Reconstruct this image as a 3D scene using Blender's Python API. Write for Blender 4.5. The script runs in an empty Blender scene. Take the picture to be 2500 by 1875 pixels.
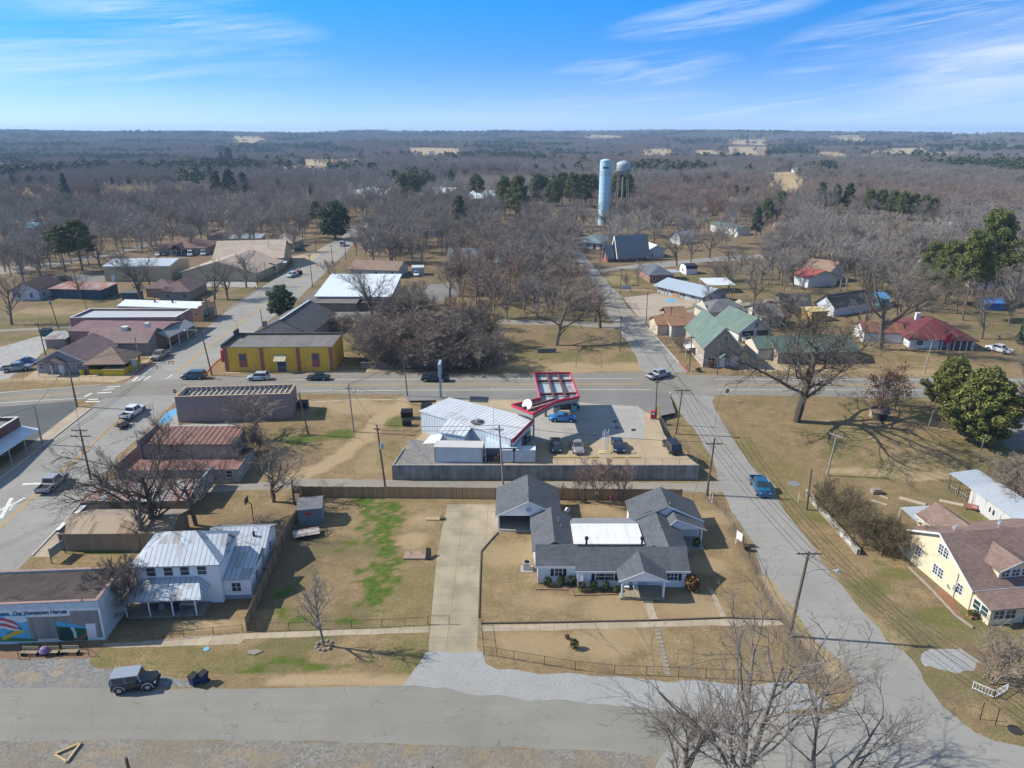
import bpy,bmesh,math,random
import numpy as np
from mathutils import Vector,Matrix,noise as mnoise
from mathutils.geometry import tessellate_polygon
random.seed(7)
SC=bpy.context.scene
C=SC.collection
PI=math.pi
F,CX,CY,PITCH,CAMH=1733.0,1250.0,937.5,math.radians(19.4),50.0
SP,CP=math.sin(PITCH),math.cos(PITCH)
Y0,Y1,ZT=99.0,131.0,2.3
LOT=[(-18.0,98.0),(-17.2,104),(-14.6,112),(-14.2,122),(-14.6,131.2),(31.5,131.2),(26.0,116.5),(25.6,110),(26.4,104),(28.4,98.0)]
def in_poly(x,y,P):
 c=False
 for(x1,y1),(x2,y2)in zip(P,P[1:]+P[:1]):
  if(y1>y)!=(y2>y)and x<(x2-x1)*(y-y1)/(y2-y1)+x1:c=not c
 return c
def h(y):
 return 0.0 if y<=Y0 else(ZT if y>=Y1 else ZT*(y-Y0)/(Y1-Y0))
def ray(u,v):
 b=(v-CY)/F
 return((u-CX)/F,CP-b*SP,-(SP+b*CP))
def at_z(u,v,z):
 d=ray(u,v);t=(z-CAMH)/d[2]
 return Vector((d[0]*t,d[1]*t,z))
def at_y(u,v,y):
 d=ray(u,v);t=y/d[1]
 return Vector((d[0]*t,y,CAMH+d[2]*t))
REG={'A':(0,880),'B':(0,1300),'C':(400,860),'D':(900,880),'E':(1140,1120),'F':(1400,880),'G':(1860,1100),'H':(1860,800),'I':(0,560),'J':(400,560),'K':(1300,520),'L':(1860,480),'Q':(1500,1400),'R':(500,1300)}
R2={'M':(0,300),'N':(700,300),'O':(1700,300)}
def px(k,a,b):
 if k in REG:return REG[k][0]+a/3.45625,REG[k][1]+b/3.45625
 if k in R2:return R2[k][0]+a/2.765,R2[k][1]+b/2.765
 if k=='S':return 2000+a/3.492,1400+b/3.492
 if k=='V':return a*1.13020,b*1.13020
 return a,b
def Gd(k,a,b):
 """the point of the ground that a photograph point shows"""
 u,v=px(k,a,b)
 p=at_z(u,v,ZT)
 if p.y<Y1 and in_poly(p.x,p.y,LOT):return p
 p=at_z(u,v,0.0)
 if p.y<=Y0:return p
 p=at_z(u,v,ZT)
 if p.y>=Y1:return p
 lo,hi=0.0,ZT
 for _ in range(40):
  m=(lo+hi)/2;q=at_z(u,v,m)
  if h(q.y)>m:lo=m
  else:hi=m
 return at_z(u,v,lo)
def Gz(k,a,b,z):return at_z(*px(k,a,b),z)
def Gy(k,a,b,y):return at_y(*px(k,a,b),y)
def tall(k,base,top):
 """height of an upright thing from its base and top"""
 b=Gd(k,*base);return Gy(k,top[0],top[1],b.y).z-b.z
class MB:
 def __init__(s):s.v=[];s.f=[]
 def poly(s,pts):
  n=len(s.v);s.v+=[tuple(p)for p in pts];s.f.append(tuple(range(n,n+len(pts))));return s
 def box(s,x0,x1,y0,y1,z0,z1):
  n=len(s.v)
  s.v+=[(x0,y0,z0),(x1,y0,z0),(x1,y1,z0),(x0,y1,z0),(x0,y0,z1),(x1,y0,z1),(x1,y1,z1),(x0,y1,z1)]
  s.f+=[(n+a,n+b,n+c,n+d)for a,b,c,d in((0,3,2,1),(4,5,6,7),(0,1,5,4),(1,2,6,5),(2,3,7,6),(3,0,4,7))];return s
 def bar(s,p,q,w,t=None):
  """a square bar from p to q"""
  p,q=Vector(p),Vector(q);t=t or w;d=(q-p).normalized()
  u=d.cross(Vector((0,0,1)))
  u=Vector((1,0,0))if u.length<1e-4 else u.normalized()
  n=u.cross(d).normalized();u=u*(w/2);n=n*(t/2)
  k=len(s.v)
  for c in(p,q):s.v+=[tuple(c-u-n),tuple(c+u-n),tuple(c+u+n),tuple(c-u+n)]
  s.f+=[(k+a,k+b,k+c,k+e)for a,b,c,e in((0,1,2,3),(7,6,5,4),(0,4,5,1),(1,5,6,2),(2,6,7,3),(3,7,4,0))];return s
 def slab(s,top,t):
  """a sheet of thickness t under the polygon top"""
  n=len(s.v);m=len(top)
  s.v+=[tuple(p)for p in top]+[(p[0],p[1],p[2]-t)for p in top]
  s.f.append(tuple(range(n,n+m)));s.f.append(tuple(range(n+2*m-1,n+m-1,-1)))
  for i in range(m):
   j=(i+1)%m;s.f.append((n+i,n+m+i,n+m+j,n+j))
  return s
 def prism(s,pts,z0,z1):
  return s.slab([(p[0],p[1],z1)for p in pts],z1-z0)
 def tube(s,pts,rad,n=6,cap=True):
  pts=[Vector(p)for p in pts];k=len(s.v);m=len(pts)
  if not hasattr(rad,'__len__'):rad=[rad]*m
  for i,p in enumerate(pts):
   d=(pts[min(i+1,m-1)]-pts[max(i-1,0)]).normalized()
   a=Vector((0,0,1))if abs(d.z)<.9 else Vector((1,0,0))
   u=d.cross(a).normalized();w=d.cross(u)
   for j in range(n):
    t=2*PI*j/n;s.v.append(tuple(p+(u*math.cos(t)+w*math.sin(t))*rad[i]))
  for i in range(m-1):
   for j in range(n):
    a=k+i*n+j;b=k+i*n+(j+1)%n;s.f.append((a,b,b+n,a+n))
  if cap:
   s.f.append(tuple(range(k+n-1,k-1,-1)));s.f.append(tuple(range(k+(m-1)*n,k+m*n)))
  return s
 def cyl(s,x,y,z0,z1,r,n=12,r2=None):
  return s.tube([(x,y,z0),(x,y,z1)],[r,r if r2 is None else r2],n)
 def twig(s,p,q,r):
  d=(q-p);a=Vector((0,0,1))if abs(d.z)<.9*d.length else Vector((1,0,0))
  u=d.cross(a).normalized();w=d.normalized().cross(u);k=len(s.v)
  s.v+=[tuple(p+u*r),tuple(p+(-.5*u+.866*w)*r),tuple(p+(-.5*u-.866*w)*r),tuple(q)]
  s.f+=[(k,k+1,k+3),(k+1,k+2,k+3),(k+2,k,k+3)];return s
 def loft(s,rings):
  k=len(s.v);n=len(rings[0])
  for r in rings:s.v+=[tuple(p)for p in r]
  for i in range(len(rings)-1):
   for j in range(n):
    a=k+i*n+j;b=k+i*n+(j+1)%n;s.f.append((a,b,b+n,a+n))
  s.f.append(tuple(range(k+n-1,k-1,-1)));e=k+(len(rings)-1)*n;s.f.append(tuple(range(e,e+n)));return s
 def mesh(s,name,m,uv=True):
  me=bpy.data.meshes.new(name);me.from_pydata(s.v,[],s.f)
  if m is not None:me.materials.append(m)
  if uv and s.f:
   L=me.uv_layers.new(name='metres').data;V=me.vertices
   for p in me.polygons:
    nx,ny,nz=p.normal;hl=math.hypot(nx,ny)
    if hl<.05:tx,ty,bx,by,bz=1,0,0,1,0
    else:
     tx,ty=-ny/hl,nx/hl;bx,by,bz=-nz*nx/hl,-nz*ny/hl,hl
    for li,vi in zip(p.loop_indices,p.vertices):
     c=V[vi].co;L[li].uv=(c.x*tx+c.y*ty,c.x*bx+c.y*by+c.z*bz)
  return me
 def build(s,name,m,parent=None,smooth=False,uv=True):
  me=s.mesh(name,m,uv);o=bpy.data.objects.new(name,me);C.objects.link(o)
  if parent is not None:o.parent=parent
  if smooth:
   me.polygons.foreach_set('use_smooth',[True]*len(me.polygons))
  return o
def tag(o,label=None,cat=None,group=None,kind=None):
 if label:o['label']=label
 if cat:o['category']=cat
 if group:o['group']=group
 if kind:o['kind']=kind
 return o
def thing(name,label,cat,loc=(0,0,0),rz=0,group=None):
 o=bpy.data.objects.new(name,None);C.objects.link(o);o.empty_display_size=.2
 o.location=loc;o.rotation_euler=(0,0,rz);return tag(o,label,cat,group)
def copy_tree(o,parent=None):
 c=o.copy();C.objects.link(c)
 if parent is not None:c.parent=parent
 for ch in o.children:copy_tree(ch,c)
 return c
class NT:
 def __init__(s,name):
  s.m=bpy.data.materials.new(name);s.m.use_nodes=True;s.t=s.m.node_tree;s.b=s.t.nodes['Principled BSDF']
 def n(s,typ,**kw):
  x=s.t.nodes.new(typ)
  for k,v in kw.items():
   if k.startswith('i_'):
    key=k[2:];x.inputs[int(key)if key.isdigit()else key].default_value=v
   else:setattr(x,k,v)
  return x
 def l(s,a,b):s.t.links.new(a,b)
 def math(s,op,a,b=None,c=None):
  x=s.n('ShaderNodeMath',operation=op)
  for i,q in enumerate((a,b,c)):
   if q is None:continue
   if isinstance(q,(int,float)):x.inputs[i].default_value=q
   else:s.l(q,x.inputs[i])
  return x.outputs[0]
 def mix(s,f,a,b,mode='MIX'):
  x=s.n('ShaderNodeMix',data_type='RGBA',blend_type=mode)
  for i,q in((0,f),(6,a),(7,b)):
   if isinstance(q,(int,float)):x.inputs[i].default_value=q
   elif isinstance(q,tuple):x.inputs[i].default_value=(*q,1)if len(q)==3 else q
   else:s.l(q,x.inputs[i])
  return x.outputs[2]
 def coord(s,kind='Object'):return s.n('ShaderNodeTexCoord').outputs[kind]
 def pos(s):return s.n('ShaderNodeNewGeometry').outputs['Position']
 def noise(s,vec,scale,detail=4,rough=.6,dist=0):
  x=s.n('ShaderNodeTexNoise',i_Scale=scale,i_Detail=detail,i_Roughness=rough,i_Distortion=dist);s.l(vec,x.inputs['Vector']);return x.outputs['Fac']
 def ramp(s,f,lo,hi):
  x=s.n('ShaderNodeMapRange');s.l(f,x.inputs[0]);x.inputs[1].default_value=lo;x.inputs[2].default_value=hi;return x.outputs[0]
 def scaled(s,vec,sc):
  x=s.n('ShaderNodeVectorMath',operation='MULTIPLY');s.l(vec,x.inputs[0]);x.inputs[1].default_value=sc;return x.outputs[0]
 def uv(s):
  x=s.n('ShaderNodeSeparateXYZ');u=s.n('ShaderNodeTexCoord');s.l(u.outputs['UV'],x.inputs[0]);return x.outputs[0],x.outputs[1],u.outputs['UV']
 def bump(s,hgt,strength=.4,dist=.02):
  x=s.n('ShaderNodeBump',i_Strength=strength,i_Distance=dist);s.l(hgt,x.inputs['Height']);s.l(x.outputs[0],s.b.inputs['Normal'])
 def out(s,col,rough=.8,metal=0,spec=.3):
  if isinstance(col,tuple):s.b.inputs['Base Color'].default_value=(*col,1)
  else:s.l(col,s.b.inputs['Base Color'])
  if isinstance(rough,(int,float)):s.b.inputs['Roughness'].default_value=rough
  else:s.l(rough,s.b.inputs['Roughness'])
  s.b.inputs['Metallic'].default_value=metal
  s.b.inputs['Specular IOR Level'].default_value=spec;return s.m
def mul(c,k):return tuple(min(1,x*k)for x in c)
def lerp(a,b,t):return tuple(x+(y-x)*t for x,y in zip(a,b))
_mc={}
def paint(col,rough=.6,var=.15,scale=1.5,metal=0,spec=.3):
 """worn paint or any plain surface: two scales of mottling"""
 key=('p',col,rough,var,scale,metal,spec)
 if key in _mc:return _mc[key]
 t=NT('paint');v=t.coord()
 f=t.math('MULTIPLY_ADD',t.noise(v,scale*6,3),.35,t.math('MULTIPLY',t.noise(v,scale,4),.65))
 c=t.mix(t.ramp(f,.3,.7),mul(col,1-var),mul(col,1+var))
 _mc[key]=t.out(c,rough,metal,spec);return _mc[key]
def carpaint(col):
 key=('c',col)
 if key in _mc:return _mc[key]
 t=NT('car_paint');f=t.noise(t.coord(),3,2)
 m=t.out(t.mix(f,mul(col,.9),mul(col,1.1)),.28,.0,.5);t.b.inputs['Coat Weight'].default_value=.6;t.b.inputs['Coat Roughness'].default_value=.08
 _mc[key]=m;return m
def glass(col=(.02,.025,.03),rough=.08):
 key=('g',col,rough)
 if key in _mc:return _mc[key]
 t=NT('glass');f=t.noise(t.coord(),.8,2)
 _mc[key]=t.out(t.mix(f,mul(col,.6),mul(col,1.5)),rough,0,.6);return _mc[key]
def seam(col,period=.45,line=.6,rough=.45,metal=.2,rust=None,rustamt=.5,var=.12,vert=True):
 """ribbed sheet metal: ribs every period metres along the slope, optional rust"""
 key=('s',col,period,line,rough,metal,rust,rustamt,var,vert)
 if key in _mc:return _mc[key]
 t=NT('ribbed_metal');u,v,uv=t.uv()
 a=t.math('FRACT',t.math('DIVIDE',u if vert else v,period))
 rib=t.math('LESS_THAN',a,.16)
 f=t.noise(t.coord(),.5,5)
 f2=t.noise(t.scaled(uv,(2.2,.25,1)),1.0,4)
 c=t.mix(t.ramp(t.math('MULTIPLY_ADD',f2,.6,t.math('MULTIPLY',f,.4)),.3,.7),mul(col,1-var),mul(col,1+var))
 if rust:
  pan=t.n('ShaderNodeTexWhiteNoise',noise_dimensions='2D')
  cb=t.n('ShaderNodeCombineXYZ');t.l(t.math('FLOOR',t.math('DIVIDE',u,period*2)),cb.inputs[0]);t.l(t.math('FLOOR',t.math('DIVIDE',v,2.6)),cb.inputs[1]);t.l(cb.outputs[0],pan.inputs[0])
  g=t.math('MULTIPLY_ADD',pan.outputs[0],.35,t.math('MULTIPLY',f2,.75))
  c=t.mix(t.ramp(g,.72-.45*rustamt,.85-.4*rustamt),c,t.mix(f,mul(rust,.7),mul(rust,1.25)))
 c=t.mix(t.math('MULTIPLY',rib,1.0),c,mul(col,line))
 t.bump(rib,.5,.03)
 _mc[key]=t.out(c,rough,metal,.4);return _mc[key]
def shingle(col,var=.35,rough=.9):
 key=('sh',col,var)
 if key in _mc:return _mc[key]
 t=NT('shingles');u,v,uv=t.uv()
 b=t.n('ShaderNodeTexBrick',i_Scale=1.0);t.l(uv,b.inputs['Vector'])
 b.inputs['Brick Width'].default_value=.5;b.inputs['Row Height'].default_value=.22;b.inputs['Mortar Size'].default_value=.018
 b.inputs['Color1'].default_value=(*mul(col,1-var),1);b.inputs['Color2'].default_value=(*mul(col,1+var),1);b.inputs['Mortar'].default_value=(*mul(col,.5),1)
 f=t.noise(t.coord(),.35,5);c=t.mix(.5,b.outputs['Color'],t.mix(t.ramp(f,.3,.7),mul(col,.75),mul(col,1.25)))
 t.bump(t.noise(uv,14,2),.3,.02)
 _mc[key]=t.out(c,rough,0,.2);return _mc[key]
def siding(col,period=.2,dark=.72,vert=False,var=.1,rough=.65):
 key=('sd',col,period,dark,vert,var)
 if key in _mc:return _mc[key]
 t=NT('siding');u,v,uv=t.uv()
 a=t.math('FRACT',t.math('DIVIDE',u if vert else v,period));ln=t.math('LESS_THAN',a,.13)
 f=t.noise(t.coord(),.7,5);c=t.mix(t.ramp(f,.3,.7),mul(col,1-var),mul(col,1+var*.6))
 streak=t.ramp(t.noise(t.scaled(uv,(2.5,.3,1)),1.2,4),.55,.8);c=t.mix(t.math('MULTIPLY',streak,var*1.5),c,mul(col,.45))
 _mc[key]=t.out(t.mix(ln,c,mul(col,dark)),rough,0,.3);return _mc[key]
def brick(col,mortar=(.4,.38,.35),w=.22,hh=.075,var=.3,ms=.012):
 key=('b',col,mortar,w,hh,var)
 if key in _mc:return _mc[key]
 t=NT('brickwork');u,v,uv=t.uv();b=t.n('ShaderNodeTexBrick',i_Scale=1.0);t.l(uv,b.inputs['Vector'])
 b.inputs['Brick Width'].default_value=w;b.inputs['Row Height'].default_value=hh;b.inputs['Mortar Size'].default_value=ms
 b.inputs['Color1'].default_value=(*mul(col,1-var),1);b.inputs['Color2'].default_value=(*mul(col,1+var),1);b.inputs['Mortar'].default_value=(*mortar,1)
 f=t.noise(t.coord(),.6,5);st=t.ramp(t.noise(t.scaled(uv,(1.6,.22,1)),1.0,5),.5,.78)
 c=t.mix(t.math('MULTIPLY',t.ramp(f,.4,.75),.35),b.outputs['Color'],mul(col,.6));c=t.mix(t.math('MULTIPLY',st,.35),c,mul(col,.35))
 _mc[key]=t.out(c,.9,0,.2);return _mc[key]
def planks(col,period=.14,var=.35):
 key=('pl',col,period,var)
 if key in _mc:return _mc[key]
 t=NT('planks');u,v,uv=t.uv();q=t.math('DIVIDE',u,period)
 w=t.n('ShaderNodeTexWhiteNoise',noise_dimensions='1D');t.l(t.math('FLOOR',q),w.inputs['W'])
 f=t.noise(t.scaled(uv,(9,.6,1)),1,4);g=t.math('MULTIPLY_ADD',w.outputs[0],.6,t.math('MULTIPLY',f,.4))
 c=t.mix(g,mul(col,1-var),mul(col,1+var));c=t.mix(t.math('LESS_THAN',t.math('FRACT',q),.09),c,mul(col,.35))
 big=t.noise(t.coord(),.3,3);c=t.mix(t.math('MULTIPLY',t.ramp(big,.4,.7),.4),c,mul((.3,.27,.22),.8))
 _mc[key]=t.out(c,.9,0,.2);return _mc[key]
def stain(col,dark,amt=.6,scale=1.0,rough=.9):
 """concrete: blotches, vertical streaks of dirt, form joints"""
 key=('st',col,dark,amt,scale)
 if key in _mc:return _mc[key]
 t=NT('stained_concrete');u,v,uv=t.uv();f=t.noise(t.coord(),.5*scale,6,.65);s2=t.noise(t.scaled(uv,(1.8,.18,1)),scale,5)
 g=t.math('MULTIPLY_ADD',s2,.55,t.math('MULTIPLY',f,.5));c=t.mix(t.math('MULTIPLY',t.ramp(g,.4,.66),amt),col,dark)
 j=t.math('LESS_THAN',t.math('FRACT',t.math('DIVIDE',u,2.4)),.012);c=t.mix(j,c,mul(dark,.5))
 fine=t.noise(t.coord(),9,2);c=t.mix(t.math('MULTIPLY',fine,.2),c,mul(col,1.3))
 _mc[key]=t.out(c,rough,0,.2);return _mc[key]
WHITE=(.74,.76,.78)
DARK=(.02,.022,.025)
#  ground
def fbm(x,y,s,seed=0,octv=4):
 """value noise on arrays, 0..1"""
 rs=np.random.RandomState(seed);T=rs.rand(256,256);tot=np.zeros_like(x);amp=1.0;su=0
 fx,fy=x/s+57.3,y/s+91.7
 for _ in range(octv):
  ix,iy=np.floor(fx).astype(int),np.floor(fy).astype(int);tx,ty=fx-ix,fy-iy
  tx=tx*tx*(3-2*tx);ty=ty*ty*(3-2*ty)
  a=T[ix%256,iy%256];b=T[(ix+1)%256,iy%256];c=T[ix%256,(iy+1)%256];d=T[(ix+1)%256,(iy+1)%256]
  tot+=amp*((a*(1-tx)+b*tx)*(1-ty)+(c*(1-tx)+d*tx)*ty);su+=amp
  amp*=.55;fx=fx*2.03+17;fy=fy*2.03+5
 return tot/su
def hv(y):return np.where(y<=Y0,0.0,np.where(y>=Y1,ZT,ZT*(y-Y0)/(Y1-Y0)))
def sst(x):x=np.clip(x,0,1);return x*x*(3-2*x)
gx=np.arange(-141,141.1,.75);gy=np.arange(30,262.1,.5)
X,Y=np.meshgrid(gx,gy);nx,ny=len(gx),len(gy)
grn=np.zeros_like(X);tan=np.zeros_like(X);brn=np.zeros_like(X)
n1=fbm(X,Y,2.2,1,4);n2=fbm(X,Y,7,2,4);n3=fbm(X,Y,25,3,3)
def blob(arr,p,rx,ry,s,nz=n1,ang=0,hard=.55,gap=.0):
 dx,dy=X-p.x,Y-p.y;c,sn=math.cos(ang),math.sin(ang)
 d=np.sqrt(((dx*c+dy*sn)/rx)**2+((-dx*sn+dy*c)/ry)**2)
 w=sst((1.0-d+(nz-.5)*1.6-gap)/hard);np.maximum(arr,w*s,out=arr)
def line(arr,pts,r,s,nz=n1,hard=.4):
 best=np.full_like(X,1e9)
 for a,b in zip(pts[:-1],pts[1:]):
  ux,uy=b.x-a.x,b.y-a.y;L=ux*ux+uy*uy;t=np.clip(((X-a.x)*ux+(Y-a.y)*uy)/L,0,1)
  best=np.minimum(best,np.hypot(X-a.x-t*ux,Y-a.y-t*uy))
 np.maximum(arr,sst((1-best/r+(nz-.5)*1.1)/hard)*s,out=arr)
g=Gd
LOT_KEEP=LOT;LOT=[]
grn+=.42*sst((n2-.47)/.25)*sst((n1-.3)/.4);brn+=.5*sst((n3-.5)/.2)*sst((n2-.35)/.3)
brn=np.where(Y>165,np.maximum(brn,.45+.5*sst((n2-.38)/.3)),brn)
line(grn,[g('C',1690,1250),g('C',1830,1370),g('C',1760,1480),g('C',1850,1600)],3.1,1.0)
line(grn,[g('C',1930,1320),g('C',1910,1450),g('C',1900,1600),g('R',1520,250),g('R',1480,480),g('R',1400,590)],2.6,1.0)
n0=fbm(X,Y,.8,9,3);m0=(X<-6)&(X>-26)&(Y>56)&(Y<92);grn=np.where(m0,np.maximum(grn*(.45+.6*sst((n0-.40)/.16)),.52*sst((n2-.35)/.2)),grn);brn=np.where(m0&(X<-15),np.maximum(brn,.75*sst((n2-.40)/.2)),brn)
grn=np.where((Y>56)&(Y<61)&(X<-3),np.maximum(grn,.62*sst((n2-.36)/.2)),grn);grn=np.where((X>30)&(Y<128),np.maximum(grn,.55*sst((n2-.40)/.2)),grn);grn=np.where(Y>150,np.maximum(grn,.60*sst((n2-.40)/.2)),grn)
brn=np.where((X>-46)&(X<-24)&(Y>66)&(Y<97),np.maximum(brn,.85*sst((n2-.36)/.2)),brn)
for a,b,rx,ry in((1660,1480,.9,.9),(1740,1245,1.6,.9),(1930,1310,1.8,.8)):blob(grn,g('C',a,b),rx,ry,1)
for a,b,rx,ry in((1500,300,1.8,1.6),(1420,540,2.2,2),(1400,440,1.6,1.2),(1280,420,.9,.7),(1130,150,1.1,.5),(1220,90,1.4,.6),(1230,750,3,.9),(640,650,2.6,2.2),(700,500,2,2.6),(820,740,2,.8),(650,1080,3,1.3),(570,950,1.2,.6),(920,960,1.2,1),(1010,890,1.6,.5),(480,1140,1.8,.9),(1720,450,.9,.5),(1670,610,.8,.5),(1300,330,1.1,1.1),(1390,1100,.9,.6),(1610,1090,.5,.5),(380,1180,2,.5),(1050,1130,3.5,.7)):blob(grn,g('R',a,b),rx,ry,.95,gap=.1)
blob(grn,g('R',560,560),2.2,6,.5)
blob(brn,g('R',780,350),2.2,1.4,1.0);blob(tan,g('R',1500,330),2.2,1.6,.5)
blob(tan,g('R',1750,60),4,3.4,.9,n2);blob(tan,g('D',450,1350),5,4,.8,n2);line(tan,[g('R',600,1250),g('R',1200,1240),g('R',1700,1270)],1.0,.9)
blob(grn,g('C',1250,720),9,3.5,.85,n2);blob(grn,g('C',1450,700),7,3,.9,n2);blob(grn,g('D',230,530),3.6,4.5,.8,n2);blob(grn,g('D',170,800),2.6,7,.55,n2);blob(grn,g('C',1330,480),2,4,.8)
line(tan,[g('C',1100,1060),g('C',1350,960),g('C',1500,870),g('C',1700,700),g('C',1850,570),g('C',1950,480),g('C',2050,400)],2.2,1.0)
blob(tan,g('C',1700,470),13,4.5,.8,n2);blob(tan,g('C',1750,950),5,6,.4,n2);blob(brn,g('C',1250,900),9,5,.7,n2)
blob(brn,g('C',650,1430),8,5,.9,n2);blob(grn,g('C',800,1220),7,2,.6,n2);blob(brn,g('B',1500,650),9,4,.95,n2);blob(tan,g('B',1700,780),6,1.3,.9,n2);blob(grn,g('A',800,1610),5,.9,.9)
blob(grn,g('A',1900,1200),4,3,.4)
for a,b in((300,800),(700,1200),(1200,1250),(2080,900),(1150,1550),(600,1550),(1950,1250),(1100,430),(2050,500)):blob(tan,g('E',a,b),5.5,3.2,.62,n2)
for a,b in((900,1230),(1900,1200),(800,1130)):blob(brn,g('E',a,b),3.5,1.6,.5,n2)
grn[(np.abs(X-12)<13)&(Y<92)&(Y>58)]*=.35
for a,b,r in((700,1070,2),(1050,1110,2.4),(900,1580,.9),(390,1175,.5),(500,1000,1)):blob(grn,g('E',a,b),r,.6,.6)
for a,b,rx,ry in((600,600,3.5,3),(1150,1030,4,2.2),(1000,950,2,1.5),(1600,1400,5,2.5),(900,1150,4,3),(560,760,2,3),(1150,370,3,1),(950,240,2.6,.6),(1750,560,2,1.5)):blob(grn,g('G',a,b),rx,ry,.72,n2)
for a,b,rx,ry in((500,850,16,5),(900,650,14,4),(1400,950,14,3)):blob(grn,g('H',a,b),rx,ry,.55,n2,hard=.7)
line(tan,[g('H',650,1210),g('H',950,1220),g('H',1300,1260),g('H',1700,1240)],1.6,1.0);blob(tan,g('H',1100,1170),5,1.6,.7);line(tan,[g('G',300,750),g('G',520,1050),g('G',800,1380),g('S',700,600)],1.2,.7)
line(tan,[g('Q',1300,60),g('Q',1500,330),g('Q',1700,600),g('Q',1900,850)],1.3,.9);blob(brn,g('S',1150,1000),4,3,.7,n2);line(brn,[g('S',800,620),g('S',1300,560)],2,.7)
blob(brn,g('G',1400,1080),3,7,.9,n1,-.5)
line(brn,[g('F',1130,1140),g('F',1290,1320),g('F',1440,1550),g('Q',1410,395),g('Q',1580,660),g('Q',1720,930)],.9,1.0)
blob(tan,g('K',500,1310),22,4,.8,n2);blob(grn,g('K',500,970),9,2.2,.6,n2);blob(brn,g('K',350,1080),16,9,.8,n2);blob(tan,g('K',700,560),6,9,.95,n2);blob(tan,g('K',880,650),8,2,.7)
blob(tan,g('L',1300,1080),14,7,.8,n2);blob(tan,g('H',1400,380),20,3,.6,n2);blob(tan,g('H',500,350),14,3,.7,n2)
for a,b,rx,ry in((100,920,18,6),(500,620,14,4),(900,640,8,3),(2000,540,12,3),(900,540,9,3)):blob(grn,g('I',a,b),rx,ry,.6,n2)
blob(tan,g('I',400,690),22,7,.55,n2);blob(tan,g('I',330,1270),18,2,.7,n2);blob(tan,g('I',1000,730),8,3,.6)
blob(grn,g('K',1450,470),14,5,.5,n2);blob(grn,g('K',1800,700),10,4,.5,n2)
def mul3(t,c,k):
 x=t.n('ShaderNodeVectorMath',operation='SCALE');t.l(c,x.inputs[0]);x.inputs['Scale'].default_value=k;return x.outputs[0]
def ground_material():
 t=NT('winter_grass');P=t.pos()
 at=t.n('ShaderNodeVertexColor',layer_name='cover');sp=t.n('ShaderNodeSeparateColor');t.l(at.outputs['Color'],sp.inputs[0])
 f1=t.noise(P,.45,5,.65);f2=t.noise(P,4.0,4,.7);f3=t.noise(P,.05,4)
 f4=t.noise(P,1.5,6,.72);base=t.mix(t.ramp(t.math('MULTIPLY_ADD',f1,.5,t.math('MULTIPLY',f4,.5)),.36,.64),(.175,.128,.068),(.385,.285,.155));base=t.mix(t.math('MULTIPLY',t.ramp(f3,.35,.7),.6),base,(.23,.165,.085))
 base=t.mix(t.math('MULTIPLY',t.ramp(f2,.45,.66),.62),base,(.115,.082,.043));f5=t.noise(P,11,3,.8);base=t.mix(t.ramp(f5,.36,.64),mul3(t,base,.72),mul3(t,base,1.22))
 spk=t.ramp(t.math('ADD',t.math('MULTIPLY_ADD',f2,1.1,t.math('MULTIPLY',f4,1.5)),t.math('MULTIPLY',sp.outputs[0],.95)),1.68,2.1)
 green=t.mix(t.ramp(f2,.3,.7),(.075,.085,.022),(.15,.155,.045));clover=t.mix(t.ramp(f4,.36,.62),(.035,.07,.006),(.095,.155,.022))
 green=t.mix(t.ramp(sp.outputs[0],.7,.98),green,clover)
 c=t.mix(t.math('MULTIPLY',sp.outputs[2],t.ramp(f2,.25,.6)),base,t.mix(f4,(.085,.062,.042),(.20,.15,.105)))
 c=t.mix(t.math('MULTIPLY',sp.outputs[1],.85),c,t.mix(t.ramp(f2,.3,.7),(.30,.215,.12),(.47,.36,.215)))
 c=t.mix(t.math('MINIMUM',t.math('MULTIPLY',spk,t.ramp(sp.outputs[0],.05,.35)),.92),c,green)
 t.bump(t.noise(P,7,3),.5,.06)
 return t.out(c,.95,0,.1)
GM=ground_material()
def build_ground():
 V=np.stack([X,Y,hv(Y)],-1).reshape(-1,3);i=np.arange((ny-1)*nx).reshape(ny-1,nx)[:,:-1].ravel()
 Fq=np.stack([i,i+1,i+nx+1,i+nx],1);v=V.tolist();f=Fq.tolist();nn=len(v)
 x0,x1,y0,y1=gx[0],gx[-1],gy[0],gy[-1];B=7500
 def q(a,b,c,d):
  k=len(v)
  for xx,yy in((a,c),(b,c),(b,d),(a,d)):v.append([xx,yy,h(yy)])
  f.append([k,k+1,k+2,k+3])
 for a,b in((-B,x0),(x1,B)):
  for c,d in((y0,Y0),(Y0,Y1),(Y1,y1)):q(a,b,c,d)
 q(-B,B,-400,y0);q(-B,B,y1,720)
 me=bpy.data.meshes.new('ground');me.from_pydata(v,[],f);me.materials.append(GM)
 ca=me.color_attributes.new('cover','FLOAT_COLOR','POINT')
 col=np.zeros((len(v),4),'f');col[:,3]=1;col[nn:,2]=.75;col[:nn,0]=np.clip(grn,0,1).ravel();col[:nn,1]=np.clip(tan,0,1).ravel();col[:nn,2]=np.clip(brn,0,1).ravel()
 ca.data.foreach_set('color',col.ravel())
 o=bpy.data.objects.new('ground',me);C.objects.link(o);tag(o,kind='structure')
build_ground()
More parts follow.
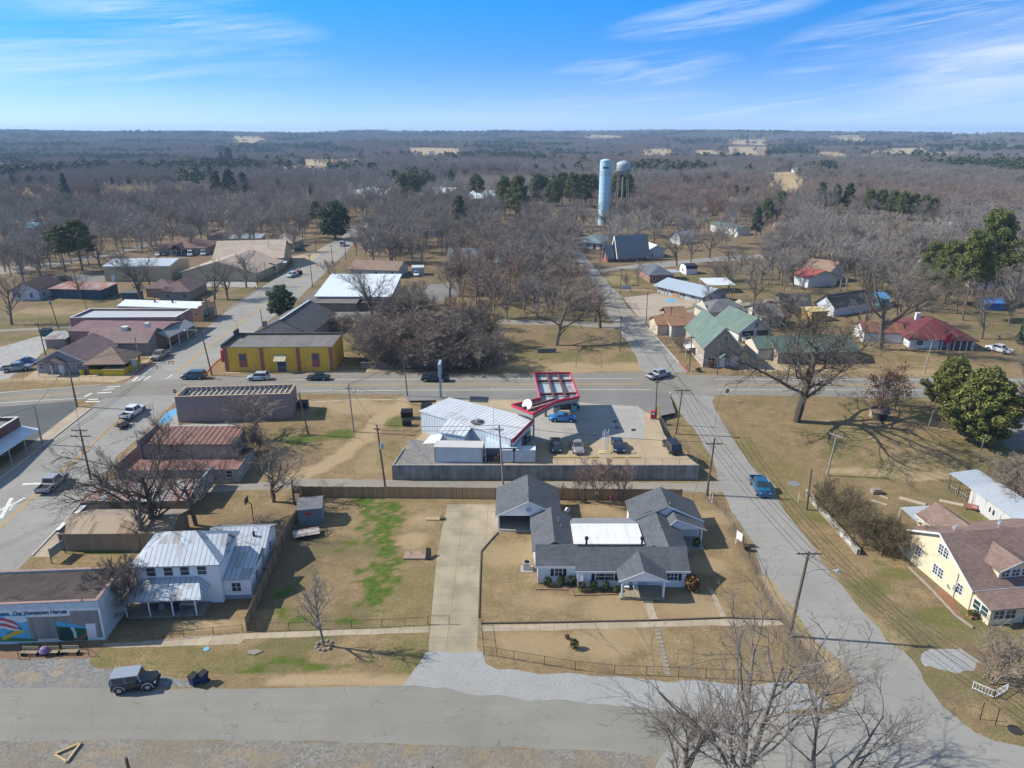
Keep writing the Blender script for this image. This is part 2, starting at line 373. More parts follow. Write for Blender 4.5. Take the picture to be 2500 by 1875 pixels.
def asphalt(col,crack=.5,warm=(.3,.25,.18),wamt=.25,grain=.45):
 t=NT('asphalt');P=t.pos();f1=t.noise(P,.12,5,.6);f2=t.noise(P,1.1,5,.7);f3=t.noise(P,5,6,.8)
 c=t.mix(t.ramp(f1,.3,.7),mul(col,.84),mul(col,1.14));c=t.mix(t.math('MULTIPLY',t.ramp(f2,.45,.8),wamt),c,warm)
 c=t.mix(t.math('MULTIPLY',f3,grain),c,mul(col,.72))
 vo=t.n('ShaderNodeTexVoronoi',feature='DISTANCE_TO_EDGE',i_Scale=.16);w=t.n('ShaderNodeVectorMath',operation='ADD');sc=t.n('ShaderNodeTexNoise',i_Scale=.5,i_Detail=3.0);t.l(P,sc.inputs['Vector'])
 t.l(P,w.inputs[0]);k=t.scaled(sc.outputs['Color'],(5,5,0));t.l(k,w.inputs[1]);t.l(w.outputs[0],vo.inputs['Vector'])
 w1=t.noise(t.scaled(P,(.06,1.1,1)),1.0,4);c=t.mix(t.math('MULTIPLY',t.ramp(w1,.42,.62),.35),c,mul(col,.78));pt=t.n('ShaderNodeTexVoronoi',i_Scale=.09);t.l(P,pt.inputs['Vector']);ps=t.n('ShaderNodeSeparateColor');t.l(pt.outputs['Color'],ps.inputs[0]);c=t.mix(t.math('MULTIPLY',t.math('GREATER_THAN',ps.outputs[0],.78),.16),c,mul(col,.7))
 cr=t.math('LESS_THAN',vo.outputs['Distance'],.009);c=t.mix(t.math('MULTIPLY',t.math('MULTIPLY',cr,t.ramp(f2,.4,.6)),crack),c,mul(col,.35))
 sx=t.n('ShaderNodeSeparateXYZ');t.l(P,sx.inputs[0])
 t.bump(t.noise(P,22,2),.25,.01)
 return t.out(c,.9,0,.15)
def gravel(c1,c2,c3,sc=5.0,mixs=.25,soil=(.36,.27,.16),soilamt=.4):
 t=NT('gravel');P=t.pos();vo=t.n('ShaderNodeTexVoronoi',i_Scale=sc);t.l(P,vo.inputs['Vector']);sp=t.n('ShaderNodeSeparateColor');t.l(vo.outputs['Color'],sp.inputs[0])
 c=t.mix(sp.outputs[0],c1,c2);f=t.noise(P,mixs,6,.65);c=t.mix(t.ramp(f,.38,.62),c,t.mix(sp.outputs[1],mul(c3,.85),mul(c3,1.1)))
 c=t.mix(t.math('MULTIPLY',t.ramp(t.noise(P,.35,5,.7),.52,.7),soilamt),c,soil)
 t.bump(vo.outputs['Distance'],.6,.04);return t.out(c,.95,0,.1)
def slabs(col,dark,w=2.2,hgt=1.5,amt=.5):
 """cast concrete in bays"""
 t=NT('concrete');P=t.pos();b=t.n('ShaderNodeTexBrick',i_Scale=1.0,offset=0.0);t.l(P,b.inputs['Vector']);b.inputs['Brick Width'].default_value=w;b.inputs['Row Height'].default_value=hgt
 b.inputs['Mortar Size'].default_value=.02;b.inputs['Color1'].default_value=(*mul(col,.93),1);b.inputs['Color2'].default_value=(*mul(col,1.07),1);b.inputs['Mortar'].default_value=(*mul(dark,.5),1)
 f=t.noise(P,.35,6,.65);c=t.mix(t.math('MULTIPLY',t.ramp(f,.42,.7),amt),b.outputs['Color'],dark);c=t.mix(t.math('MULTIPLY',t.noise(P,12,2),.25),c,mul(col,.7))
 t.bump(t.noise(P,18,2),.2,.01);return t.out(c,.88,0,.2)
def sheet(name,pts,m,off=.004,jit=.08,z=None,step=.5):
 """a ground sheet following the terrain; its edges wander a little"""
 P=[Vector((p[0],p[1],0))for p in pts];out=[]
 for a,b in zip(P,P[1:]+P[:1]):
  n=max(1,int((b-a).length/step))if jit else 1;n=min(n,260)
  d=(b-a).normalized()if(b-a).length>0 else Vector((1,0,0));nn=Vector((-d.y,d.x,0))
  for i in range(n):
   q=a.lerp(b,i/n)
   if jit:q=q+nn*jit*(1.4*mnoise.noise((q.x*.35,q.y*.35,off*99))+(.8 if jit<.3 else .3)*mnoise.noise((q.x*2.1,q.y*2.1,3)))
   out.append(q)
 bm=bmesh.new();vs=[bm.verts.new(q)for q in out]
 for tri in tessellate_polygon([out]):
  try:bm.faces.new([vs[i]for i in tri])
  except ValueError:pass
 if z is None:
  for yy in(Y0,Y1):bmesh.ops.bisect_plane(bm,geom=bm.verts[:]+bm.edges[:]+bm.faces[:],plane_co=(0,yy,0),plane_no=(0,1,0))
 for v in bm.verts:v.co.z=(h(v.co.y)if z is None else z)+off
 bmesh.ops.recalc_face_normals(bm,faces=bm.faces)
 for fc in bm.faces:
  fc.normal_update()
  if fc.normal.z<0:fc.normal_flip()
 me=bpy.data.meshes.new(name);bm.to_mesh(me);bm.free();me.materials.append(m)
 o=bpy.data.objects.new(name,me);C.objects.link(o);return tag(o,kind='structure')
def pl(*a):
 """photograph points to ground points: 'D',x,y,x,y,...,'E',x,y"""
 out=[];k=None;i=0
 while i<len(a):
  if isinstance(a[i],str):k=a[i];i+=1
  else:out.append(Gd(k,a[i],a[i+1]));i+=2
 return out
ROAD=asphalt((.255,.245,.215),.4,(.30,.26,.20),.35);HWY=asphalt((.25,.235,.205),.7,(.33,.28,.2),.45);SIDE=asphalt((.31,.30,.275),.6,(.33,.29,.22),.3);OLDL=asphalt((.22,.215,.205),.6,(.3,.26,.2),.3);DARKL=asphalt((.12,.125,.13),.5,(.2,.19,.17),.3)
LANE=asphalt((.30,.275,.235),.3,(.36,.28,.18),.6)
CONC=slabs((.375,.315,.22),(.20,.165,.12),3.4,4.4,.75);WALK=slabs((.42,.35,.26),(.24,.19,.125),1.5,3.0,.7);PALE=slabs((.37,.355,.325),(.25,.235,.21),4.5,4.5,.4);TANC=slabs((.42,.33,.22),(.27,.215,.15),4.2,4.2,.5);PINKC=slabs((.42,.35,.28),(.3,.25,.2),4,4,.4)
GRV=gravel((.25,.255,.25),(.40,.40,.39),(.315,.315,.305),12,.25,(.30,.255,.19),.5);GRV2=gravel((.14,.14,.14),(.27,.27,.265),(.20,.195,.185),4.5,.3,(.40,.28,.15),.75);GRV3=gravel((.15,.145,.13),(.27,.25,.225),(.21,.18,.135),4.5,.2,(.30,.225,.13),.9)
BRW=brick((.30,.16,.085),(.22,.14,.09),.6,.3,.2)
sheet('highway',pl('',-300,1012,0,994,100,985,200,976,330,966,760,961,1100,964,1560,968,1800,964,2100,970,2900,975,2900,926,2100,921,1950,921,1690,915,1560,908,1300,913,1000,911,820,910,540,918,350,931,250,941,100,950,0,957,-300,972),HWY,.008,.1)
sheet('street',pl('A',-420,1330,-200,1160,0,1000,390,700,770,400,'I',1100,1262,1290,1120,1420,1020,1740,830,1910,690,2190,500,'J',1000,380,1200,230,1500,60,1640,-60,1740,-60,1560,170,1400,330,1270,450,1160,560,820,820,620,980,500,1080,420,1140,345,1225,'A',1290,540,1000,800,700,1190,500,1410,270,1650,-100,2000,-420,2200),SIDE,.004,.1)
sheet('road',pl('V',-120,1492,0,1487,120,1485,250,1490,420,1487,600,1487,870,1480,1000,1490,1150,1505,1300,1520,1480,1533,1660,1544,1760,1600,1800,1700,1350,1625,1000,1612,700,1602,300,1597,0,1603,-120,1608),ROAD,.008,.1)
sheet('side_road',pl('F',800,285,820,300,870,360,900,440,960,520,1030,590,1080,680,1140,780,1180,850,1215,960,1225,1020,1240,1075,1270,1130,1340,1280,1440,1440,1520,1560,'Q',1250,0,1330,60,1440,210,1560,360,1640,490,1720,600,1830,670,1960,800,2030,920,2010,1020,1950,1110,1850,1180,1700,1200,1530,1190,700,1130,300,1700,'S',1000,2000,2300,2000,2300,1560,1746,1480,1500,1430,1320,1350,1180,1240,1060,1140,980,1040,900,930,840,790,720,660,570,570,'G',1010,1520,900,1420,800,1300,660,1130,520,960,450,830,330,680,200,520,130,390,'F',1700,1060,1650,1000,1560,950,1470,850,1400,740,1310,600,1240,490,1190,400,1170,345,1200,300),SIDE,.012,.12)
sheet('upper_road',pl('',1571,912,'K',850,1170,760,1030,690,940,640,860,590,740,520,600,430,480,370,390,300,300,400,300,470,400,560,490,640,600,740,690,790,780,960,955,1240,1265,1310,1345),SIDE,.004,.15)
sheet('lane',pl('K',-300,895,0,905,380,915,690,935,740,985,400,955,0,945,-300,935),LANE,.008,.25)
sheet('school_drive',pl('K',740,700,800,800,900,890,1000,860,1400,800,1650,780,2212,700,2212,760,1700,830,1100,900,960,960,780,930,640,780),LANE,.008,.2)
sheet('east_lane',pl('K',540,480,880,435,1100,415,1500,375,2212,330,2212,380,1500,410,1100,460,800,470,570,500),SIDE,.008,.2)
sheet('school_yard',pl('K',765,715,1040,680,1240,730,1400,775,1240,820,900,885),PINKC,.012,.05)
sheet('alley',pl('',480,1190,700,1172,760,1168,960,1172,1140,1176,1400,1176,1700,1180,1765,1172,1775,1202,1665,1200,1400,1196,1140,1192,960,1191,745,1190,480,1203),LANE,.004,.25)
sheet('driveway',pl('D',665,1215,1085,1215,1112,1445,'E',255,625,120,780,112,1000,98,1340,85,1590,130,1645,'R',1885,1018,1905,780,1960,180),CONC,.012,.02)
sheet('gravel_apron',pl('V',920,1411,1040,1410,1050,1435,1075,1447,1400,1467,1735,1480,1800,1525,1660,1548,1480,1538,1300,1525,1000,1494,868,1482,890,1460,910,1430),GRV,.016,.35)
sheet('gravel_yard',pl('B',-160,1045,140,1030,160,1072,760,1055,750,1130,970,1160,1330,1200,1590,1230,1640,1300,1330,1325,900,1360,480,1385,300,1385,-160,1330),GRV2,.004,.25)
sheet('gravel_shoulder',pl('V',-120,1606,0,1601,300,1595,700,1600,1000,1610,1350,1623,1600,1660,1600,1800,-120,1800),GRV3,.004,.25)
sheet('brick_walk',pl('B',-160,958,880,935,790,1058,160,1073,-160,1046),BRW,.012,.02)
sheet('sidewalk',pl('B',880,935,1200,920,1600,880,2060,850,'R',320,855,1000,825,1893,790,1890,845,1100,870,330,900,'B',2020,940,1500,960,980,975,860,962),WALK,.008,.06)
sheet('sidewalk',pl('E',130,1402,700,1392,1540,1375,2200,1352,'Q',1370,395,1430,430,1380,440,850,443,'E',2212,1405,1600,1420,700,1448,130,1458),WALK,.008,.06)
sheet('garden_path',pl('E',1482,1200,1560,1200,1612,1362,1540,1372),WALK,.008,.02)
sheet('garden_path',pl('E',2030,1080,2075,1105,2200,1350,2150,1362,2060,1140),WALK,.012,.04)
sheet('parking_lot',pl('A',-160,400,300,368,615,345,665,393,260,712,205,640,-160,680),DARKL,.004,.05)
sheet('pavement',pl('A',662,393,775,403,395,698,200,850,0,1000,-160,1120,-160,1030,0,910,250,712),WALK,.012,.02)
sheet('pavement',pl('A',260,1655,480,1430,690,1185,745,1215,545,1440,510,1600,430,1659),WALK,.012,.03)
sheet('pavement',pl('A',1340,540,1480,400,1505,525,1500,545,'C',620,590,600,640,'A',1290,565),PALE,.012,.02)
sheet('disabled_bay',pl('A',1385,455,1490,400,1492,440,1420,520,1330,545),paint((.12,.36,.62),.8),.016,.02)
sheet('disabled_bay',pl('K',1115,740,1170,722,1220,738,1170,756),paint((.12,.36,.62),.8),.016,.02)
sheet('school_walk',pl('K',1040,680,1250,700,1450,760,1380,775,1240,735,1040,690),TANC,.016,.02)
sheet('pavement',pl('I',185,1270,330,1170,720,1240,860,1180,760,1210,1280,1090,1090,1255,960,1290,480,1270),TANC,.006,.03)
sheet('parking_lot',pl('I',-160,1040,400,880,640,850,560,920,420,980,300,1100,250,1140,60,1260,-160,1290),gravel((.3,.3,.29),(.42,.41,.4),(.34,.33,.31),2),.004,.2)
sheet('back_lane',pl('I',-160,850,300,832,640,815,660,826,300,850,-160,872),LANE,.006,.1)
sheet('parking_lot',pl('J',1330,700,1800,690,2212,470,2500,440,2500,560,2212,640,1860,790,1400,760),OLDL,.006,.2)
sheet('parking_lot',pl('I',480,390,700,380,880,380,880,440,700,450,480,430),OLDL,.006,.2)
sheet('parking_lot',pl('I',1300,470,1700,440,2150,440,2180,490,1500,480),PALE,.006,.1)
sheet('back_lane',pl('I',-160,330,300,300,900,200,1300,110,1300,130,900,235,300,345,-160,400),LANE,.006,.2)
sheet('parking_lot',pl('J',1080,230,1300,180,1440,110,1240,280,1170,330,1100,300),TANC,.006,.2)
sheet('driveway',pl('K',1760,1110,1890,1090,2050,1240,2212,1330,2000,1340,1740,1340),TANC,.006,.1)
sheet('pavement',pl('C',1200,420,1600,396,2110,395,2110,404,1600,405,1200,428),WALK,.006,.03)
sheet('pavement',pl('J',530,1200,900,1195,1520,1190,2212,1175,2212,1195,1500,1205,900,1208,500,1215),WALK,.01,.02)
sheet('driveway',pl('H',2010,980,2130,780,2300,770,2300,1040,2100,1020),OLDL,.006,.1)
sheet('gravel_drive',pl('S',950,650,1220,640,1260,690,1340,740,1330,830,1180,835,1000,815,880,790,870,730),GRV,.008,.6)
sheet('gravel_drive',pl('G',1240,990,1450,1190,1560,1130,1640,1300,1700,1420,1560,1310),gravel((.2,.1,.06),(.3,.17,.1),(.22,.12,.07),6),.008,.2)
for a,b in((1500,140),(2080,820)):
 pass
LOT=LOT_KEEP
tag(MB().prism(LOT,-.5,ZT).build('forecourt',TANC),kind='structure')
def lot(name,m,off,jit,*a):
 return sheet(name,[Gz(a[0],a[i],a[i+1],ZT)for i in range(1,len(a),2)],m,off,jit,z=ZT)
lot('gravel_yard',GRV2,.004,.1,'D',240,880,270,775,350,660,470,680,1000,690,1010,870)
lot('apron',OLDL,.006,.05,'F',-1480,240,800,240,860,440,720,470,600,430,540,385,260,372,-150,330,-700,330,-1400,340)
lot('concrete_pad',PALE,.004,.02,'F',-400,330,250,374,545,388,600,450,606,662,0,672,-300,690,-420,640)
lot('oil_stain',paint((.035,.033,.03),.7),.010,.06,'F',500,575,520,578,533,588,515,598,492,596,484,585)
for(a,b)in((350,514),(368,566)):lot('tank_cover',paint((.07,.07,.07),.7),.010,.0,'F',a-22,b,a-10,b-9,a+12,b-9,a+24,b,a+10,b+9,a-12,b+9)
for(a,b)in((185,632),(202,663),(520,780)):lot('oil_stain',paint((.10,.085,.065),.8),.010,.1,'F',a-10,b,a,b-6,a+12,b,a,b+6)
WP=paint((.62,.62,.58),.8,.25,2);YP=paint((.55,.33,.06),.8,.25,2);RP=paint((.45,.10,.08),.8,.2)
def strip(name,pts,w,m,off=.022,dash=None):
 for a,b in zip(pts[:-1],pts[1:]):
  a=Vector((a[0],a[1],0));b=Vector((b[0],b[1],0));d=(b-a);L=d.length;d.normalize();n=Vector((-d.y,d.x,0))*(w/2)
  s=0
  while s<L:
   e=min(L,s+(dash[0]if dash else L));p,q=a+d*s,a+d*e
   sheet(name,[p-n,q-n,q+n,p+n],m,off,0);s=e+(dash[1]if dash else 1e9)
strip('road_line',pl('',-200,971,0,959,120,949,245,939),.16,WP);strip('road_line',pl('',-200,994,0,984,110,977,210,972),.16,WP);strip('road_line',pl('',-200,982,0,972,200,957),.14,YP);strip('road_line',pl('',-200,986,0,975,195,960.5),.14,YP)
strip('road_line',pl('',700,927.5,1000,926,1300,925,1545,924),.16,WP);strip('road_line',pl('',735,955,1000,953,1300,951.5,1590,951),.16,WP);strip('road_line',pl('',735,938.6,1000,937.6,1565,936.8),.14,YP);strip('road_line',pl('',735,941.2,1000,940.2,1565,939.4),.14,YP)
strip('road_line',pl('',1745,926,2000,927,2700,929),.16,WP);strip('road_line',pl('',1750,951.5,2000,952,2700,955),.16,WP);strip('road_line',pl('',1750,938,2000,938.5,2700,940),.14,YP);strip('road_line',pl('',1750,940.6,2000,941,2700,942.6),.14,YP)
strip('road_line',pl('A',-420,1775,0,1400,310,1115,490,950,740,735,1028,478),.14,YP);strip('road_line',pl('A',-400,1785,18,1405,325,1120,505,955,755,740,1045,480),.14,YP)
strip('road_line',pl('I',1465,1212,1640,1080,1950,840,2212,640,'J',1100,450,1300,300,1500,145),.14,YP);strip('road_line',pl('I',1480,1212,1655,1080,1965,840,2225,640,'J',1112,452,1312,302,1510,147),.14,YP)
strip('road_line',pl('I',1405,1262,1455,1225),.3,WP);strip('stop_line',pl('A',190,1045,370,1038),.6,WP)
for a in((1120,1282,1165,1245),(1165,1278,1220,1240),(1212,1275,1270,1237),(820,1382,940,1375),(868,1358,965,1343),(898,1333,1015,1323),(720,1455,845,1453),(740,1437,830,1434),(712,1415,775,1382)):strip('crossing_bar',pl('I',*a),.45,WP)
strip('rail_cross',pl('A',5,1335,100,1160),.55,WP);strip('rail_cross',pl('A',-60,1290,75,1230,212,1160),.5,WP,.026);strip('rail_cross',pl('A',80,1268,110,1225,140,1222),.2,WP)
strip('road_line',pl('A',-160,950,90,752,365,712),.12,WP,.026)if 0 else None
for i in range(8):
 a=860+i*190
 lot('bay_line',paint((.5,.36,.1),.8),.012,0,'D',a+20,720,a+26,720,a+66,812,a+58,812)
 #  trees
def bark(c1,c2,rough=.9):
 t=NT('bark');v=t.coord();f=t.noise(t.scaled(v,(3,3,.6)),1.5,4);return t.out(t.mix(f,c1,c2),rough,0,.1)
BARK=bark((.10,.08,.064),(.22,.185,.155));TWIG=bark((.13,.108,.088),(.265,.228,.19));TWIGP=bark((.165,.145,.125),(.325,.29,.255));TWIGR=bark((.22,.135,.10),(.36,.235,.18));TWIGB=bark((.175,.138,.11),(.325,.268,.215));HEDGE=bark((.115,.088,.05),(.235,.185,.11));DARKT=bark((.065,.054,.044),(.15,.125,.10));PALET=bark((.12,.105,.09),(.25,.22,.19));GREYB=bark((.17,.16,.15),(.30,.285,.27))
def leafmat(name,lo,hi,tip,sc=.55):
 t=NT(name);P=t.pos();f=t.noise(P,sc,4,.7);g2=t.noise(P,5.0,2)
 r=t.n('ShaderNodeNewGeometry').outputs['Random Per Island']
 c=t.mix(t.math('MULTIPLY_ADD',r,.55,t.math('MULTIPLY',f,.5)),lo,hi);c=t.mix(t.ramp(t.math('MULTIPLY_ADD',g2,.4,t.math('MULTIPLY',r,.6)),.62,.85),c,tip)
 return t.out(c,.55,0,.35)
LEAF_MAG=leafmat('magnolia_leaves',(.05,.065,.014),(.17,.18,.035),(.33,.30,.085));LEAF_PINE=leafmat('pine_needles',(.045,.066,.015),(.16,.18,.042),(.24,.235,.065));LEAF_DARK=leafmat('dark_needles',(.03,.055,.02),(.09,.125,.045),(.14,.165,.06));LEAF_RED=leafmat('dry_oak_leaves',(.12,.055,.03),(.22,.12,.075),(.28,.17,.11));LEAF_CEDAR=leafmat('cedar_needles',(.035,.055,.03),(.085,.11,.06),(.12,.13,.07))
LEAF_BOX=leafmat('box_leaves',(.02,.035,.008),(.06,.085,.02),(.10,.11,.03),2);LEAF_ORG=leafmat('nandina_leaves',(.10,.04,.012),(.20,.09,.03),(.16,.12,.03),2)
rnd=random.Random(11)
def rv(a,b):return rnd.uniform(a,b)
def rdir(d,ang):
 """d turned by ang about a random side axis"""
 d=d.normalized();a=Vector((0,0,1))if abs(d.z)<.9 else Vector((1,0,0));u=d.cross(a).normalized();w=d.cross(u);t=rv(0,2*PI)
 return(d*math.cos(ang)+(u*math.cos(t)+w*math.sin(t))*math.sin(ang)).normalized()
def branch(p,d,L,r,seg,wob,up,taper=.35):
 pts=[p.copy()];rs=[r];d=d.normalized()
 for i in range(seg):
  d=(d+Vector((rv(-1,1),rv(-1,1),rv(-1,1)))*wob+Vector((0,0,up))).normalized();p=p+d*(L/seg);pts.append(p.copy());rs.append(r*(1-(1-taper)*(i+1)/seg))
 return pts,rs
def along(pts,t):
 n=len(pts)-1;i=min(n-1,int(t*n));return pts[i].lerp(pts[i+1],t*n-i),(pts[i+1]-pts[i]).normalized()
def bare(H,trunk,r0,limbs,a1,L1,n2,n3,n4,up=.10,wob=.16,tw=.012,multi=1,base_spread=.1,a0=.05,droop=0.0,top=.55):
 """a leafless tree: (wood, twigs) meshes"""
 W,T=MB(),MB();roots=[]
 for k in range(multi):
  d=rdir(Vector((0,0,1)),a0 if multi==1 else rv(.1,.5));st=Vector((rv(-1,1)*base_spread,rv(-1,1)*base_spread,-.15))if multi>1 else Vector((0,0,-.2))
  L=(trunk+(H-trunk)*top)*rv(.85,1.05);pts,rs=branch(st,d,L,r0*rv(.75,1),7,wob*.35,.04,.28);W.tube(pts,rs,7)
  roots.append((pts,rs,L))
 l2=[]
 for pts,rs,L in roots:
  for i in range(limbs):
   t=trunk/L+(1-trunk/L)*((i+rv(.1,.9))/limbs)**.85;t=min(t,.99);p,d=along(pts,t);r=r0*(1-.72*t)*rv(.45,.7)
   dd=rdir(d,a1*rv(.75,1.2)*(1.12-.45*t));dd.z=max(dd.z,.05-droop);LL=L1*rv(.75,1.1)*(1.15-.5*t)
   q,qr=branch(p,dd,LL,r,6,wob,up,.3);W.tube(q,qr,5);l2.append((q,qr,LL))
  l2.append((pts,rs,L*.5))
 l3=[]
 for pts,rs,L in l2:
  for i in range(n2):
   t=rv(.25,1);p,d=along(pts,t);LL=L*rv(.32,.55)*(1.15-.4*t);q,qr=branch(p,rdir(d,rv(.4,.95)),LL,max(.02,rs[0]*.36*(1.1-.6*t)),4,wob,up,.35);W.tube(q,qr,4,False);l3.append((q,qr,LL))
 for pts,rs,L in l3:
  for i in range(n3):
   t=rv(.2,1);p,d=along(pts,t);LL=L*rv(.35,.6);q,qr=branch(p,rdir(d,rv(.35,.9)),LL,max(tw,rs[0]*.4),2,wob,up*.6,.5);T.tube(q,qr,3,False)
   for j in range(n4):
    t2=rv(.15,1);p2,d2=along(q,t2);T.twig(p2,p2+rdir(d2,rv(.3,.9))*LL*rv(.3,.65)+Vector((0,0,LL*.06)),tw)
 return W,T
class Kind:
 """a pair or more of shared meshes; put() makes an individual tree of them"""
 def __init__(s,parts,H):s.parts=parts;s.H=H
 def put(s,name,label,cat,p,hgt,rz=None,wide=1.0,group=None):
  k=hgt/s.H;o=thing(name,label,cat,p,rv(0,6.28)if rz is None else rz,group);o.scale=(k*wide,k*wide,k)
  for nm,me in s.parts:
   c=bpy.data.objects.new(nm,me);C.objects.link(c);c.parent=o
  return o
def bk(H,wm,tm,ratio=1.0,**kw):
 W,T=bare(H,**kw);zz=max(v[2]for v in T.v);rr=sorted(math.hypot(v[0],v[1])for v in T.v);k=ratio*zz/(2*rr[int(len(rr)*.985)])
 for M in(W,T):M.v=[(v[0]*(1+(k-1)*min(1,max(0,v[2])/1.5)),v[1]*(1+(k-1)*min(1,max(0,v[2])/1.5)),v[2])for v in M.v]
 a=W.mesh('trunk',wm,False);b=T.mesh('crown',tm,False)
 zs=sorted(v[2]for v in T.v);z=zs[int(len(zs)*.975)];return Kind([('trunk',a),('crown',b)],z)
K_PECAN=[bk(15,DARKT,DARKT,1.3,trunk=2.6,r0=.36,limbs=11,a1=1.15,L1=9.5,n2=9,n3=8,n4=5,up=.03,wob=.2,tw=.014)for _ in range(2)]
K_VASE=[bk(15,PALET,PALET,1.25,trunk=2.0,r0=.17,limbs=7,a1=.62,L1=6.5,n2=6,n3=5,n4=4,up=.08,wob=.16,tw=.007,multi=m_,base_spread=.5,top=.7)for m_ in(3,2)]
K_ELM=[bk(13,BARK,TWIG,1.05,trunk=2.2,r0=.34,limbs=9,a1=.8,L1=7.5,n2=8,n3=7,n4=5,up=.09,wob=.16,tw=.013)for _ in range(2)]
K_YARD=[bk(11,BARK,TWIGP,1.0,trunk=1.8,r0=.26,limbs=8,a1=.85,L1=5.6,n2=7,n3=6,n4=5,up=.1,wob=.15,tw=.013)for _ in range(2)]
K_OAK=[bk(12,BARK,TWIGB,1.2,trunk=2,r0=.3,limbs=9,a1=.8,L1=6.0,n2=8,n3=7,n4=6,up=.06,wob=.2,tw=.016)for _ in range(2)]
K_GREY=[bk(14,GREYB,TWIGP,0.95,trunk=2.5,r0=.34,limbs=10,a1=.8,L1=7,n2=8,n3=7,n4=6,up=.1,wob=.15,tw=.017)for _ in range(2)]
K_YOUNG=[bk(9,GREYB,TWIGP,0.62,trunk=1.6,r0=.15,limbs=13,a1=.55,L1=3.0,n2=6,n3=5,n4=3,up=.1,wob=.1,tw=.008,top=.85)]
K_APPLE=[bk(7,BARK,TWIG,1.45,trunk=1.1,r0=.24,limbs=7,a1=.95,L1=4.2,n2=7,n3=7,n4=5,up=.12,wob=.22,tw=.011)]
K_BUSH=[bk(4,TWIGB,TWIGB,1.2,trunk=.3,r0=.045,limbs=4,a1=.5,L1=2.1,n2=4,n3=4,n4=3,up=.06,wob=.14,tw=.009,multi=9,base_spread=.35,top=.75)]
K_MYRTLE=[bk(5,BARK,TWIGR,1.05,trunk=1.2,r0=.055,limbs=5,a1=.5,L1=2.2,n2=5,n3=6,n4=4,up=.1,wob=.13,tw=.008,multi=6,base_spread=.25,top=.7)]
K_BRUSH=[bk(6,TWIGB,TWIGB,1.7,trunk=.4,r0=.06,limbs=6,a1=.75,L1=3.2,n2=6,n3=6,n4=4,up=.04,wob=.2,tw=.014,multi=10,base_spread=1.4,droop=.2,top=.7)for _ in range(2)]
K_HEDGE=[bk(6,HEDGE,HEDGE,1.7,trunk=.4,r0=.05,limbs=6,a1=.75,L1=3.2,n2=6,n3=6,n4=4,up=.04,wob=.2,tw=.011,multi=10,base_spread=1.4,droop=.2,top=.7)]
K_DARKBR=[bk(5,BARK,TWIG,1.6,trunk=.3,r0=.06,limbs=6,a1=.8,L1=2.8,n2=6,n3=6,n4=4,up=.04,wob=.25,tw=.014,multi=9,base_spread=1.2,droop=.2,top=.7)]
def leaves(lobes,n,size,shell=.75,flat=.0):
 """leaf clumps spread over and through the lobes (x,y,z,rx,ry,rz)"""
 T=MB();vol=[l[3]*l[4]*l[5]for l in lobes];tot=sum(v**.67 for v in vol)
 for l,v in zip(lobes,vol):
  for _ in range(int(n*v**.67/tot)):
   d=Vector((rnd.gauss(0,1),rnd.gauss(0,1),rnd.gauss(0,1))).normalized();r=(shell+(1-shell)*rnd.random())if rnd.random()<.8 else rnd.random()*.8
   bumpy=1+.16*mnoise.noise((d.x*2.4+l[0],d.y*2.4+l[1],d.z*2.4+l[2]))*2
   p=Vector((l[0]+d.x*l[3]*r*bumpy,l[1]+d.y*l[4]*r*bumpy,l[2]+d.z*l[5]*r*bumpy))
   nrm=(d+Vector((rv(-1,1),rv(-1,1),rv(-1,1)))*.9).normalized();u=nrm.orthogonal().normalized();w=nrm.cross(u);a=rv(0,6.28);u,w=u*math.cos(a)+w*math.sin(a),w*math.cos(a)-u*math.sin(a)
   s=size*rv(.55,1.25);q=nrm*s*.35
   T.poly([p-u*s-w*s*.35,p-w*s*.9+q,p+u*s*.9+w*.1*s,p+w*s*.8+q*.6])
 return T
def evk(H,trunk,r0,lobes,n,size,lm,bare_to=.9,shell=.75):
 W=MB();pts,rs=branch(Vector((0,0,-.2)),Vector((0,0,1)),H*bare_to,r0,6,.03,.02,.2);W.tube(pts,rs,7)
 for l in lobes:
  if l[2]>trunk:p,d=along(pts,min(.98,max(.1,(l[2]-l[5]*.5)/(H*bare_to))));q,qr=branch(p,Vector((l[0],l[1],l[2]))-p+Vector((0,0,.1)),max(.3,(Vector((l[0],l[1],l[2]))-p).length),r0*.3,3,.05,.02);W.tube(q,qr,4,False)
 T=leaves(lobes,n,size,shell);return Kind([('trunk',W.mesh('trunk',BARK,False)),('crown',T.mesh('crown',lm,False))],max(v[2]for v in T.v))
def pine_lobes(H,t0,w,n=34):
 out=[]
 for i in range(n):
  f=(i+.5)/n;z=t0+(H-t0)*f**.9;rr=w*(.35+.9*math.sin(PI*min(1,.28+f*.72)))*rv(.35,.75);a=i*2.4+rv(-.5,.5);k=w*(.31-.09*f)*rv(.7,1.25);out.append((math.cos(a)*rr,math.sin(a)*rr,z,k,k,k*.6))
 return out
def mag_lobes(H,w):
 out=[(0,0,H*.52,w*.62,w*.62,H*.36)]
 for i in range(60):
  a=i*2.4;f=(i+.5)/60;z=H*(.14+.80*f);prof=math.sin(PI*(.16+.80*f))**.75;rr=w*prof*rv(.5,.98);k=w*rv(.12,.25);out.append((math.cos(a)*rr,math.sin(a)*rr,z,k,k,k*.85))
 return out
def cone_lobes(H,w,t0=.08):
 out=[]
 for i in range(22):
  f=(i+.5)/22;z=H*(t0+(.98-t0)*f);rr=w*(1-f)**.7*rv(.35,.7);a=i*2.4;k=w*(.5-.3*f)*rv(.8,1.2);out.append((math.cos(a)*rr,math.sin(a)*rr,z,k,k,k))
 return out
K_MAG=[evk(12,.8,.3,mag_lobes(12,4.6),20000,.18,LEAF_MAG)]
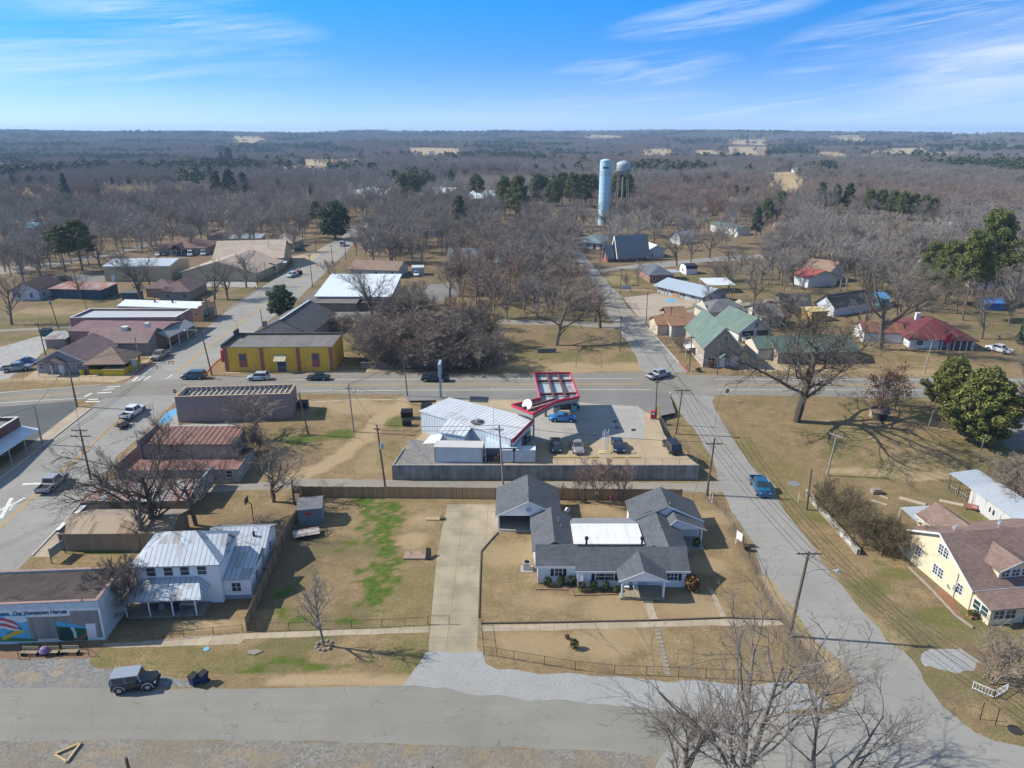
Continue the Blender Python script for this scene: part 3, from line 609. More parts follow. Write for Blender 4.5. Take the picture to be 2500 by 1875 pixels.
K_MAGD=[evk(11,.8,.3,mag_lobes(11,4.4),8000,.26,LEAF_DARK)]
K_PINE=[evk(16,6,.26,pine_lobes(16,t,w,44),15000,.17,LEAF_PINE)for t,w in((6.5,3.8),(7.5,4.6))]
K_PINEW=[evk(15,4,.3,pine_lobes(15,4.5,5.2,60),22000,.16,LEAF_PINE)]
K_PINED=[evk(16,4,.3,pine_lobes(16,4.0,4.2,60),18000,.17,LEAF_DARK)]
K_CEDAR=[evk(9,.5,.2,cone_lobes(9,2.6),5000,.24,LEAF_CEDAR)]
K_REDOAK=[]
W_,T_=bare(11,trunk=2,r0=.2,limbs=9,a1=.75,L1=4.5,n2=6,n3=5,n4=3,up=.06,wob=.18,tw=.010);L_=leaves([(rv(-3,3),rv(-3,3),rv(3.5,9),2,2,1.7)for _ in range(12)],1500,.17,.2)
K_REDOAK=[Kind([('trunk',W_.mesh('trunk',BARK,False)),('crown',T_.mesh('crown',TWIGR,False)),('dry_leaves',L_.mesh('dry_leaves',LEAF_RED,False))],10.5)]
def tree(kinds,k,b,top,name,label,cat='tree',wide=1.0,rz=None,group=None,hmul=1.0):
 p=Gd(k,*b);u=Gy(k,top[0],top[1],p.y);K=kinds[rnd.randrange(len(kinds))];return K.put(name,label,cat,p,max(.3,(u.z-p.z)*hmul),rz,wide,group)
def tree_at(kinds,x,y,hgt,name,label,cat='tree',wide=1.0,rz=None,group=None):
 return kinds[rnd.randrange(len(kinds))].put(name,label,cat,(x,y,h(y)),hgt,rz,wide,group)
TB='bare_tree'
K_VASE[0].put(TB,'huge many stemmed leafless tree at the road junction, cut by the bottom of the photo','tree',(19.2,41.4,0),16.0,.6,1.1)
K_VASE[1].put(TB,'leafless tree beside the huge junction tree, nearest the side road at the bottom edge','tree',(24.3,42.0,0),12.0,2.2,1.0)
K_ELM[1].put(TB,'slimmer leafless tree left of the huge junction tree at the bottom edge','tree',(13.0,41.8,0),10.0,1.0,1.0)
tree(K_YOUNG,'R',(1003,955),(965,330),'young_tree','young pale grey leafless tree in a ring of stones beside the sidewalk',wide=.85)
tree(K_PECAN,'A',(1297,1515),(1000,610),TB,'big spreading leafless tree behind the two storey farmhouse with tin roof',wide=.92)
tree(K_ELM,'A',(1195,1590),(800,900),TB,'leaning dark leafless trunk close behind the tin roofed farmhouse and brown building',wide=1.1)
tree(K_ELM,'A',(1655,1390),(1600,780),TB,'leafless tree at the back end of the row of old shops',wide=.95)
tree(K_OAK,'C',(770,745),(740,400),TB,'round brown leafless tree against the long side of the mauve building',wide=1.25)
tree(K_DARKBR,'C',(760,850),(760,660),'thicket','dark tangled brush at the foot of the tree behind the rust striped roof','brush',wide=1.0)
tree(K_APPLE,'C',(928,1262),(860,860),TB,'low branching leafless fruit tree beside the back alley near the shed',wide=1.15)
tree(K_GREY,'C',(640,990),(690,700),TB,'grey leafless tree at the end wall of the pink roofed building',wide=.8)
tree(K_DARKBR,'B',(1040,700),(1010,260),'thicket','bare vines and saplings between the mural building and the farmhouse','brush',wide=.55)
tree(K_PECAN,'H',(292,792),(340,-150),TB,'tall leafless pecan tree on the empty corner lot by the highway',wide=1.2,rz=2.0,hmul=1.04)
tree(K_REDOAK,'H',(985,785),(1060,290),'oak_tree','oak with rusty dry leaves beside the small dog house',wide=.75)
tree(K_REDOAK,'H',(1120,700),(1180,260),'oak_tree','oak with rusty dry leaves between the dog house and the evergreen magnolias',wide=.85)
tree(K_MAG,'H',(1800,960),(1810,330),'magnolia_tree','largest evergreen magnolia, nearest on the corner lot at the edge of the highway',wide=1.22)
tree(K_MAG,'H',(1560,700),(1620,235),'magnolia_tree','evergreen magnolia standing just behind the largest one',wide=1.15)
tree(K_ELM,'H',(2155,662),(2060,150),TB,'leafless tree behind the magnolias at the edge of the photo',wide=1.0)
tree(K_BRUSH,'H',(2150,1480),(2130,1150),'thicket','bare brush beside the far end of the long metal shed','brush',wide=1.0)
tree(K_BRUSH,'G',(2210,480),(2160,130),'thicket','bare brush behind the long metal shed at the edge of the photo','brush',wide=.9)
for i,(a,b,tp,w,lb)in enumerate(((520,520,235,.75,'beside the short dark post'),(660,640,330,.8,'second from the short dark post'),(800,760,410,.85,'third along the stone wall'),(960,850,520,.9,'where the stone wall ends'),(1080,880,600,.75,'nearest the yellow house'))):
 tree(K_HEDGE,'G',(a,b),(a,tp),'thicket','leafless hedge clump behind the stone wall, '+lb,'hedge',wide=w*.88,hmul=.95,group='leafless hedge along the stone wall')
tree(K_BUSH,'G',(1350,960),(1380,660),'bush','leafless shrub growing against the yellow house wall','shrub',wide=1.1)
tree(K_BUSH,'S',(1430,915),(1440,530),'bush','fountain shaped leafless shrub behind the small white railing','shrub',wide=1.15)
for a,b,tp,w,lb in((560,1180,1000,.9,'smallest, next to the carport'),(945,350,130,.8,''),(1110,362,15,1.2,''),(1300,360,60,1.15,'')):
 pass
for a,b,tp,w,lb in((805,345,215,.8,'small leafless shrub nearest the carport at the back fence'),(945,350,110,.8,'slim leafless crape myrtle at the back fence'),(1115,362,20,1.05,'biggest leafless crape myrtle before the back fence and concrete wall'),(1300,362,65,.95,'leafless crape myrtle at the back fence nearest the big side wing')):
 tree(K_MYRTLE,'E',(a,b),(a,tp),'crape_myrtle',lb,'shrub',wide=w)
tree(K_MAGD,'J',(1000,745),(990,462),'magnolia_tree','dark round evergreen magnolia behind the yellow building by the street',wide=1.1)
tree(K_ELM,'J',(1775,800),(1740,330),TB,'dark leaning leafless tree in front of the white metal roof',wide=1.15)
tree(K_OAK,'K',(202,1115),(150,590),TB,'spreading leafless tree on the lot across the highway from the canopy',wide=1.3)
tree(K_ELM,'K',(570,968),(560,580),TB,'leafless tree at the corner of the narrow lane and upper road',wide=1.25)
tree(K_GREY,'K',(255,612),(260,290),TB,'pale leafless tree beside the upper road opposite the brick house',wide=1.1)
tree(K_YOUNG,'K',(885,637),(905,400),TB,'slim leafless tree in front of the red brick house',wide=.9)
tree(K_BUSH,'K',(795,612),(800,520),'bush','small leafless bush beside the school notice board','shrub')
tree(K_YARD,'K',(1335,415),(1340,150),TB,'leafless tree just behind the white barn shed',wide=.9)
tree(K_YARD,'K',(1215,445),(1245,160),TB,'leafless tree left of the white barn shed',wide=1.0)
tree(K_YARD,'K',(1495,380),(1500,120),TB,'leafless tree on the lane beyond the white barn shed',wide=1.2)
tree(K_BUSH,'K',(1585,580),(1590,400),'bush','tall brown leafless bush on the lawn right of the barn shed','shrub',wide=1.1)
tree(K_BUSH,'K',(1665,570),(1690,390),'bush','second brown leafless bush on the lawn right of the barn shed','shrub')
tree(K_YARD,'K',(1865,785),(1840,430),TB,'leafless tree behind the school building beside the drive',wide=1.0)
tree(K_YOUNG,'K',(1450,850),(1430,600),TB,'slim leafless tree at the end wall of the school',wide=1.3)
tree(K_BRUSH,'K',(1240,1170),(1240,1040),'thicket','greenish brush at the side wall of the stone house','brush',wide=.8)
tree(K_ELM,'I',(1200,612),(1090,180),TB,'big leafless tree behind the peach store with the white roof',wide=1.2)
tree(K_YARD,'I',(1265,495),(1260,270),TB,'smaller leafless tree beside the tan warehouse corner',wide=1.0)
tree(K_YARD,'I',(1815,592),(1760,280),TB,'first of three leafless street trees, nearest the peach store',wide=.9)
tree(K_YARD,'I',(1920,597),(1900,290),TB,'second of three leafless street trees',wide=1.0)
tree(K_GREY,'I',(2080,492),(2060,205),TB,'pale fan shaped leafless tree in front of the tan church hall',wide=1.1)
tree(K_YARD,'I',(690,592),(690,360),TB,'leafless tree in front of the blue shed with rusty roof',wide=1.1)
tree(K_ELM,'I',(100,805),(60,380),TB,'leafless tree beside the old picket fence at the photo edge',wide=.9)
tree(K_GREY,'I',(205,445),(180,130),TB,'pale leafless tree behind the peeling white house',wide=1.1)
tree(K_PINE,'I',(553,360),(440,-40),'pine_tree','tall pine leaning left beside the lane, the first of a pair',wide=1.15)
tree(K_PINE,'I',(697,350),(650,-90),'pine_tree','tall pine of a pair, the one nearer the tan warehouse',wide=1.35)
tree(K_YARD,'I',(845,310),(860,50),TB,'leafless tree just right of the pair of tall pines',wide=1.0)
tree(K_YARD,'I',(1630,200),(1600,-10),TB,'leafless tree in front of the brown hip roofed house',wide=.9)
tree(K_MYRTLE,'J',(1390,375),(1380,265),'bush','reddish leafless shrub beside the street opposite the church hall','shrub',wide=1.8)
tree(K_PINE,'N',(205,725),(190,525),'pine_tree','bright green pine beside the dark evergreen at the top of the street',wide=1.05)
tree(K_MAGD,'N',(330,785),(335,520),'evergreen_tree','big dark evergreen on the bend at the top of the street',wide=1.1)
for i,(a,b,tp,w)in enumerate(((780,520,330,1.0),(850,520,335,1.15),(890,500,345,1.1))):tree(K_PINEW,'N',(a,b),(a,tp),'pine_tree',('pine at the left of the clump','middle pine of the clump','pine at the right of the clump')[i]+' before the white school roofs',wide=w,group='pines before the school')
tree(K_PINE,'N',(1285,570),(1280,338),'pine_tree','lone upright pine among the white school roofs',wide=.9)
tree(K_PINEW,'N',(1470,640),(1470,350),'pine_tree','bushy pine right of the school roofs',wide=.75);tree(K_PINEW,'N',(1560,660),(1530,345),'pine_tree','second bushy pine right of the school roofs',wide=.8)
tree(K_PINED,'N',(1165,700),(1165,485),'pine_tree','dark green pine in the middle of town behind the tudor house',wide=1.0)
tree(K_CEDAR,'N',(1110,430),(1110,308),'cedar_tree','narrow grey green cedar above the school roofs',wide=1.2)
for i,(a,b,tp,w)in enumerate(((1690,560,335,.8),(1735,560,350,.8),(1800,600,370,.85),(1860,560,325,.9),(1930,570,330,.9),(1990,570,335,.9),(2050,570,335,.9),(2230,560,330,.9),(2290,560,335,.9))):tree(K_PINEW,'N',(a,b),(a,tp),'pine_tree','green pine in the long pine row behind the water tower',wide=w,group='pine row behind the water tower')
for i,(a,b,tp,w)in enumerate(((560,640,455,.9),(470,690,500,.8),(400,780,560,.7))):tree((K_PINEW,K_PINEW,K_PINED)[i],'O',(a,b),(a,tp),'pine_tree',('lone bright pine by the brown field','pine behind the long white trailer home','dark lower pine beside the long white trailer home')[i],wide=w)
for i,(a,b,tp,w)in enumerate(((830,620,395,.8),(930,610,410,.8),(1010,610,400,.85))):tree(K_PINED,'O',(a,b),(a,tp),'pine_tree','dark grey green pine in the clump with the white barked tree',wide=w,group='dark pine clump')
tree(K_GREY,'O',(850,650),(850,430),TB,'white barked leafless tree in front of the dark pine clump',wide=1.0)
for i,(a,b,tp,w)in enumerate(((1150,640,440,.8),(1230,640,440,.8),(1310,650,450,.8),(1380,660,455,.85),(1450,660,470,.8),(1530,660,480,.85),(1590,660,500,.8))):tree(K_PINEW,'O',(a,b),(a,tp),'pine_tree','green pine in the clump beyond the red roofed white cottage',wide=w,group='pine clump on the right')
for i,(a,b,tp,w)in enumerate(((1545,900,360,.85),(1690,1045,270,.7),(1860,900,85,.75),(1400,800,370,.8),(2240,700,200,.7),(2230,1250,680,.5),(1570,900,600,.4))):
 tree((K_PINEW,K_PINE,K_PINEW,K_PINEW,K_PINE,K_CEDAR,K_PINED)[i],'L',(a,b),(a,tp),'pine_tree',('flat topped pine above the blue tarps','tall leaning pine with a long bare trunk behind the red roof','highest pine of the group on the right','low dark pine left of the blue tarps','pine at the right edge above the white fence','green cedar at the right edge by the red roofed house','small dark pine under the flat topped pine')[i],wide=w)
tree(K_ELM,'L',(1000,1287),(1010,560),TB,'big leafless tree beside the red roofed house, trunk at its white wing',wide=1.1)
tree(K_ELM,'L',(1850,1200),(1850,760),TB,'leafless tree behind the red roofed house near the white pickup',wide=1.0)
tree(K_YARD,'L',(860,1165),(870,800),TB,'leafless tree left of the red roofed house behind the picket fence',wide=.9)
tree(K_ELM,'L',(2085,1090),(2060,760),TB,'dark leafless tree under the green cedar at the right edge',wide=.8)
tree(K_YARD,'L',(1285,1080),(1290,700),TB,'leafless tree directly behind the red roof',wide=1.0)
for a,b,tp in((740,540,250),(820,540,240),(560,560,300),(120,520,220)):tree(K_YARD,'L',(a,b),(a,tp),TB,'grey leafless tree around the little red roofed shed on the right',wide=1.1,group='leafless trees round the red shed')
tree(K_REDOAK,'O',(135,660),(140,485),'oak_tree','brown leaved round tree beside the far brick house',wide=1.0);tree(K_REDOAK,'O',(330,690),(325,535),'oak_tree','brown leaved tree by the pole behind the trailer home',wide=1.1)
for k,a,b,tp,w,kd,lb in(('M',1470,520,320,.9,1,'left tree of the big dark evergreen clump beyond the church'),('M',1560,525,305,1.0,1,'middle and tallest tree of the dark evergreen clump beyond the church'),('M',1650,500,325,.9,1,'right tree of the big dark evergreen clump beyond the church'),('M',1550,300,160,.9,1,'dark evergreen alone on the far rise above the clump'),('M',1500,290,190,.8,1,'smaller evergreen leaning on the far lone dark evergreen'),('M',1960,345,245,1.1,1,'round dark evergreen at the edge of the far left pasture'),('M',455,540,330,.8,2,'upright grey green cedar rising over the left woods'),('M',680,565,452,1.0,1,'low flat evergreen in the left woods'),('M',1880,455,372,1.0,0,'bright green pine over the woods near the street end'),('M',760,425,362,1.0,1,'dark evergreen low in the far left woods'),('M',870,425,368,1.0,0,'greener evergreen right of the low dark one in the far left woods'),('M',1270,405,322,1.0,1,'dark evergreen left of the big clump beyond the church'),('M',1370,405,328,1.0,1,'second dark evergreen left of the big clump beyond the church'),('M',2100,500,432,1.0,0,'green pine above the pale school wing on the left'),('M',100,430,355,1.2,0,'first of the green pines in a line at the far left'),('M',200,430,352,1.2,0,'second of the green pines in a line at the far left'),('M',300,430,350,1.2,0,'third of the green pines in a line at the far left'),('O',90,400,335,1.1,0,'green pine low in the woods right of the water tower'),('O',190,400,325,1.1,0,'green pine top right of the water tower woods'),('O',260,520,415,.9,1,'dark evergreen behind the far brown oaks'),('O',340,520,430,.9,1,'second dark evergreen behind the far brown oaks'),('O',480,260,175,.9,1,'left dark evergreen at the far pasture'),('O',590,260,180,.9,1,'right dark evergreen at the far pasture'),('O',640,325,262,.8,2,'dark cedar beside the tan house in the pasture'),('O',510,400,345,.9,1,'dark evergreen below the far pasture'),('O',1100,400,345,.9,1,'dark evergreen alone in the right hand woods'),('O',1150,480,430,1.0,1,'dark evergreen just above the pine clump on the right')):
 tree(((K_PINEW,K_PINED,K_CEDAR)[kd]),k,(a,b),(a,tp),'evergreen_tree',lb,wide=w)
for a,b,tp,w in((1700,1085,930,1.0),(1830,1090,900,1.1),(1960,1085,880,1.1),(2090,1085,860,1.1),(2200,1080,850,1.0),(1740,990,800,1.1),(1900,980,780,1.2),(2060,970,740,1.2),(2190,960,700,1.2),(1820,880,720,1.1),(2000,870,660,1.2),(2150,860,620,1.2)):
 tree(K_BRUSH,'J',(a,b),(a,tp),'thicket','brown leafless brush in the big thicket east of the yellow building','brush',wide=w*1.1,group='brown thicket by the yellow building')
for a,b,tp in((1300,800,690),(1420,850,720),(1560,850,730)):tree(K_BRUSH,'J',(a,b),(a,tp),'thicket','low brush behind the roof of the old grey house','brush',wide=1.0,group='brush behind the old grey house')
for r,(yy,n,x0,x1,th)in enumerate(((797,10,792,1080,84),(775,9,800,1075,88),(745,9,800,1070,85),(712,7,830,1060,80))):
 for i in range(n):
  x=x0+(x1-x0)*(i+rv(.1,.9))/n;kd=(K_BRUSH,K_MYRTLE,K_BUSH,K_BRUSH,K_DARKBR)[rnd.randrange(5)];tree(kd,'V',(x,yy+rv(-6,4)),(x,yy-th*rv(.45,1.0)),'thicket','brown leafless brush in the big thicket east of the yellow building','brush',wide=rv(.8,1.1),group='brown thicket by the yellow building')
for a,b,tp,w in((60,640,330,1.3),(130,520,200,1.2),(60,420,130,1.2),(200,500,200,1.1),(20,760,420,1.3),(330,820,620,1.0),(430,870,660,.9)):
 tree(K_OAK if b>600 else K_GREY,'K',(a,b),(a,tp),TB,'tall leafless tree in the grove left of the upper road',wide=w,group='grove left of the upper road')
for a,b,tp in((1750,520,310),(1850,560,340),(1660,640,420),(1650,430,260),(1930,600,380),(1990,500,300),(2080,560,340),(1850,950,700),(1990,1000,760),(2110,960,700),(2200,640,400)):
 tree(K_YARD,'K',(a,b),(a,tp),TB,'leafless yard tree among the houses right of the upper road',wide=1.2,group='yard trees right of the upper road')
 #  buildings
def E_(k,a,b,hh):
 """ground point under a roof corner that stands hh above the ground"""
 z=hh
 for _ in range(30):
  p=Gz(k,a,b,z);z=(ZT if in_poly(p.x,p.y,LOT)else h(p.y))+hh
 p.z-=hh;return p
GLS=glass((.045,.053,.06),.15);GLB=glass((.05,.08,.11));WH=paint((.72,.74,.76),.55,.06,2);TRIM=paint((.62,.62,.60),.6,.1);BLK=paint((.02,.025,.035),.6,.2);GREYC=paint((.28,.28,.28),.8,.2)
def facing(face,W,D):
 """(s along the wall, outward, up) -> local point, for a wall of a W x D block"""
 return{'f':lambda s,o,z:(s,-o,z),'b':lambda s,o,z:(W-s,D+o,z),'l':lambda s,o,z:(-o,D-s,z),'r':lambda s,o,z:(W+o,s,z)}[face]
def fbox(m,T,s0,s1,o0,o1,z0,z1):
 c=[T(s,o,z)for s in(s0,s1)for o in(o0,o1)for z in(z0,z1)]
 m.box(min(p[0]for p in c),max(p[0]for p in c),min(p[1]for p in c),max(p[1]for p in c),min(p[2]for p in c),max(p[2]for p in c));return m
def window(par,T,s,z,w,hh,fm=None,pm=None,mun=(1,1),fw=.07):
 fm=fm or WH;f=MB()
 for a,b,c,d in((s,s+w,z-fw,z),(s,s+w,z+hh,z+hh+fw),(s-fw,s,z-fw,z+hh+fw),(s+w,s+w+fw,z-fw,z+hh+fw)):fbox(f,T,a,b,-.02,.05,c,d)
 for i in range(1,mun[0]+1):fbox(f,T,s+w*i/(mun[0]+1)-.025,s+w*i/(mun[0]+1)+.025,.006,.035,z,z+hh)
 for i in range(1,mun[1]+1):fbox(f,T,s,s+w,.009,.032,z+hh*i/(mun[1]+1)-.025,z+hh*i/(mun[1]+1)+.025)
 o=f.build('window',fm,par);fbox(MB(),T,s,s+w,-.03,.006,z,z+hh).build('pane',pm or GLS,o);return o
def door(par,T,s,w=.95,hh=2.05,m=None,z=0,fm=None):
 o=fbox(MB(),T,s,s+w,-.02,.04,z,z+hh).build('door',m or TRIM,par);f=MB()
 for a,b,c,d in((s-.1,s,z,z+hh+.1),(s+w,s+w+.1,z,z+hh+.1),(s,s+w,z+hh,z+hh+.1)):fbox(f,T,a,b,-.02,.06,c,d)
 f.build('door_frame',fm or WH,o);return o
def rect(x0,x1,y0,y1):return[(x0,y0),(x1,y0),(x1,y1),(x0,y1)]
def wallbox(m,x0,x1,y0,y1,z0,z1,gable=None,rise=0):
 """four walls; gable 'x' or 'y' raises the ends under a ridge along that axis"""
 v=lambda x,y,z:(x,y,z);xm,ym=(x0+x1)/2,(y0+y1)/2
 def side(a,b,top=None):
  P=[(*a,z0),(*b,z0),(*b,z1)]+([(*top,z1+rise)]if top else[])+[(*a,z1)];m.poly(P)
 side((x0,y0),(x1,y0),(xm,y0)if gable=='y' else None);side((x1,y0),(x1,y1),(x1,ym)if gable=='x' else None)
 side((x1,y1),(x0,y1),(xm,y1)if gable=='y' else None);side((x0,y1),(x0,y0),(x0,ym)if gable=='x' else None);return m
def roofmesh(m,kind,x0,x1,y0,y1,z,rise,ov=.4,t=.16,gov=None):
 """roof over a block; z = top of wall"""
 gov=ov if gov is None else gov;xm,ym=(x0+x1)/2,(y0+y1)/2
 if kind=='gx':
  k=rise/((y1-y0)/2);e=z-k*ov+t;r=z+rise+t;a,b=x0-gov,x1+gov
  m.slab([(a,y0-ov,e),(b,y0-ov,e),(b,ym,r),(a,ym,r)],t);m.slab([(b,y1+ov,e),(a,y1+ov,e),(a,ym,r),(b,ym,r)],t)
 elif kind=='gy':
  k=rise/((x1-x0)/2);e=z-k*ov+t;r=z+rise+t;a,b=y0-gov,y1+gov
  m.slab([(x0-ov,b,e),(x0-ov,a,e),(xm,a,r),(xm,b,r)],t);m.slab([(x1+ov,a,e),(x1+ov,b,e),(xm,b,r),(xm,a,r)],t)
 elif kind=='hip':
  w,d=x1-x0+2*ov,y1-y0+2*ov;s=min(w,d)/2;e=z-rise*ov/s+t;r=z+rise+t;a,b,c,q=x0-ov,x1+ov,y0-ov,y1+ov
  if w>=d:p1,p2=(a+s,ym,r),(b-s,ym,r)
  else:p1,p2=(xm,c+s,r),(xm,q-s,r)
  A,B_,C_,D_=(a,c,e),(b,c,e),(b,q,e),(a,q,e)
  if w>=d:
   m.slab([A,B_,p2,p1],t);m.slab([C_,D_,p1,p2],t);m.slab([B_,C_,p2],t);m.slab([D_,A,p1],t)
  else:
   m.slab([A,B_,p1],t);m.slab([C_,D_,p2],t);m.slab([B_,C_,p2,p1],t);m.slab([D_,A,p1,p2],t)
 elif kind=='shed':
  k=rise/(y1-y0);m.slab([(x0-gov,y0-ov,z-k*ov+t),(x1+gov,y0-ov,z-k*ov+t),(x1+gov,y1+ov,z+rise+k*ov+t),(x0-gov,y1+ov,z+rise+k*ov+t)],t)
 elif kind=='flat':
  m.slab([(x0-ov,y0-ov,z+t),(x1+ov,y0-ov,z+t),(x1+ov,y1+ov,z+t),(x0-ov,y1+ov,z+t)],t)
 return m
class Bld:pass
def bld(name,label,k,fl,fr,h_,roof,wm,rm,depth=None,back=None,rise=1.5,ov=.4,cat='house',base=.9,par=.5,group=None,gov=None,eaves=None,fascia=None):
 """a block: fl, fr front corners on the ground (photograph points or Vectors), h_ metres or the photograph point above fl, back: photograph point of a back corner at eave height"""
 p0=fl if isinstance(fl,Vector)else Gd(k,*fl);p1=fr if isinstance(fr,Vector)else Gd(k,*fr)
 hh=h_ if not isinstance(h_,tuple)else Gy(k,h_[0],h_[1],p0.y).z-p0.z
 d=p1-p0;rz=math.atan2(d.y,d.x);W=math.hypot(d.x,d.y)
 if back is not None:
  q=Gz(k,back[0],back[1],p0.z+hh+(back[2]if len(back)>2 else 0))-p0;depth=-math.sin(rz)*q.x+math.cos(rz)*q.y
 o=thing(name,label,cat,p0,rz,group);b=Bld();b.o=o;b.W,b.D,b.h=W,depth,hh;b.T=lambda f:facing(f,W,depth)
 m=MB();wallbox(m,0,W,0,depth,-base,hh,{'gx':'x','gy':'y'}.get(roof),rise)
 if roof=='shed':m=MB();m.v=[(0,0,-base),(W,0,-base),(W,depth,-base),(0,depth,-base),(0,0,hh),(W,0,hh),(W,depth,hh+rise),(0,depth,hh+rise)];m.f=[(0,1,5,4),(1,2,6,5),(2,3,7,6),(3,0,4,7)]
 if roof=='parapet':
  t=.28;m=MB()
  for a in((0,W,0,t),(0,W,depth-t,depth),(0,t,t,depth-t),(W-t,W,t,depth-t)):m.box(*a,-base,hh)
  b.wall=m.build('wall',wm,o);rz_=MB();rz_.slab([(t,t,hh-par),(W-t,t,hh-par),(W-t,depth-t,hh-par*.7),(t,depth-t,hh-par*.7)],.2);b.roof=rz_.build('roof',rm,o)
  cp=MB()
  for a in((-.04,W+.04,-.04,t+.04),(-.04,W+.04,depth-t-.04,depth+.04),(-.04,t+.04,t+.04,depth-t-.04),(W-t-.04,W+.04,t+.04,depth-t-.04)):cp.box(*a,hh,hh+.07)
  cp.build('coping',fascia or TRIM,o)
 else:
  b.wall=m.build('wall',wm,o);b.roof=roofmesh(MB(),roof,0,W,0,depth,hh,rise,ov,gov=gov).build('roof',rm,o)
  if fascia:
   f=MB()
   f.box(-ov,W+ov,-ov-.03,-ov-.004,hh-.22,hh+.12)
   if roof=='gy':f=MB();xm=W/2;k2=rise/xm;g_=ov if gov is None else gov;[f.bar((xm,-g_-.02,hh+rise+.06),(e,-g_-.02,hh-k2*ov+.06),.05,.24)for e in(-ov,W+ov)]
   f.build('fascia',fascia,o)
 return b
def wins(b,face,zs,hh,*xw,fm=None,pm=None,mun=(0,1)):
 for x,w in xw:window(b.o,b.T(face),x,zs,w,hh,fm,pm,mun)
def vent(b,x,y,z,r=.12,hh=.5,m=None):MB().cyl(x,y,z,z+hh,r,8).build('roof_vent',m or GREYC,b.o)
SHG=shingle((.105,.112,.124),.3);SHBR=shingle((.225,.155,.13),.32);SHGR=shingle((.105,.16,.135),.2);SHGY=shingle((.16,.16,.165),.25);SHMV=shingle((.235,.165,.16),.2);SHTN=shingle((.27,.19,.145),.25)
SIDW=siding((.80,.81,.83),.2,.88,var=.05);SIDY=paint((.66,.575,.40),.8,.1,1.2);WALLG=siding((.30,.29,.29),.2,.8);BRKR=brick((.26,.085,.065));BRKT=brick((.36,.27,.19));TANM=siding((.46,.38,.24),.5,.88,True);BRKP=brick((.33,.255,.25),(.30,.25,.25),.42,.21,.07)
def main_house():
 o=thing('family_house','long white family house with dark grey shingle roofs, side wings and a white flat roof','house',(0,0,0));w=MB();r=MB();fs=MB()
 def blk(x0,x1,y0,y1,z,g=None,rise=0):wallbox(w,x0,x1,y0,y1,-.3,z,g,rise)
 blk(3.05,7.6,71.35,75.6,2.42,'x',1.25);roofmesh(r,'gx',3.05,7.6,71.35,75.6,2.42,1.25,.35,gov=.28)
 blk(7.6,20.3,70.45,75.0,2.42,'x',1.45);roofmesh(r,'gx',7.62,20.3,70.45,75.0,2.42,1.45,.38,gov=.3)
 blk(2.75,7.5,75.0,82.4,2.4,'y',1.25);roofmesh(r,'gy',2.75,7.5,74.2,82.74,2.4,1.2,.32,gov=.0)
 blk(16.2,21.1,74.5,81.5,2.42,'y',1.2);roofmesh(r,'gy',16.2,21.1,73.2,81.6,2.42,1.2,.32,gov=.0)
 blk(15.9,24.6,81.5,86.5,2.42,'y',2.0);roofmesh(r,'gy',15.9,24.6,81.5,86.5,2.42,2.0,.36,gov=.3)
 for x0,x1,y0,y1 in((-1.85,-1.7,83.4,90.1),(6.1,6.25,83.2,90.1),(-1.85,6.25,90.1,90.25)):w.box(x0,x1,y0,y1,-.2,2.42)
 w.poly([(-1.85,82.7,2.42),(6.25,82.7,2.42),(2.2,82.7,4.45)]);w.poly([(6.25,90.25,2.42),(-1.85,90.25,2.42),(2.2,90.25,4.45)]);roofmesh(r,'gy',-1.85,6.25,82.75,90.3,2.42,2.0,.36,gov=.22)
 blk(7.4,16.3,74.9,80.0,2.62)
 for x0,x1,ya,yb,zz,rs in((12.35,17.35,68.0,70.4,2.45,1.15),):
  w.poly([(x0,ya+.05,zz),(x1,ya+.05,zz),((x0+x1)/2,ya+.05,zz+rs)]);roofmesh(r,'gy',x0,x1,ya+.05,72.6,zz,rs,.3,gov=.12)
 w.poly([(19.6,79.3,2.4),(24.4,79.3,2.4),(20.9,79.3,3.75)]);k=1.35/3.5
 r.slab([(20.9,79.1,3.92),(24.75,79.1,2.43),(24.75,81.4,2.43),(20.9,81.4,3.92)],.14);r.slab([(19.4,79.1,2.4),(20.9,79.1,3.92),(20.9,81.4,3.92),(19.4,81.4,2.4)],.14)
 w.build('wall',SIDW,o);rf=r.build('roof',SHG,o)
 MB().slab([(7.55,75.2,2.84),(16.15,75.2,2.84),(16.15,80.0,2.84),(7.55,80.0,2.84)],.2).build('flat_roof',stain((.70,.71,.72),(.36,.36,.35),.45,.9),o)
 MB().slab([(7.5,80.02,2.80),(16.1,80.02,2.80),(16.0,82.3,2.3),(7.6,82.3,2.3)],.14).build('rear_roof',paint((.22,.235,.25),.8,.12),o)
 f=MB();xm=14.85
 for e in(12.0,17.7):f.bar((xm,67.9,3.72),(e,67.9,2.43),.05,.16)
 for e in(-2.25,6.65):f.bar((2.2,82.48,4.56),(e,82.48,2.36),.05,.16)
 f.bar((20.25,81.16,4.54),(25.0,81.16,2.38),.06,.2);f.bar((20.9,79.06,3.86),(24.8,79.06,2.36),.05,.16);f.bar((20.9,79.06,3.86),(19.4,79.06,2.34),.05,.16);f.box(2.7,7.5,70.94,70.97,2.18,2.42);f.box(7.3,12.0,70.02,70.05,2.16,2.42);f.box(17.7,20.65,70.02,70.05,2.16,2.42)
 f.build('fascia',WH,o)
 for x,y in((12.5,68.2),(17.2,68.2),(24.25,79.35),(-1.78,83.0),(2.5,83.0)):MB().box(x-.1,x+.1,y-.1,y+.1,.0,2.44).build('porch_post',WH,o)
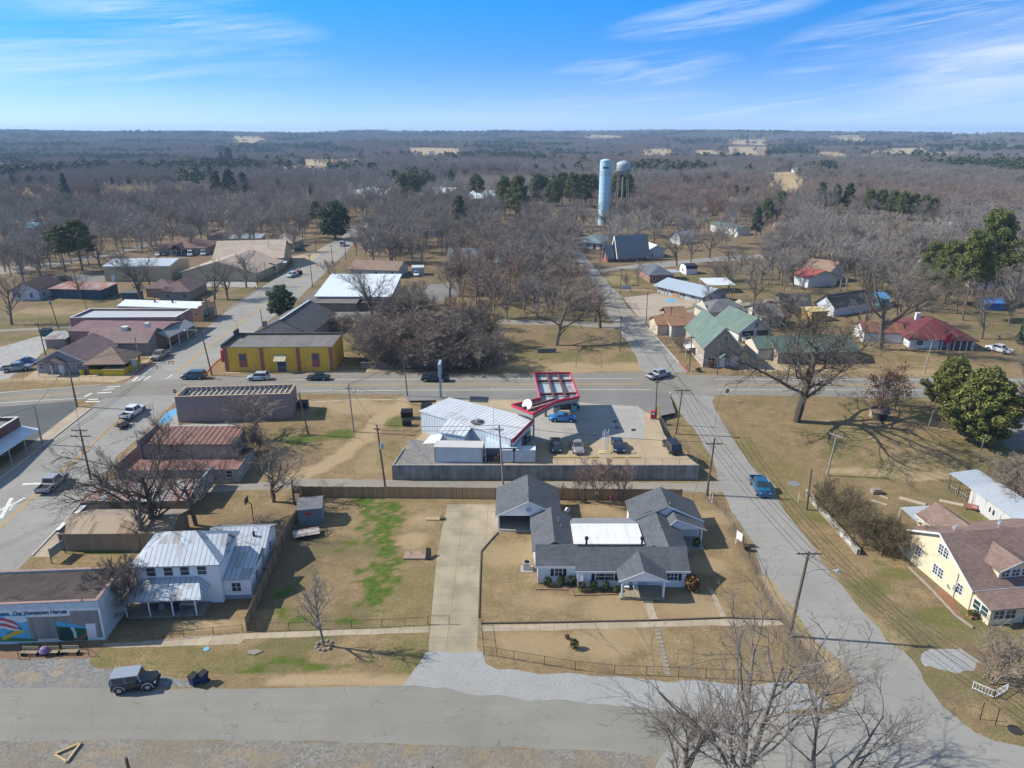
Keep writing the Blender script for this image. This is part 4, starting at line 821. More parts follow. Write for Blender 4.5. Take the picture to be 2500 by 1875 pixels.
 MB().box(12.3,17.4,68.0,70.4,-.2,.28).build('porch_floor',CONC,o);MB().box(14.8,16.0,67.45,67.98,-.2,.14).build('porch_step',CONC,o);MB().box(20.4,24.5,78.4,81.3,-.2,.1).build('porch_floor',PALE,o);MB().box(-1.7,6.1,82.7,90.0,-.2,.07).build('carport_floor',PALE,o)
 T1=lambda y:(lambda s,q,z:(s,y-q,z))
 for y,x,w_,mu in((71.35,5.05,.85,(1,1)),(70.45,9.75,2.1,(1,1)),(70.45,18.0,1.25,(2,1))):
  wi=window(o,T1(y),x,.95,w_,1.05,WH,GLS,mu)
  for sx in(x-.5,x+w_+.12):fbox(MB(),T1(y),sx,sx+.36,0,.05,.9,2.05).build('shutter',BLK,wi)
 door(o,T1(70.45),14.7,1.0,2.05,paint((.55,.56,.58),.5),.28);window(o,T1(70.45),12.7,1.0,1.3,1.0);window(o,T1(70.45),16.0,1.0,1.0,1.0)
 Tw=lambda s,q,z:(3.05-q,s,z);window(o,Tw,73.0,1.0,.9,1.0);Tw2=lambda s,q,z:(2.75-q,s,z);window(o,Tw2,77.5,1.0,.9,1.0)
 Tw3=lambda s,q,z:(15.9-q,s,z)
 for y in(82.3,84.2):window(o,Tw3,y,.6,.9,1.5)
 for x,y,z in((9.0,75.0,3.05),(15.7,75.0,3.05)):
  q=MB().cyl(x,y-.5,3.2,4.0,.13,8);q.tube([(x,y-.5,3.95),(x,y-.5,4.25)],[.26,.2],10);q.build('roof_vent',BLK,rf)
 for x,y,z,hh in((5.9,79.6,3.2,.75),(6.2,78.6,3.1,.5),(17.4,81.9,3.3,1.0),(18.4,77.5,3.6,.45),(20.6,82.2,4.2,.5),(2.3,86.5,4.3,.3)):MB().cyl(x,y,z,z+hh,.07,6).build('vent_pipe',GREYC,rf)
 MB().tube([(2.2,82.64,3.35),(2.2,82.6,3.35)],[.36,.36],14).build('gable_vent',paint((.4,.48,.55),.7),o)
 dish=MB().tube([(6.9,83.6,2.6),(7.1,83.2,3.1)],.04,6);dish.tube([(7.1,83.2,3.1),(7.25,83.0,3.2),(7.4,82.8,3.22)],[.05,.3,.36],12,False);dish.build('satellite_dish',TRIM,o)
 MB().box(8.2,8.35,70.2,70.42,-.1,2.4).build('downpipe',WH,o);MB().box(3.0,3.12,71.1,71.3,-.1,2.4).build('downpipe',WH,o)
main_house()
def mural_house():
 fr=Gd('B',895,905);fl=fr+(Gd('B',0,945)-fr)*1.45
 b=bld('mural_building','low flat roofed corner building with a painted mural wall about hometown heroes','B',fl,fr,(840,632),'parapet',paint((.52,.60,.66),.8,.2),gravel((.055,.045,.043),(.11,.09,.085),(.075,.062,.058),1.2,.2,(.15,.11,.08),.3),back=(1125,285),par=.22,cat='shop',fascia=paint((.30,.20,.18),.8))
 W,hh=b.W,b.h;T=b.T('f');g0=Gd('B',895,905)
 def at(a,bq):
  p=Gy('B',a,bq,fr.y);return p
 ux=(fr-fl).normalized()
 def st(a,bq):
  """photograph point on the mural wall -> along, up"""
  u,v=px('B',a,bq);d=Vector(ray(u,v));n=Vector((-ux.y,ux.x,0));t=(fl-Vector((0,0,CAMH))).dot(n)/d.dot(n);p=Vector((0,0,CAMH))+d*t;return(p-fl).dot(ux),p.z-fl.z
 def patch(nm,m,pts,out):
  P=[st(*q)for q in pts];mb=MB();F0=[(s,-out,z)for s,z in P];n=len(F0);mb.v=F0+[(s,.05,z)for s,z in P];mb.f=[tuple(range(n))]+[(i,i+n,(i+1)%n+n,(i+1)%n)for i in range(n)];return mb.build(nm,m,b.o)
 flat=lambda c:paint(c,.75,.12,1.5)
 patch('mural_border',flat((.68,.70,.72)),[(-330,665),(840,632),(893,902),(-330,940)],.02)
 patch('mural_sky',flat((.10,.42,.66)),[(-330,690),(222,690),(262,900),(-330,925)],.03);patch('mural_cloud',flat((.6,.66,.7)),[(30,705),(215,705),(235,745),(170,760),(100,735),(50,730)],.036);patch('mural_hill',flat((.06,.2,.10)),[(-330,895),(60,880),(180,890),(320,900),(320,915),(-330,925)],.042)
 for i in range(4):patch('flag_stripe',flat((.5,.06,.09)if i%2==0 else(.65,.62,.62)),[(-60,718+i*22),(40,722+i*22),(120,752+i*19),(170,790+i*8),(165,800+i*8),(115,770+i*19),(40,742+i*22),(-60,738+i*22)],.048+i*.003)
 patch('mural_ribbon',flat((.62,.42,.05)),[(10,890),(60,865),(120,830),(205,818),(212,842),(140,858),(90,885),(30,908)],.06);patch('mural_shade',flat((.03,.12,.30)),[(60,850),(160,795),(200,812),(120,826),(60,862)],.056)
 GW=planks((.27,.255,.245),.3,.3)
 patch('grey_plank_panel',GW,[(222,715),(465,708),(500,890),(266,900)],.035);patch('grey_plank_panel',GW,[(465,708),(595,700),(590,662),(825,655),(870,880),(720,890),(725,790),(465,745)],.032)
 patch('mural_field',flat((.025,.12,.05)),[(468,748),(722,792),(745,905),(560,915),(500,905)],.042);patch('mural_water',flat((.08,.38,.62)),[(470,748),(722,790),(726,808),(640,800),(480,790)],.048);patch('mural_mill',flat((.02,.06,.04)),[(500,815),(540,795),(600,800),(625,850),(620,890),(510,905)],.052);patch('mural_spray',flat((.55,.6,.62)),[(595,800),(622,795),(648,850),(652,890),(630,890),(618,840)],.058);patch('mural_path',flat((.30,.12,.10)),[(640,905),(735,840),(740,860),(690,910)],.05)
 patch('white_door',flat((.70,.71,.73)),[(722,768),(802,766),(824,882),(748,902)],.06)
 def words(txt,a,bq,size):
  cu=bpy.data.curves.new('lettering','FONT');cu.body=txt;cu.size=size;cu.extrude=.012;cu.offset=.012;ob=bpy.data.objects.new('tmp',cu);C.objects.link(ob);me=bpy.data.meshes.new_from_object(ob);bpy.data.objects.remove(ob);me.materials.clear();me.materials.append(flat((.02,.09,.15)))
  s,z=st(a,bq);q=bpy.data.objects.new('lettering',me);C.objects.link(q);q.parent=b.o;q.location=(s,-.045,z);q.scale=(1,1.3,1);q.rotation_euler=(PI/2,0,0)
 s0=st(115,700)[0];s1=st(582,690)[0]
 words('Our Hometown Heroes',115,699,(s1-s0)/10.2);words('Honors',-62,706,(s1-s0)/10.2)
 MB().box(st(250,400)[0]-9.0,st(250,400)[0]-8.8,4.2,7.0,hh-.24,hh-.04).build('roof_curb',BLK,b.o)
mural_house()
def farmhouse():
 p0=Gd('B',1190,612);p1=Gd('B',1890,588);d=p1-p0;rz=math.atan2(d.y,d.x);W=d.length;TIN=seam((.47,.52,.57),.55,.5,.45,.25,(.33,.31,.29),.22);o=thing('farmhouse','white two storey farmhouse with ribbed tin roofs and a wide front porch','house',p0,rz);w,r=MB(),MB();D=6.4;h2=5.2
 wallbox(w,0,W,0,D,-.5,h2);roofmesh(r,'hip',0,W,0,D,h2,2.1,.35)
 wallbox(w,W-1.6,W+.05,1.6,5.2,h2-1,h2,'x',1.5);r.slab([(W-3,1.3,h2+.05),(W+.3,1.3,h2+.05),(W+.3,3.4,h2+1.65),(W-3,3.4,h2+1.65)],.14);r.slab([(W+.3,5.5,h2+.05),(W-3,5.5,h2+.05),(W-3,3.4,h2+1.65),(W+.3,3.4,h2+1.65)],.14)
 x2=W+3.0;wallbox(w,W-.02,x2,.6,5.4,-.5,2.6);r.slab([(W,.3,2.75),(x2+.25,.3,2.75),(x2+.25,5.4,3.9),(W,5.4,3.9)],.14)
 wallbox(w,5.5,x2,D+.1,D+5.2,-.5,3.0,'x',1.2);roofmesh(r,'gx',5.5,x2,D+.1,D+5.2,3.0,1.2,.3)
 w.build('wall',SIDW,o);r.build('roof',TIN,o)
 pr=MB();a,b2,c,q=-.6,W-1.3,-2.6,0;pr.slab([(a,c,2.3),(b2,c,2.3),(b2-1.0,q-.06,3.55),(a+2.0,q-.06,3.55)],.1);pr.slab([(b2,c,2.3),(b2+.1,q-.06,2.45),(b2-1.0,q-.06,3.55)],.1);pr.slab([(a,q-.06,2.45),(a,c,2.3),(a+2,q-.06,3.55)],.1);pr.build('porch_roof',TIN,o)
 MB().box(-.5,W-1.4,-2.4,-.03,-.4,.2).build('porch_floor',planks((.25,.22,.19),.2),o)
 for i in range(4):MB().box(-.45+i*(W-1.1)/3.25,-.33+i*(W-1.1)/3.25,-2.45,-2.33,.2,2.25).build('porch_post',WH,o)
 T=facing('f',W,D)
 for x in(1.5,3.6,5.6,7.7):window(o,T,x*W/10.3,3.75,.95,1.05,WH,GLS,(0,1))
 for x in(2.0,5.0):window(o,T,x,.7,.95,1.4)
 door(o,T,3.6,.95,2.0,BLK,.2);T2=lambda s,ou,z:(s,.6-ou,z);window(o,T2,W+.9,1.0,1.0,1.1);T3=lambda s,ou,z:(x2+ou,s,z);window(o,T3,2.5,.9,.9,1.2);window(o,T3,D+2,1.2,.9,1.1);T4=lambda s,ou,z:(W+.05+ou,s,z);window(o,T4,2.9,h2-.8,.8,1.3)
 MB().box(-.05,x2-W+3-.2,.57,.598,-.4,.5).build('skirting',paint((.25,.32,.38),.8),o).location=(W-3+.1,0,0)
 MB().cyl(W+1.6,D+1.4,3.6,4.4,.14,8).build('stove_pipe',BLK,o)
farmhouse()
b=bld('brown_workshop','low brown block workshop with a ribbed brown metal roof behind the farmhouse','A',(545,1605),(1445,1600),(515,1458),'gx',stain((.27,.215,.155),(.14,.11,.085),.6),seam((.34,.265,.185),.35,.6,.6,.1,(.2,.12,.07),.25),depth=5.6,rise=.8,ov=.3,cat='shop')
MB().box(-.35,-.05,-.05,6,-.8,b.h+.5).build('end_wall',brick((.12,.1,.09),(.3,.28,.25),.4,.3),b.o);MB().box(-.45,.05,-.15,6.1,b.h+.5,b.h+.58).build('coping',WH,b.o)
b=bld('patched_shop','old shop with patched white and rusty metal roof behind the big tree','A',(705,1300),(1600,1285),(690,1195),'gx',brick((.20,.13,.10)),seam((.50,.52,.54),.6,.65,.5,.2,(.27,.15,.11),.75),back=(1625,1010),rise=.8,ov=.25,cat='shop')
wins(b,'f',1.0,1.0,(4,1.2),(8,1.2),(15,1.4),fm=paint((.2,.12,.08),.8));MB().box(b.W+.3,b.W+.5,1.5,8.5,.3,b.h+1.1).build('metal_sheet',seam((.7,.72,.75),.3,.8,.25,.5),b.o)  # bright pale sheet added to stand for the glare of a reflecting roof edge
b=bld('pink_roof_shop','shop with a faded pink flat roof and grey stained rear wall','A',(1010,1040),(2020,1030),(1030,930),'parapet',stain((.36,.38,.39),(.15,.14,.13),.7),paint((.25,.125,.105),.85,.3,.5),back=(2000,738),par=.15,cat='shop',fascia=paint((.3,.17,.15),.8))
MB().cyl(b.W*.83,b.D*.78,b.h,b.h+.8,.35,10).build('roof_vent',TRIM,b.o);MB().box(-.25,.05,0,b.D,b.h,b.h+1.0).build('front_parapet',brick((.22,.12,.1)),b.o);wins(b,'f',.9,1.1,(b.W*.9,1.0))
q0=E_('A',1195,712,4.2);q1=E_('A',1965,710,4.2)
b=bld('rusty_roof_shop','old shop with a rust brown roof striped by pale battens','A',q0,q1,4.2,'shed',brick((.27,.18,.15)),seam((.135,.066,.05),.85,3.6,.8,.05,(.13,.075,.06),.6,.3),back=(2010,567,.5),rise=.5,ov=.2,cat='shop')
MB().box(-.5,-.05,-.4,b.D+.4,-.8,b.h+1.0).build('front_parapet',brick((.2,.15,.13)),b.o)
b=bld('mauve_building','long mauve block building with pale rafters across its sunken roof','C',(125,592),(1086,557),(95,378),'parapet',BRKP,paint((.15,.14,.13),.9,.25,.8),back=(1141,268),par=1.0,cat='shop',fascia=paint((.42,.30,.20),.8,.2))
m=MB()
for i in range(19):x=.9+i*(b.W-1.6)/19;m.bar((x,.3,b.h-.86),(x+.25,b.D-.3,b.h-.60),.13,.16)
m.build('rafters',paint((.58,.55,.48),.8,.15),b.o);m=MB()
for i in range(22):m.box(.4+i*(b.W-1)/22,.62+i*(b.W-1)/22,b.D-.40,b.D-.285,b.h-.9,b.h-.02)
for i in range(9):m.box(.285,.40,.6+i*(b.D-1)/9,.85+i*(b.D-1)/9,b.h-.9,b.h-.02)
m.build('parapet_studs',paint((.6,.56,.5),.8),b.o);MB().box(-.9,-.02,3,9,2.6,2.75).build('front_canopy',paint((.5,.52,.54),.6),b.o)
b=bld('brick_store','old red brick store with white awning at the edge of the photo','A',(-185,975),(205,668),5.0,'parapet',brick((.17,.085,.065),(.28,.24,.22),.5,.2),paint((.2,.19,.18),.9),depth=11,par=.6,cat='shop')
m=MB();m.slab([(-4,-2.9,2.75),(b.W+.2,-2.9,2.75),(b.W+.2,-.03,3.35),(-4,-.03,3.35)],.1);m.build('awning',seam((.62,.66,.70),.4,.85,.4,.2),b.o)
for i in range(4):MB().cyl(b.W*i/3-.05,-2.75,-.2,2.68,.06,6).build('awning_post',TRIM,b.o)
wins(b,'f',.6,1.8,(b.W*.15,1.6),(b.W*.5,1.6),(b.W*.8,1.2),pm=GLS)
b=bld('grey_house','grey sided house turned into an office with brown shingle roof on the highway corner','I',(325,1214),(752,1212),(322,1120),'gy',WALLG,SHMV,depth=13,rise=2.6,ov=.45,fascia=TRIM)
wins(b,'f',.9,1.25,(b.W*.05,.9),(b.W*.26,.9),(b.W*.57,.9),(b.W*.8,1.1),mun=(1,1));door(b.o,b.T('f'),b.W*.43,.95,2.05,WH)
m=MB();roofmesh(m,'gy',b.W*.24,b.W*.6,-2.2,1,2.5,1.0,.2);m.build('porch_roof',SHMV,b.o)
for x in(.13,.4,.6):MB().box(b.W*x,b.W*x+.14,-2.2,-2.06,-.1,2.5).build('porch_post',WH,b.o)
m=MB();wallbox(m,3,b.W+6.5,13,23,-.5,2.9,'x',2.0);m.build('rear_wing',WALLG,b.o);roofmesh(MB(),'gx',3,b.W+6.5,13,23,2.9,2.0,.4).build('rear_roof',SHMV,b.o)
MB().box(b.W-1,b.W+.4,17,18.4,4.6,5.5).build('roof_unit',TRIM,b.o);MB().box(b.W+3,b.W+4,20,21,4.3,5.6).build('roof_unit',TRIM,b.o)
b=bld('red_brick_store','purple roofed store with red brick shopfront and grey porch roof along the street','I',(600,985),(1345,1008),(1325,885)and 3.7,'gx',stain((.30,.20,.19),(.2,.13,.12),.5),shingle((.21,.135,.14),.12),back=(1425,772),rise=.8,ov=.3,cat='shop')
T=b.T('r');fbox(MB(),T,0,b.D+1,-.02,.12,-.5,b.h+.2).build('brick_front',BRKR,b.o);m=MB();m.slab([(b.W+.2,-.3,4.0),(b.W+3.0,-.3,2.9),(b.W+3.0,b.D+.5,2.9),(b.W+.2,b.D+.5,4.0)],.12);m.build('porch_roof',seam((.24,.26,.27),.5,.7,.6,.1),b.o)
for i in range(4):MB().box(b.W+2.8,b.W+2.95,b.D*i/3.05,b.D*i/3.05+.15,-.3,2.85).build('porch_post',WH,b.o)
for s_ in(.2,.55,.8):window(b.o,T,b.D*s_,.8,1.4,1.4,TRIM)
q0=Gd('I',1510,905);q1=Gd('I',1640,822);b2_=bld('brick_shopfront','narrow red brick shop with white doors next to the purple roofed store','I',q0,q1,5.0,'parapet',BRKR,paint((.42,.44,.46),.7),depth=26,par=.7,cat='shop')
door(b2_.o,b2_.T('f'),b2_.W*.4,1.8,2.3,WH);wins(b2_,'f',3.2,.9,(b2_.W*.3,1.4))
b=bld('peach_store','peach coloured store with a white roof and stepped shopfront on the street','I',(1015,757),(1692,778),3.6,'gx',paint((.58,.35,.22),.8,.1),seam((.74,.78,.80),.6,.9,.4,.1),back=(1705,614),rise=.9,ov=.2,cat='shop')
m=MB()
for i,(y0,y1,z)in enumerate(((-.2,b.D*.25,4.2),(b.D*.25,b.D*.42,4.9),(b.D*.42,b.D*.6,5.6),(b.D*.6,b.D*.78,4.9),(b.D*.78,b.D+.2,4.2))):m.box(b.W-.1,b.W+.3,y0,y1,-.6,z)
m.build('stepped_front',paint((.55,.34,.23),.8,.12),b.o);window(b.o,lambda s,o_,z:(b.W+.3+o_,s,z),b.D*.2,.4,3,2.2,paint((.2,.3,.15),.8),GLB);window(b.o,lambda s,o_,z:(b.W+.3+o_,s,z),b.D*.6,.4,2.4,2.2,paint((.2,.3,.15),.8),GLB)
for x in(.4,.62):MB().cyl(b.W*x,b.D*.35,b.h+.3,b.h+1.5,.22,8).build('roof_vent',BLK,b.o)
wins(b,'f',1.7,.6,(b.W*.12,.8),(b.W*.94,.7))
b=bld('brown_house','brown brick house with a brown hipped roof behind the street trees','I',(1345,606),(1610,602),2.9,'hip',BRKT,shingle((.185,.125,.12),.2),depth=15,rise=2.4,ov=.6);wins(b,'f',.9,1.1,(2,1.2),(7,1.2));m=MB();wallbox(m,-6,2,6,14,-.5,2.8);m.build('side_wing',BRKT,b.o);roofmesh(MB(),'hip',-6.5,2,6,14,2.8,1.9,.5).build('side_roof',shingle((.185,.125,.12),.2),b.o)
b=bld('tan_warehouse','big tan metal warehouse with a pale grey low roof','I',(892,440),(1452,436),(882,313),'gx',TANM,seam((.50,.54,.58),.8,.85,.5,.2),back=(1655,243),rise=1.2,ov=.15,cat='warehouse',fascia=WH);door(b.o,b.T('f'),b.W*.1,1,2.1,WH)
b=bld('church_hall','tan church hall with a broad gable facing the street trees','I',(1540,432),(2175,440),3.0,'gy',TANM,shingle((.42,.34,.27),.1),depth=26,rise=3.6,ov=.5,cat='church',fascia=TRIM)
b=bld('church_sanctuary','largest tan church building with a long pale beige roof','J',(430,345),(1012,328),4.0,'gx',TANM,shingle((.46,.37,.295),.1),depth=24,rise=5.0,ov=.5,cat='church');wins(b,'r',1,1.6,(4,1.2),(10,1.2),(18,1.2));MB().box(b.W-5,b.W+1.5,-4,0,2.6,2.8).build('entrance_canopy',WH,b.o);MB().tube([(b.W*.78,6,5),(b.W*.78,6,11)],.08,5).build('mast',GREYC,b.o)
b=bld('hip_roofed_house','wide brown hip roofed house with vans parked in front','I',(1310,217),(1740,213),2.8,'hip',BRKT,shingle((.20,.125,.105),.2),depth=18,rise=3.0,ov=.6);wins(b,'f',.9,1.2,(12,2),(18,1.4));m=MB();roofmesh(m,'gy',b.W*.35,b.W*.6,-3,6,2.7,1.8,.4);m.build('porch_roof',shingle((.20,.125,.105),.2),b.o)
for x in(.37,.47,.57):MB().box(b.W*x,b.W*x+.2,-2.9,-2.7,0,2.7).build('porch_post',WH,b.o)
b=bld('tan_shed','tan metal shed with grey roof behind the church','J',(537,141),(822,137),3.2,'shed',TANM,seam((.32,.37,.40),.6,.8),depth=10,rise=.7,ov=.2,cat='shed')
b=bld('church_annex','small beige hip roofed annex at the far end of the church','J',(870,165),(1080,168),2.8,'hip',TANM,shingle((.46,.37,.30),.1),depth=14,rise=3.0,ov=.6,cat='church')
b=bld('peeling_house','white house with peeling paint and a rusty brown roof on the left','I',(115,602),(318,606),3.2,'gy',siding((.55,.57,.60),.2,.75,var=.3),shingle((.12,.085,.08),.2),depth=13,rise=2.2,ov=.4);wins(b,'f',.9,1.3,(1.5,.9),(5,.9));wins(b,'r',.9,1.3,(2,.9),(7,.9));b.o.rotation_euler.z+=.18
b=bld('blue_shed','long dark blue shed with a rust streaked metal roof','I',(440,580),(862,592),2.9,'shed',siding((.055,.085,.12),.3,.7,True,.3),seam((.34,.33,.34),.8,.7,.7,.1,(.33,.13,.07),.75),depth=8,rise=.5,ov=.5,cat='shed')
b=bld('teal_shed','small dark teal shed beside the brown house hedge','I',(1035,612),(1160,612),2.6,'flat',siding((.07,.10,.11),.3,.7,True),paint((.1,.12,.13),.8),depth=4,ov=.1,cat='shed')
b=bld('blue_roof_building','grey building with a bright blue metal roof far out at the left edge','M',(115,766),(262,766),4.0,'gx',siding((.30,.31,.34),.4,.8,True),seam((.22,.50,.66),.8,.85),depth=20,rise=1.6,ov=.2,cat='warehouse')
b=bld('open_sided_shed','low tin lean to behind the purple roofed store','I',(395,1005),(560,1000),2.2,'shed',siding((.28,.25,.22),.3,.7,True),seam((.33,.34,.35),.6,.7,.6,.1,(.25,.15,.1),.4),depth=5,rise=.4,ov=.5,cat='shed')
p=Gd('I',905,1222);o=thing('food_stand','yellow painted food stand with a brown pyramid roof on the corner','kiosk',p,.05);YEL=paint((.55,.42,.02),.6,.12)
for x in(-3.6,3.6):
 for y in(0,7):MB().box(x-.1,x+.1,y-.1,y+.1,-.2,2.6).build('post',paint((.35,.07,.05),.7),o)
m=MB();m.box(-3.7,3.7,-.08,.08,-.2,1.1);m.box(-3.7,-3.54,.1,7,-.2,1.1);m.box(3.54,3.7,.1,7,-.2,1.1);m.build('half_wall',YEL,o);m=MB();m.box(-3.7,3.7,-.05,.05,2.2,2.6);m.box(-3.68,-3.58,.06,7,2.2,2.6);m.box(3.58,3.68,.06,7,2.2,2.6);m.build('valance',YEL,o);roofmesh(MB(),'hip',-3.7,3.7,0,7.1,2.6,2.2,.7).build('roof',SHTN,o);MB().box(-3.0,3.0,3,6,0,2.2).build('kitchen',paint((.05,.045,.04),.8),o)
p=Gd('I',955,1232);m=MB().box(-2.0,2.4,-.1,1.7,0,1.25);o=m.build('serving_counter',YEL);o.location=p;tag(o,'yellow counter with a tan top in front of the food stand','counter');MB().box(-2.15,2.55,-.25,1.85,1.25,1.36).build('counter_top',paint((.5,.37,.2),.8),o)
p=Gd('I',1070,1165);o=MB().prism([(-1.7,-1),(1.7,-1),(1.9,.2),(1.7,1.2),(-1.7,1.2),(-1.9,.2)],0,1.5).build('skip_bin',paint((.62,.56,.02),.5));o.location=p;tag(o,'bright yellow rubbish skip beside the food stand','skip')
YB=stain((.80,.475,.055),(.42,.25,.06),.5)
b=bld('yellow_building','old mustard yellow building with red brown pilasters on the highway corner','J',(525,1201),(1438,1196),(500,998),'parapet',YB,stain((.20,.19,.18),(.10,.093,.085),.7,.6),back=(1518,884),par=.12,cat='shop',fascia=paint((.12,.10,.09),.9))
PIL=paint((.34,.125,.09),.8,.2)
for s_ in(0,.33,.665,.965):fbox(MB(),b.T('f'),b.W*s_,b.W*s_+.75,-.02,.14,-.5,b.h+(.02 if s_ else .3)).build('pilaster',PIL,b.o)
for s_ in(.165,.835):
 w_=window(b.o,b.T('f'),b.W*s_-.5,1.2,1.2,2.6,PIL,paint((.33,.10,.09),.7),(0,0),.22);fbox(MB(),b.T('f'),b.W*s_-.45,b.W*s_+.65,.008,.03,2.6,3.7).build('pane',GLB,w_)
door(b.o,b.T('f'),b.W*.48,1.9,2.3,GLB,0,paint((.6,.56,.42),.7));m=MB();T=b.T('f');x0,x1=b.W*.465,b.W*.575;m.slab([T(x0,1.5,2.7),T(x1,1.5,2.7),T(x1,.02,3.7),T(x0,.02,3.7)],.08);m.build('door_awning',seam((.50,.43,.30),.45,.5,.6,.1),b.o)
m=MB();m.box(-.35,0,-.1,b.D,b.h-.2,b.h+.7);m.box(-.35,0,b.D*.75,b.D,b.h+.7,b.h+1.5);m.build('street_parapet',paint((.10,.085,.075),.9),b.o);m=MB();m.box(0,b.W,b.D-.3,b.D,b.h+.1,b.h+.45);m.build('rear_parapet',paint((.13,.12,.11),.9),b.o)
MB().box(-.7,-.36,.2,1.6,2.0,4.6).build('street_sign',paint((.45,.05,.04),.6),b.o)
q0=E_('J',770,872,3.4);q1=E_('J',1225,880,3.4)
b=bld('old_grey_house','old house with a weathered dark grey roof and pale ridge behind the yellow building','J',q0,q1,3.4,'gy',siding((.42,.42,.42),.2,.75,var=.3),shingle((.12,.115,.12),.35),depth=20,rise=3.2,ov=.5);m=MB();m.bar((b.W/2,-.5,6.82),(b.W/2,20.5,6.82),.5,.08);m.build('ridge_cap',paint((.5,.52,.53),.7),b.o);MB().box(b.W*.12,b.W*.12+.8,1,1.8,3,6.0).build('chimney',brick((.2,.16,.14)),b.o)
b=bld('brown_brick_block','low brown brick building with a plain grey roof by the street','J',(1180,688),(1625,692),(1168,622),'gx',brick((.20,.12,.09)),shingle((.17,.155,.145),.15),back=(1640,507),rise=1.1,ov=.35,cat='shop');m=MB();wallbox(m,b.W,b.W+6,b.D*.1,b.D*.9,-.5,b.h-.3);m.build('side_wing',brick((.20,.12,.09)),b.o);roofmesh(MB(),'gx',b.W+.1,b.W+6,b.D*.1,b.D*.9,b.h-.3,1,.4).build('side_roof',shingle((.07,.065,.06),.15),b.o)
q0=E_('J',1285,565,3.4);q1=E_('J',1905,567,3.4)
b=bld('white_roof_hall','wide hall with a bright white metal roof beside the street','J',q0,q1,3.4,'shed',paint((.5,.5,.5),.8),seam((.72,.78,.80),1.0,.9,.35,.1),back=(1992,384,2.6),rise=2.6,ov=.5,cat='hall')
for i in range(3):MB().box(b.W-3+i*1.4,b.W-2.9+i*1.4,-.3,-.2,-.2,3.3).build('porch_post',WH,b.o)
q0=E_('J',1572,333,2.8);q1=E_('J',1965,345,2.8)
b=bld('porch_house','white house with dull brown roof and porch posts behind the white roofed hall','J',q0,q1,2.8,'gx',siding((.55,.56,.56),.2),SHTN,depth=13,rise=2.0,ov=.7);wins(b,'f',.9,1.2,(3,1),(9,1),(15,1))
for i in range(5):MB().box(i*b.W/4.05-.4,i*b.W/4.05-.25,-.6,-.45,-.2,2.7).build('porch_post',WH,b.o)
b=bld('tudor_house','dark brick house with steep grey twin gables in the middle of town','N',(1085,1003),(1335,1006),3.2,'gx',brick((.16,.085,.07)),shingle((.15,.18,.18),.15),depth=13,rise=4.2,ov=.4)
r=MB();w=MB()
for x0,x1 in((.04,.36),(.68,1.02)):xa,xb=b.W*x0,b.W*x1;wallbox(w,xa,xb,-1.6,5,-.4,3.2,'y',4.0);roofmesh(r,'gy',xa,xb,-1.6,6,3.2,4.0,.4)
w.build('gable_wall',brick((.16,.085,.07)),b.o);r.build('gable_roof',shingle((.15,.18,.18),.15),b.o);wins(b,'f',.9,1.2,(b.W*.45,1.6),fm=WH);m=MB();wallbox(m,b.W,b.W+9,3,11,-.4,2.9,'x',2.4);m.build('side_wing',siding((.5,.5,.5)),b.o);roofmesh(MB(),'gx',b.W,b.W+9,3,11,2.9,2.4,.4).build('side_roof',shingle((.15,.18,.18),.15),b.o)
b=bld('trailer_home','small pale blue trailer home beside a parked white car in the middle of town','J',(2095,392),(2195,390),2.8,'flat',siding((.36,.42,.46),.3,.8,True),paint((.5,.53,.55),.7),depth=5,ov=.1,cat='trailer')
SCR=seam((.66,.72,.70),1.2,.9,.4,.2)
for i,(fl,fr,hh,dp,rs,lb)in enumerate((((405,520),(505,535),5.5,40,3,'white roofed school wing at the left of the far school'),((515,540),(720,535),5,34,3.5,'school block with pale green grey roof and tan wall, second from the left'),((915,530),(1080,535),5.5,40,3.5,'white roofed school block between the pine clump and the lone pine'),((1190,560),(1420,565),5,60,3.5,'long white roofed school block behind the lone pine'),((1600,530),(1750,530),5,40,3,'school block with white roof glimpsed behind the pines by the water tower'))):
 b=bld('school_block',lb,'N',fl,fr,hh,'gx',paint((.45,.37,.26),.8),SCR,depth=dp,rise=rs,ov=.3,cat='school',group='far school blocks')
b=bld('school_building','long low school with a pale blue metal roof beside the pinkish yard','K',(1052,672),(1432,768),(1040,607),'gx',siding((.34,.38,.42),.3,.85),seam((.42,.50,.56),.8,.85,.4,.2),back=(1652,668),rise=1.6,ov=1.0,cat='school')
T=b.T('f')
for s_ in(.1,.3,.52,.75):window(b.o,T,b.W*s_,.9,2.2,1.2,TRIM)
fbox(MB(),T,b.W*.36,b.W*.48,-.02,.1,-.3,2.6).build('entrance_wall',brick((.3,.17,.11)),b.o);door(b.o,T,b.W*.4,1.8,2.2,GLS)
for s_ in(.02,.2,.55,.9):MB().box(b.W*s_,b.W*s_+.2,-.95,-.75,-.3,b.h-.05).build('porch_post',brick((.35,.22,.13)),b.o)
wins(b,'r',.9,1.0,(3,1),(8,1));MB().tube([(b.W*.3,-1.6,0),(b.W*.3,-1.6,6)],.05,6).build('flag_pole',TRIM,b.o)
b=bld('brick_house','red brick house with a dark grey hipped roof above the school','K',(988,590),(1182,586),(986,522),'hip',BRKR,shingle((.12,.135,.16),.2),back=(1120,455),rise=2.2,ov=.5);wins(b,'f',1.0,1.1,(1.0,1.0),(b.W-2.2,1.0),mun=(0,1));m=MB();roofmesh(m,'flat',b.W,b.W+4,4,10,2.5,0,.2);m.build('carport_roof',paint((.35,.37,.39),.7),b.o)
for y in(4,9.8):MB().box(b.W+3.9,b.W+4,y,y+.1,-.2,2.5).build('carport_post',TRIM,b.o)
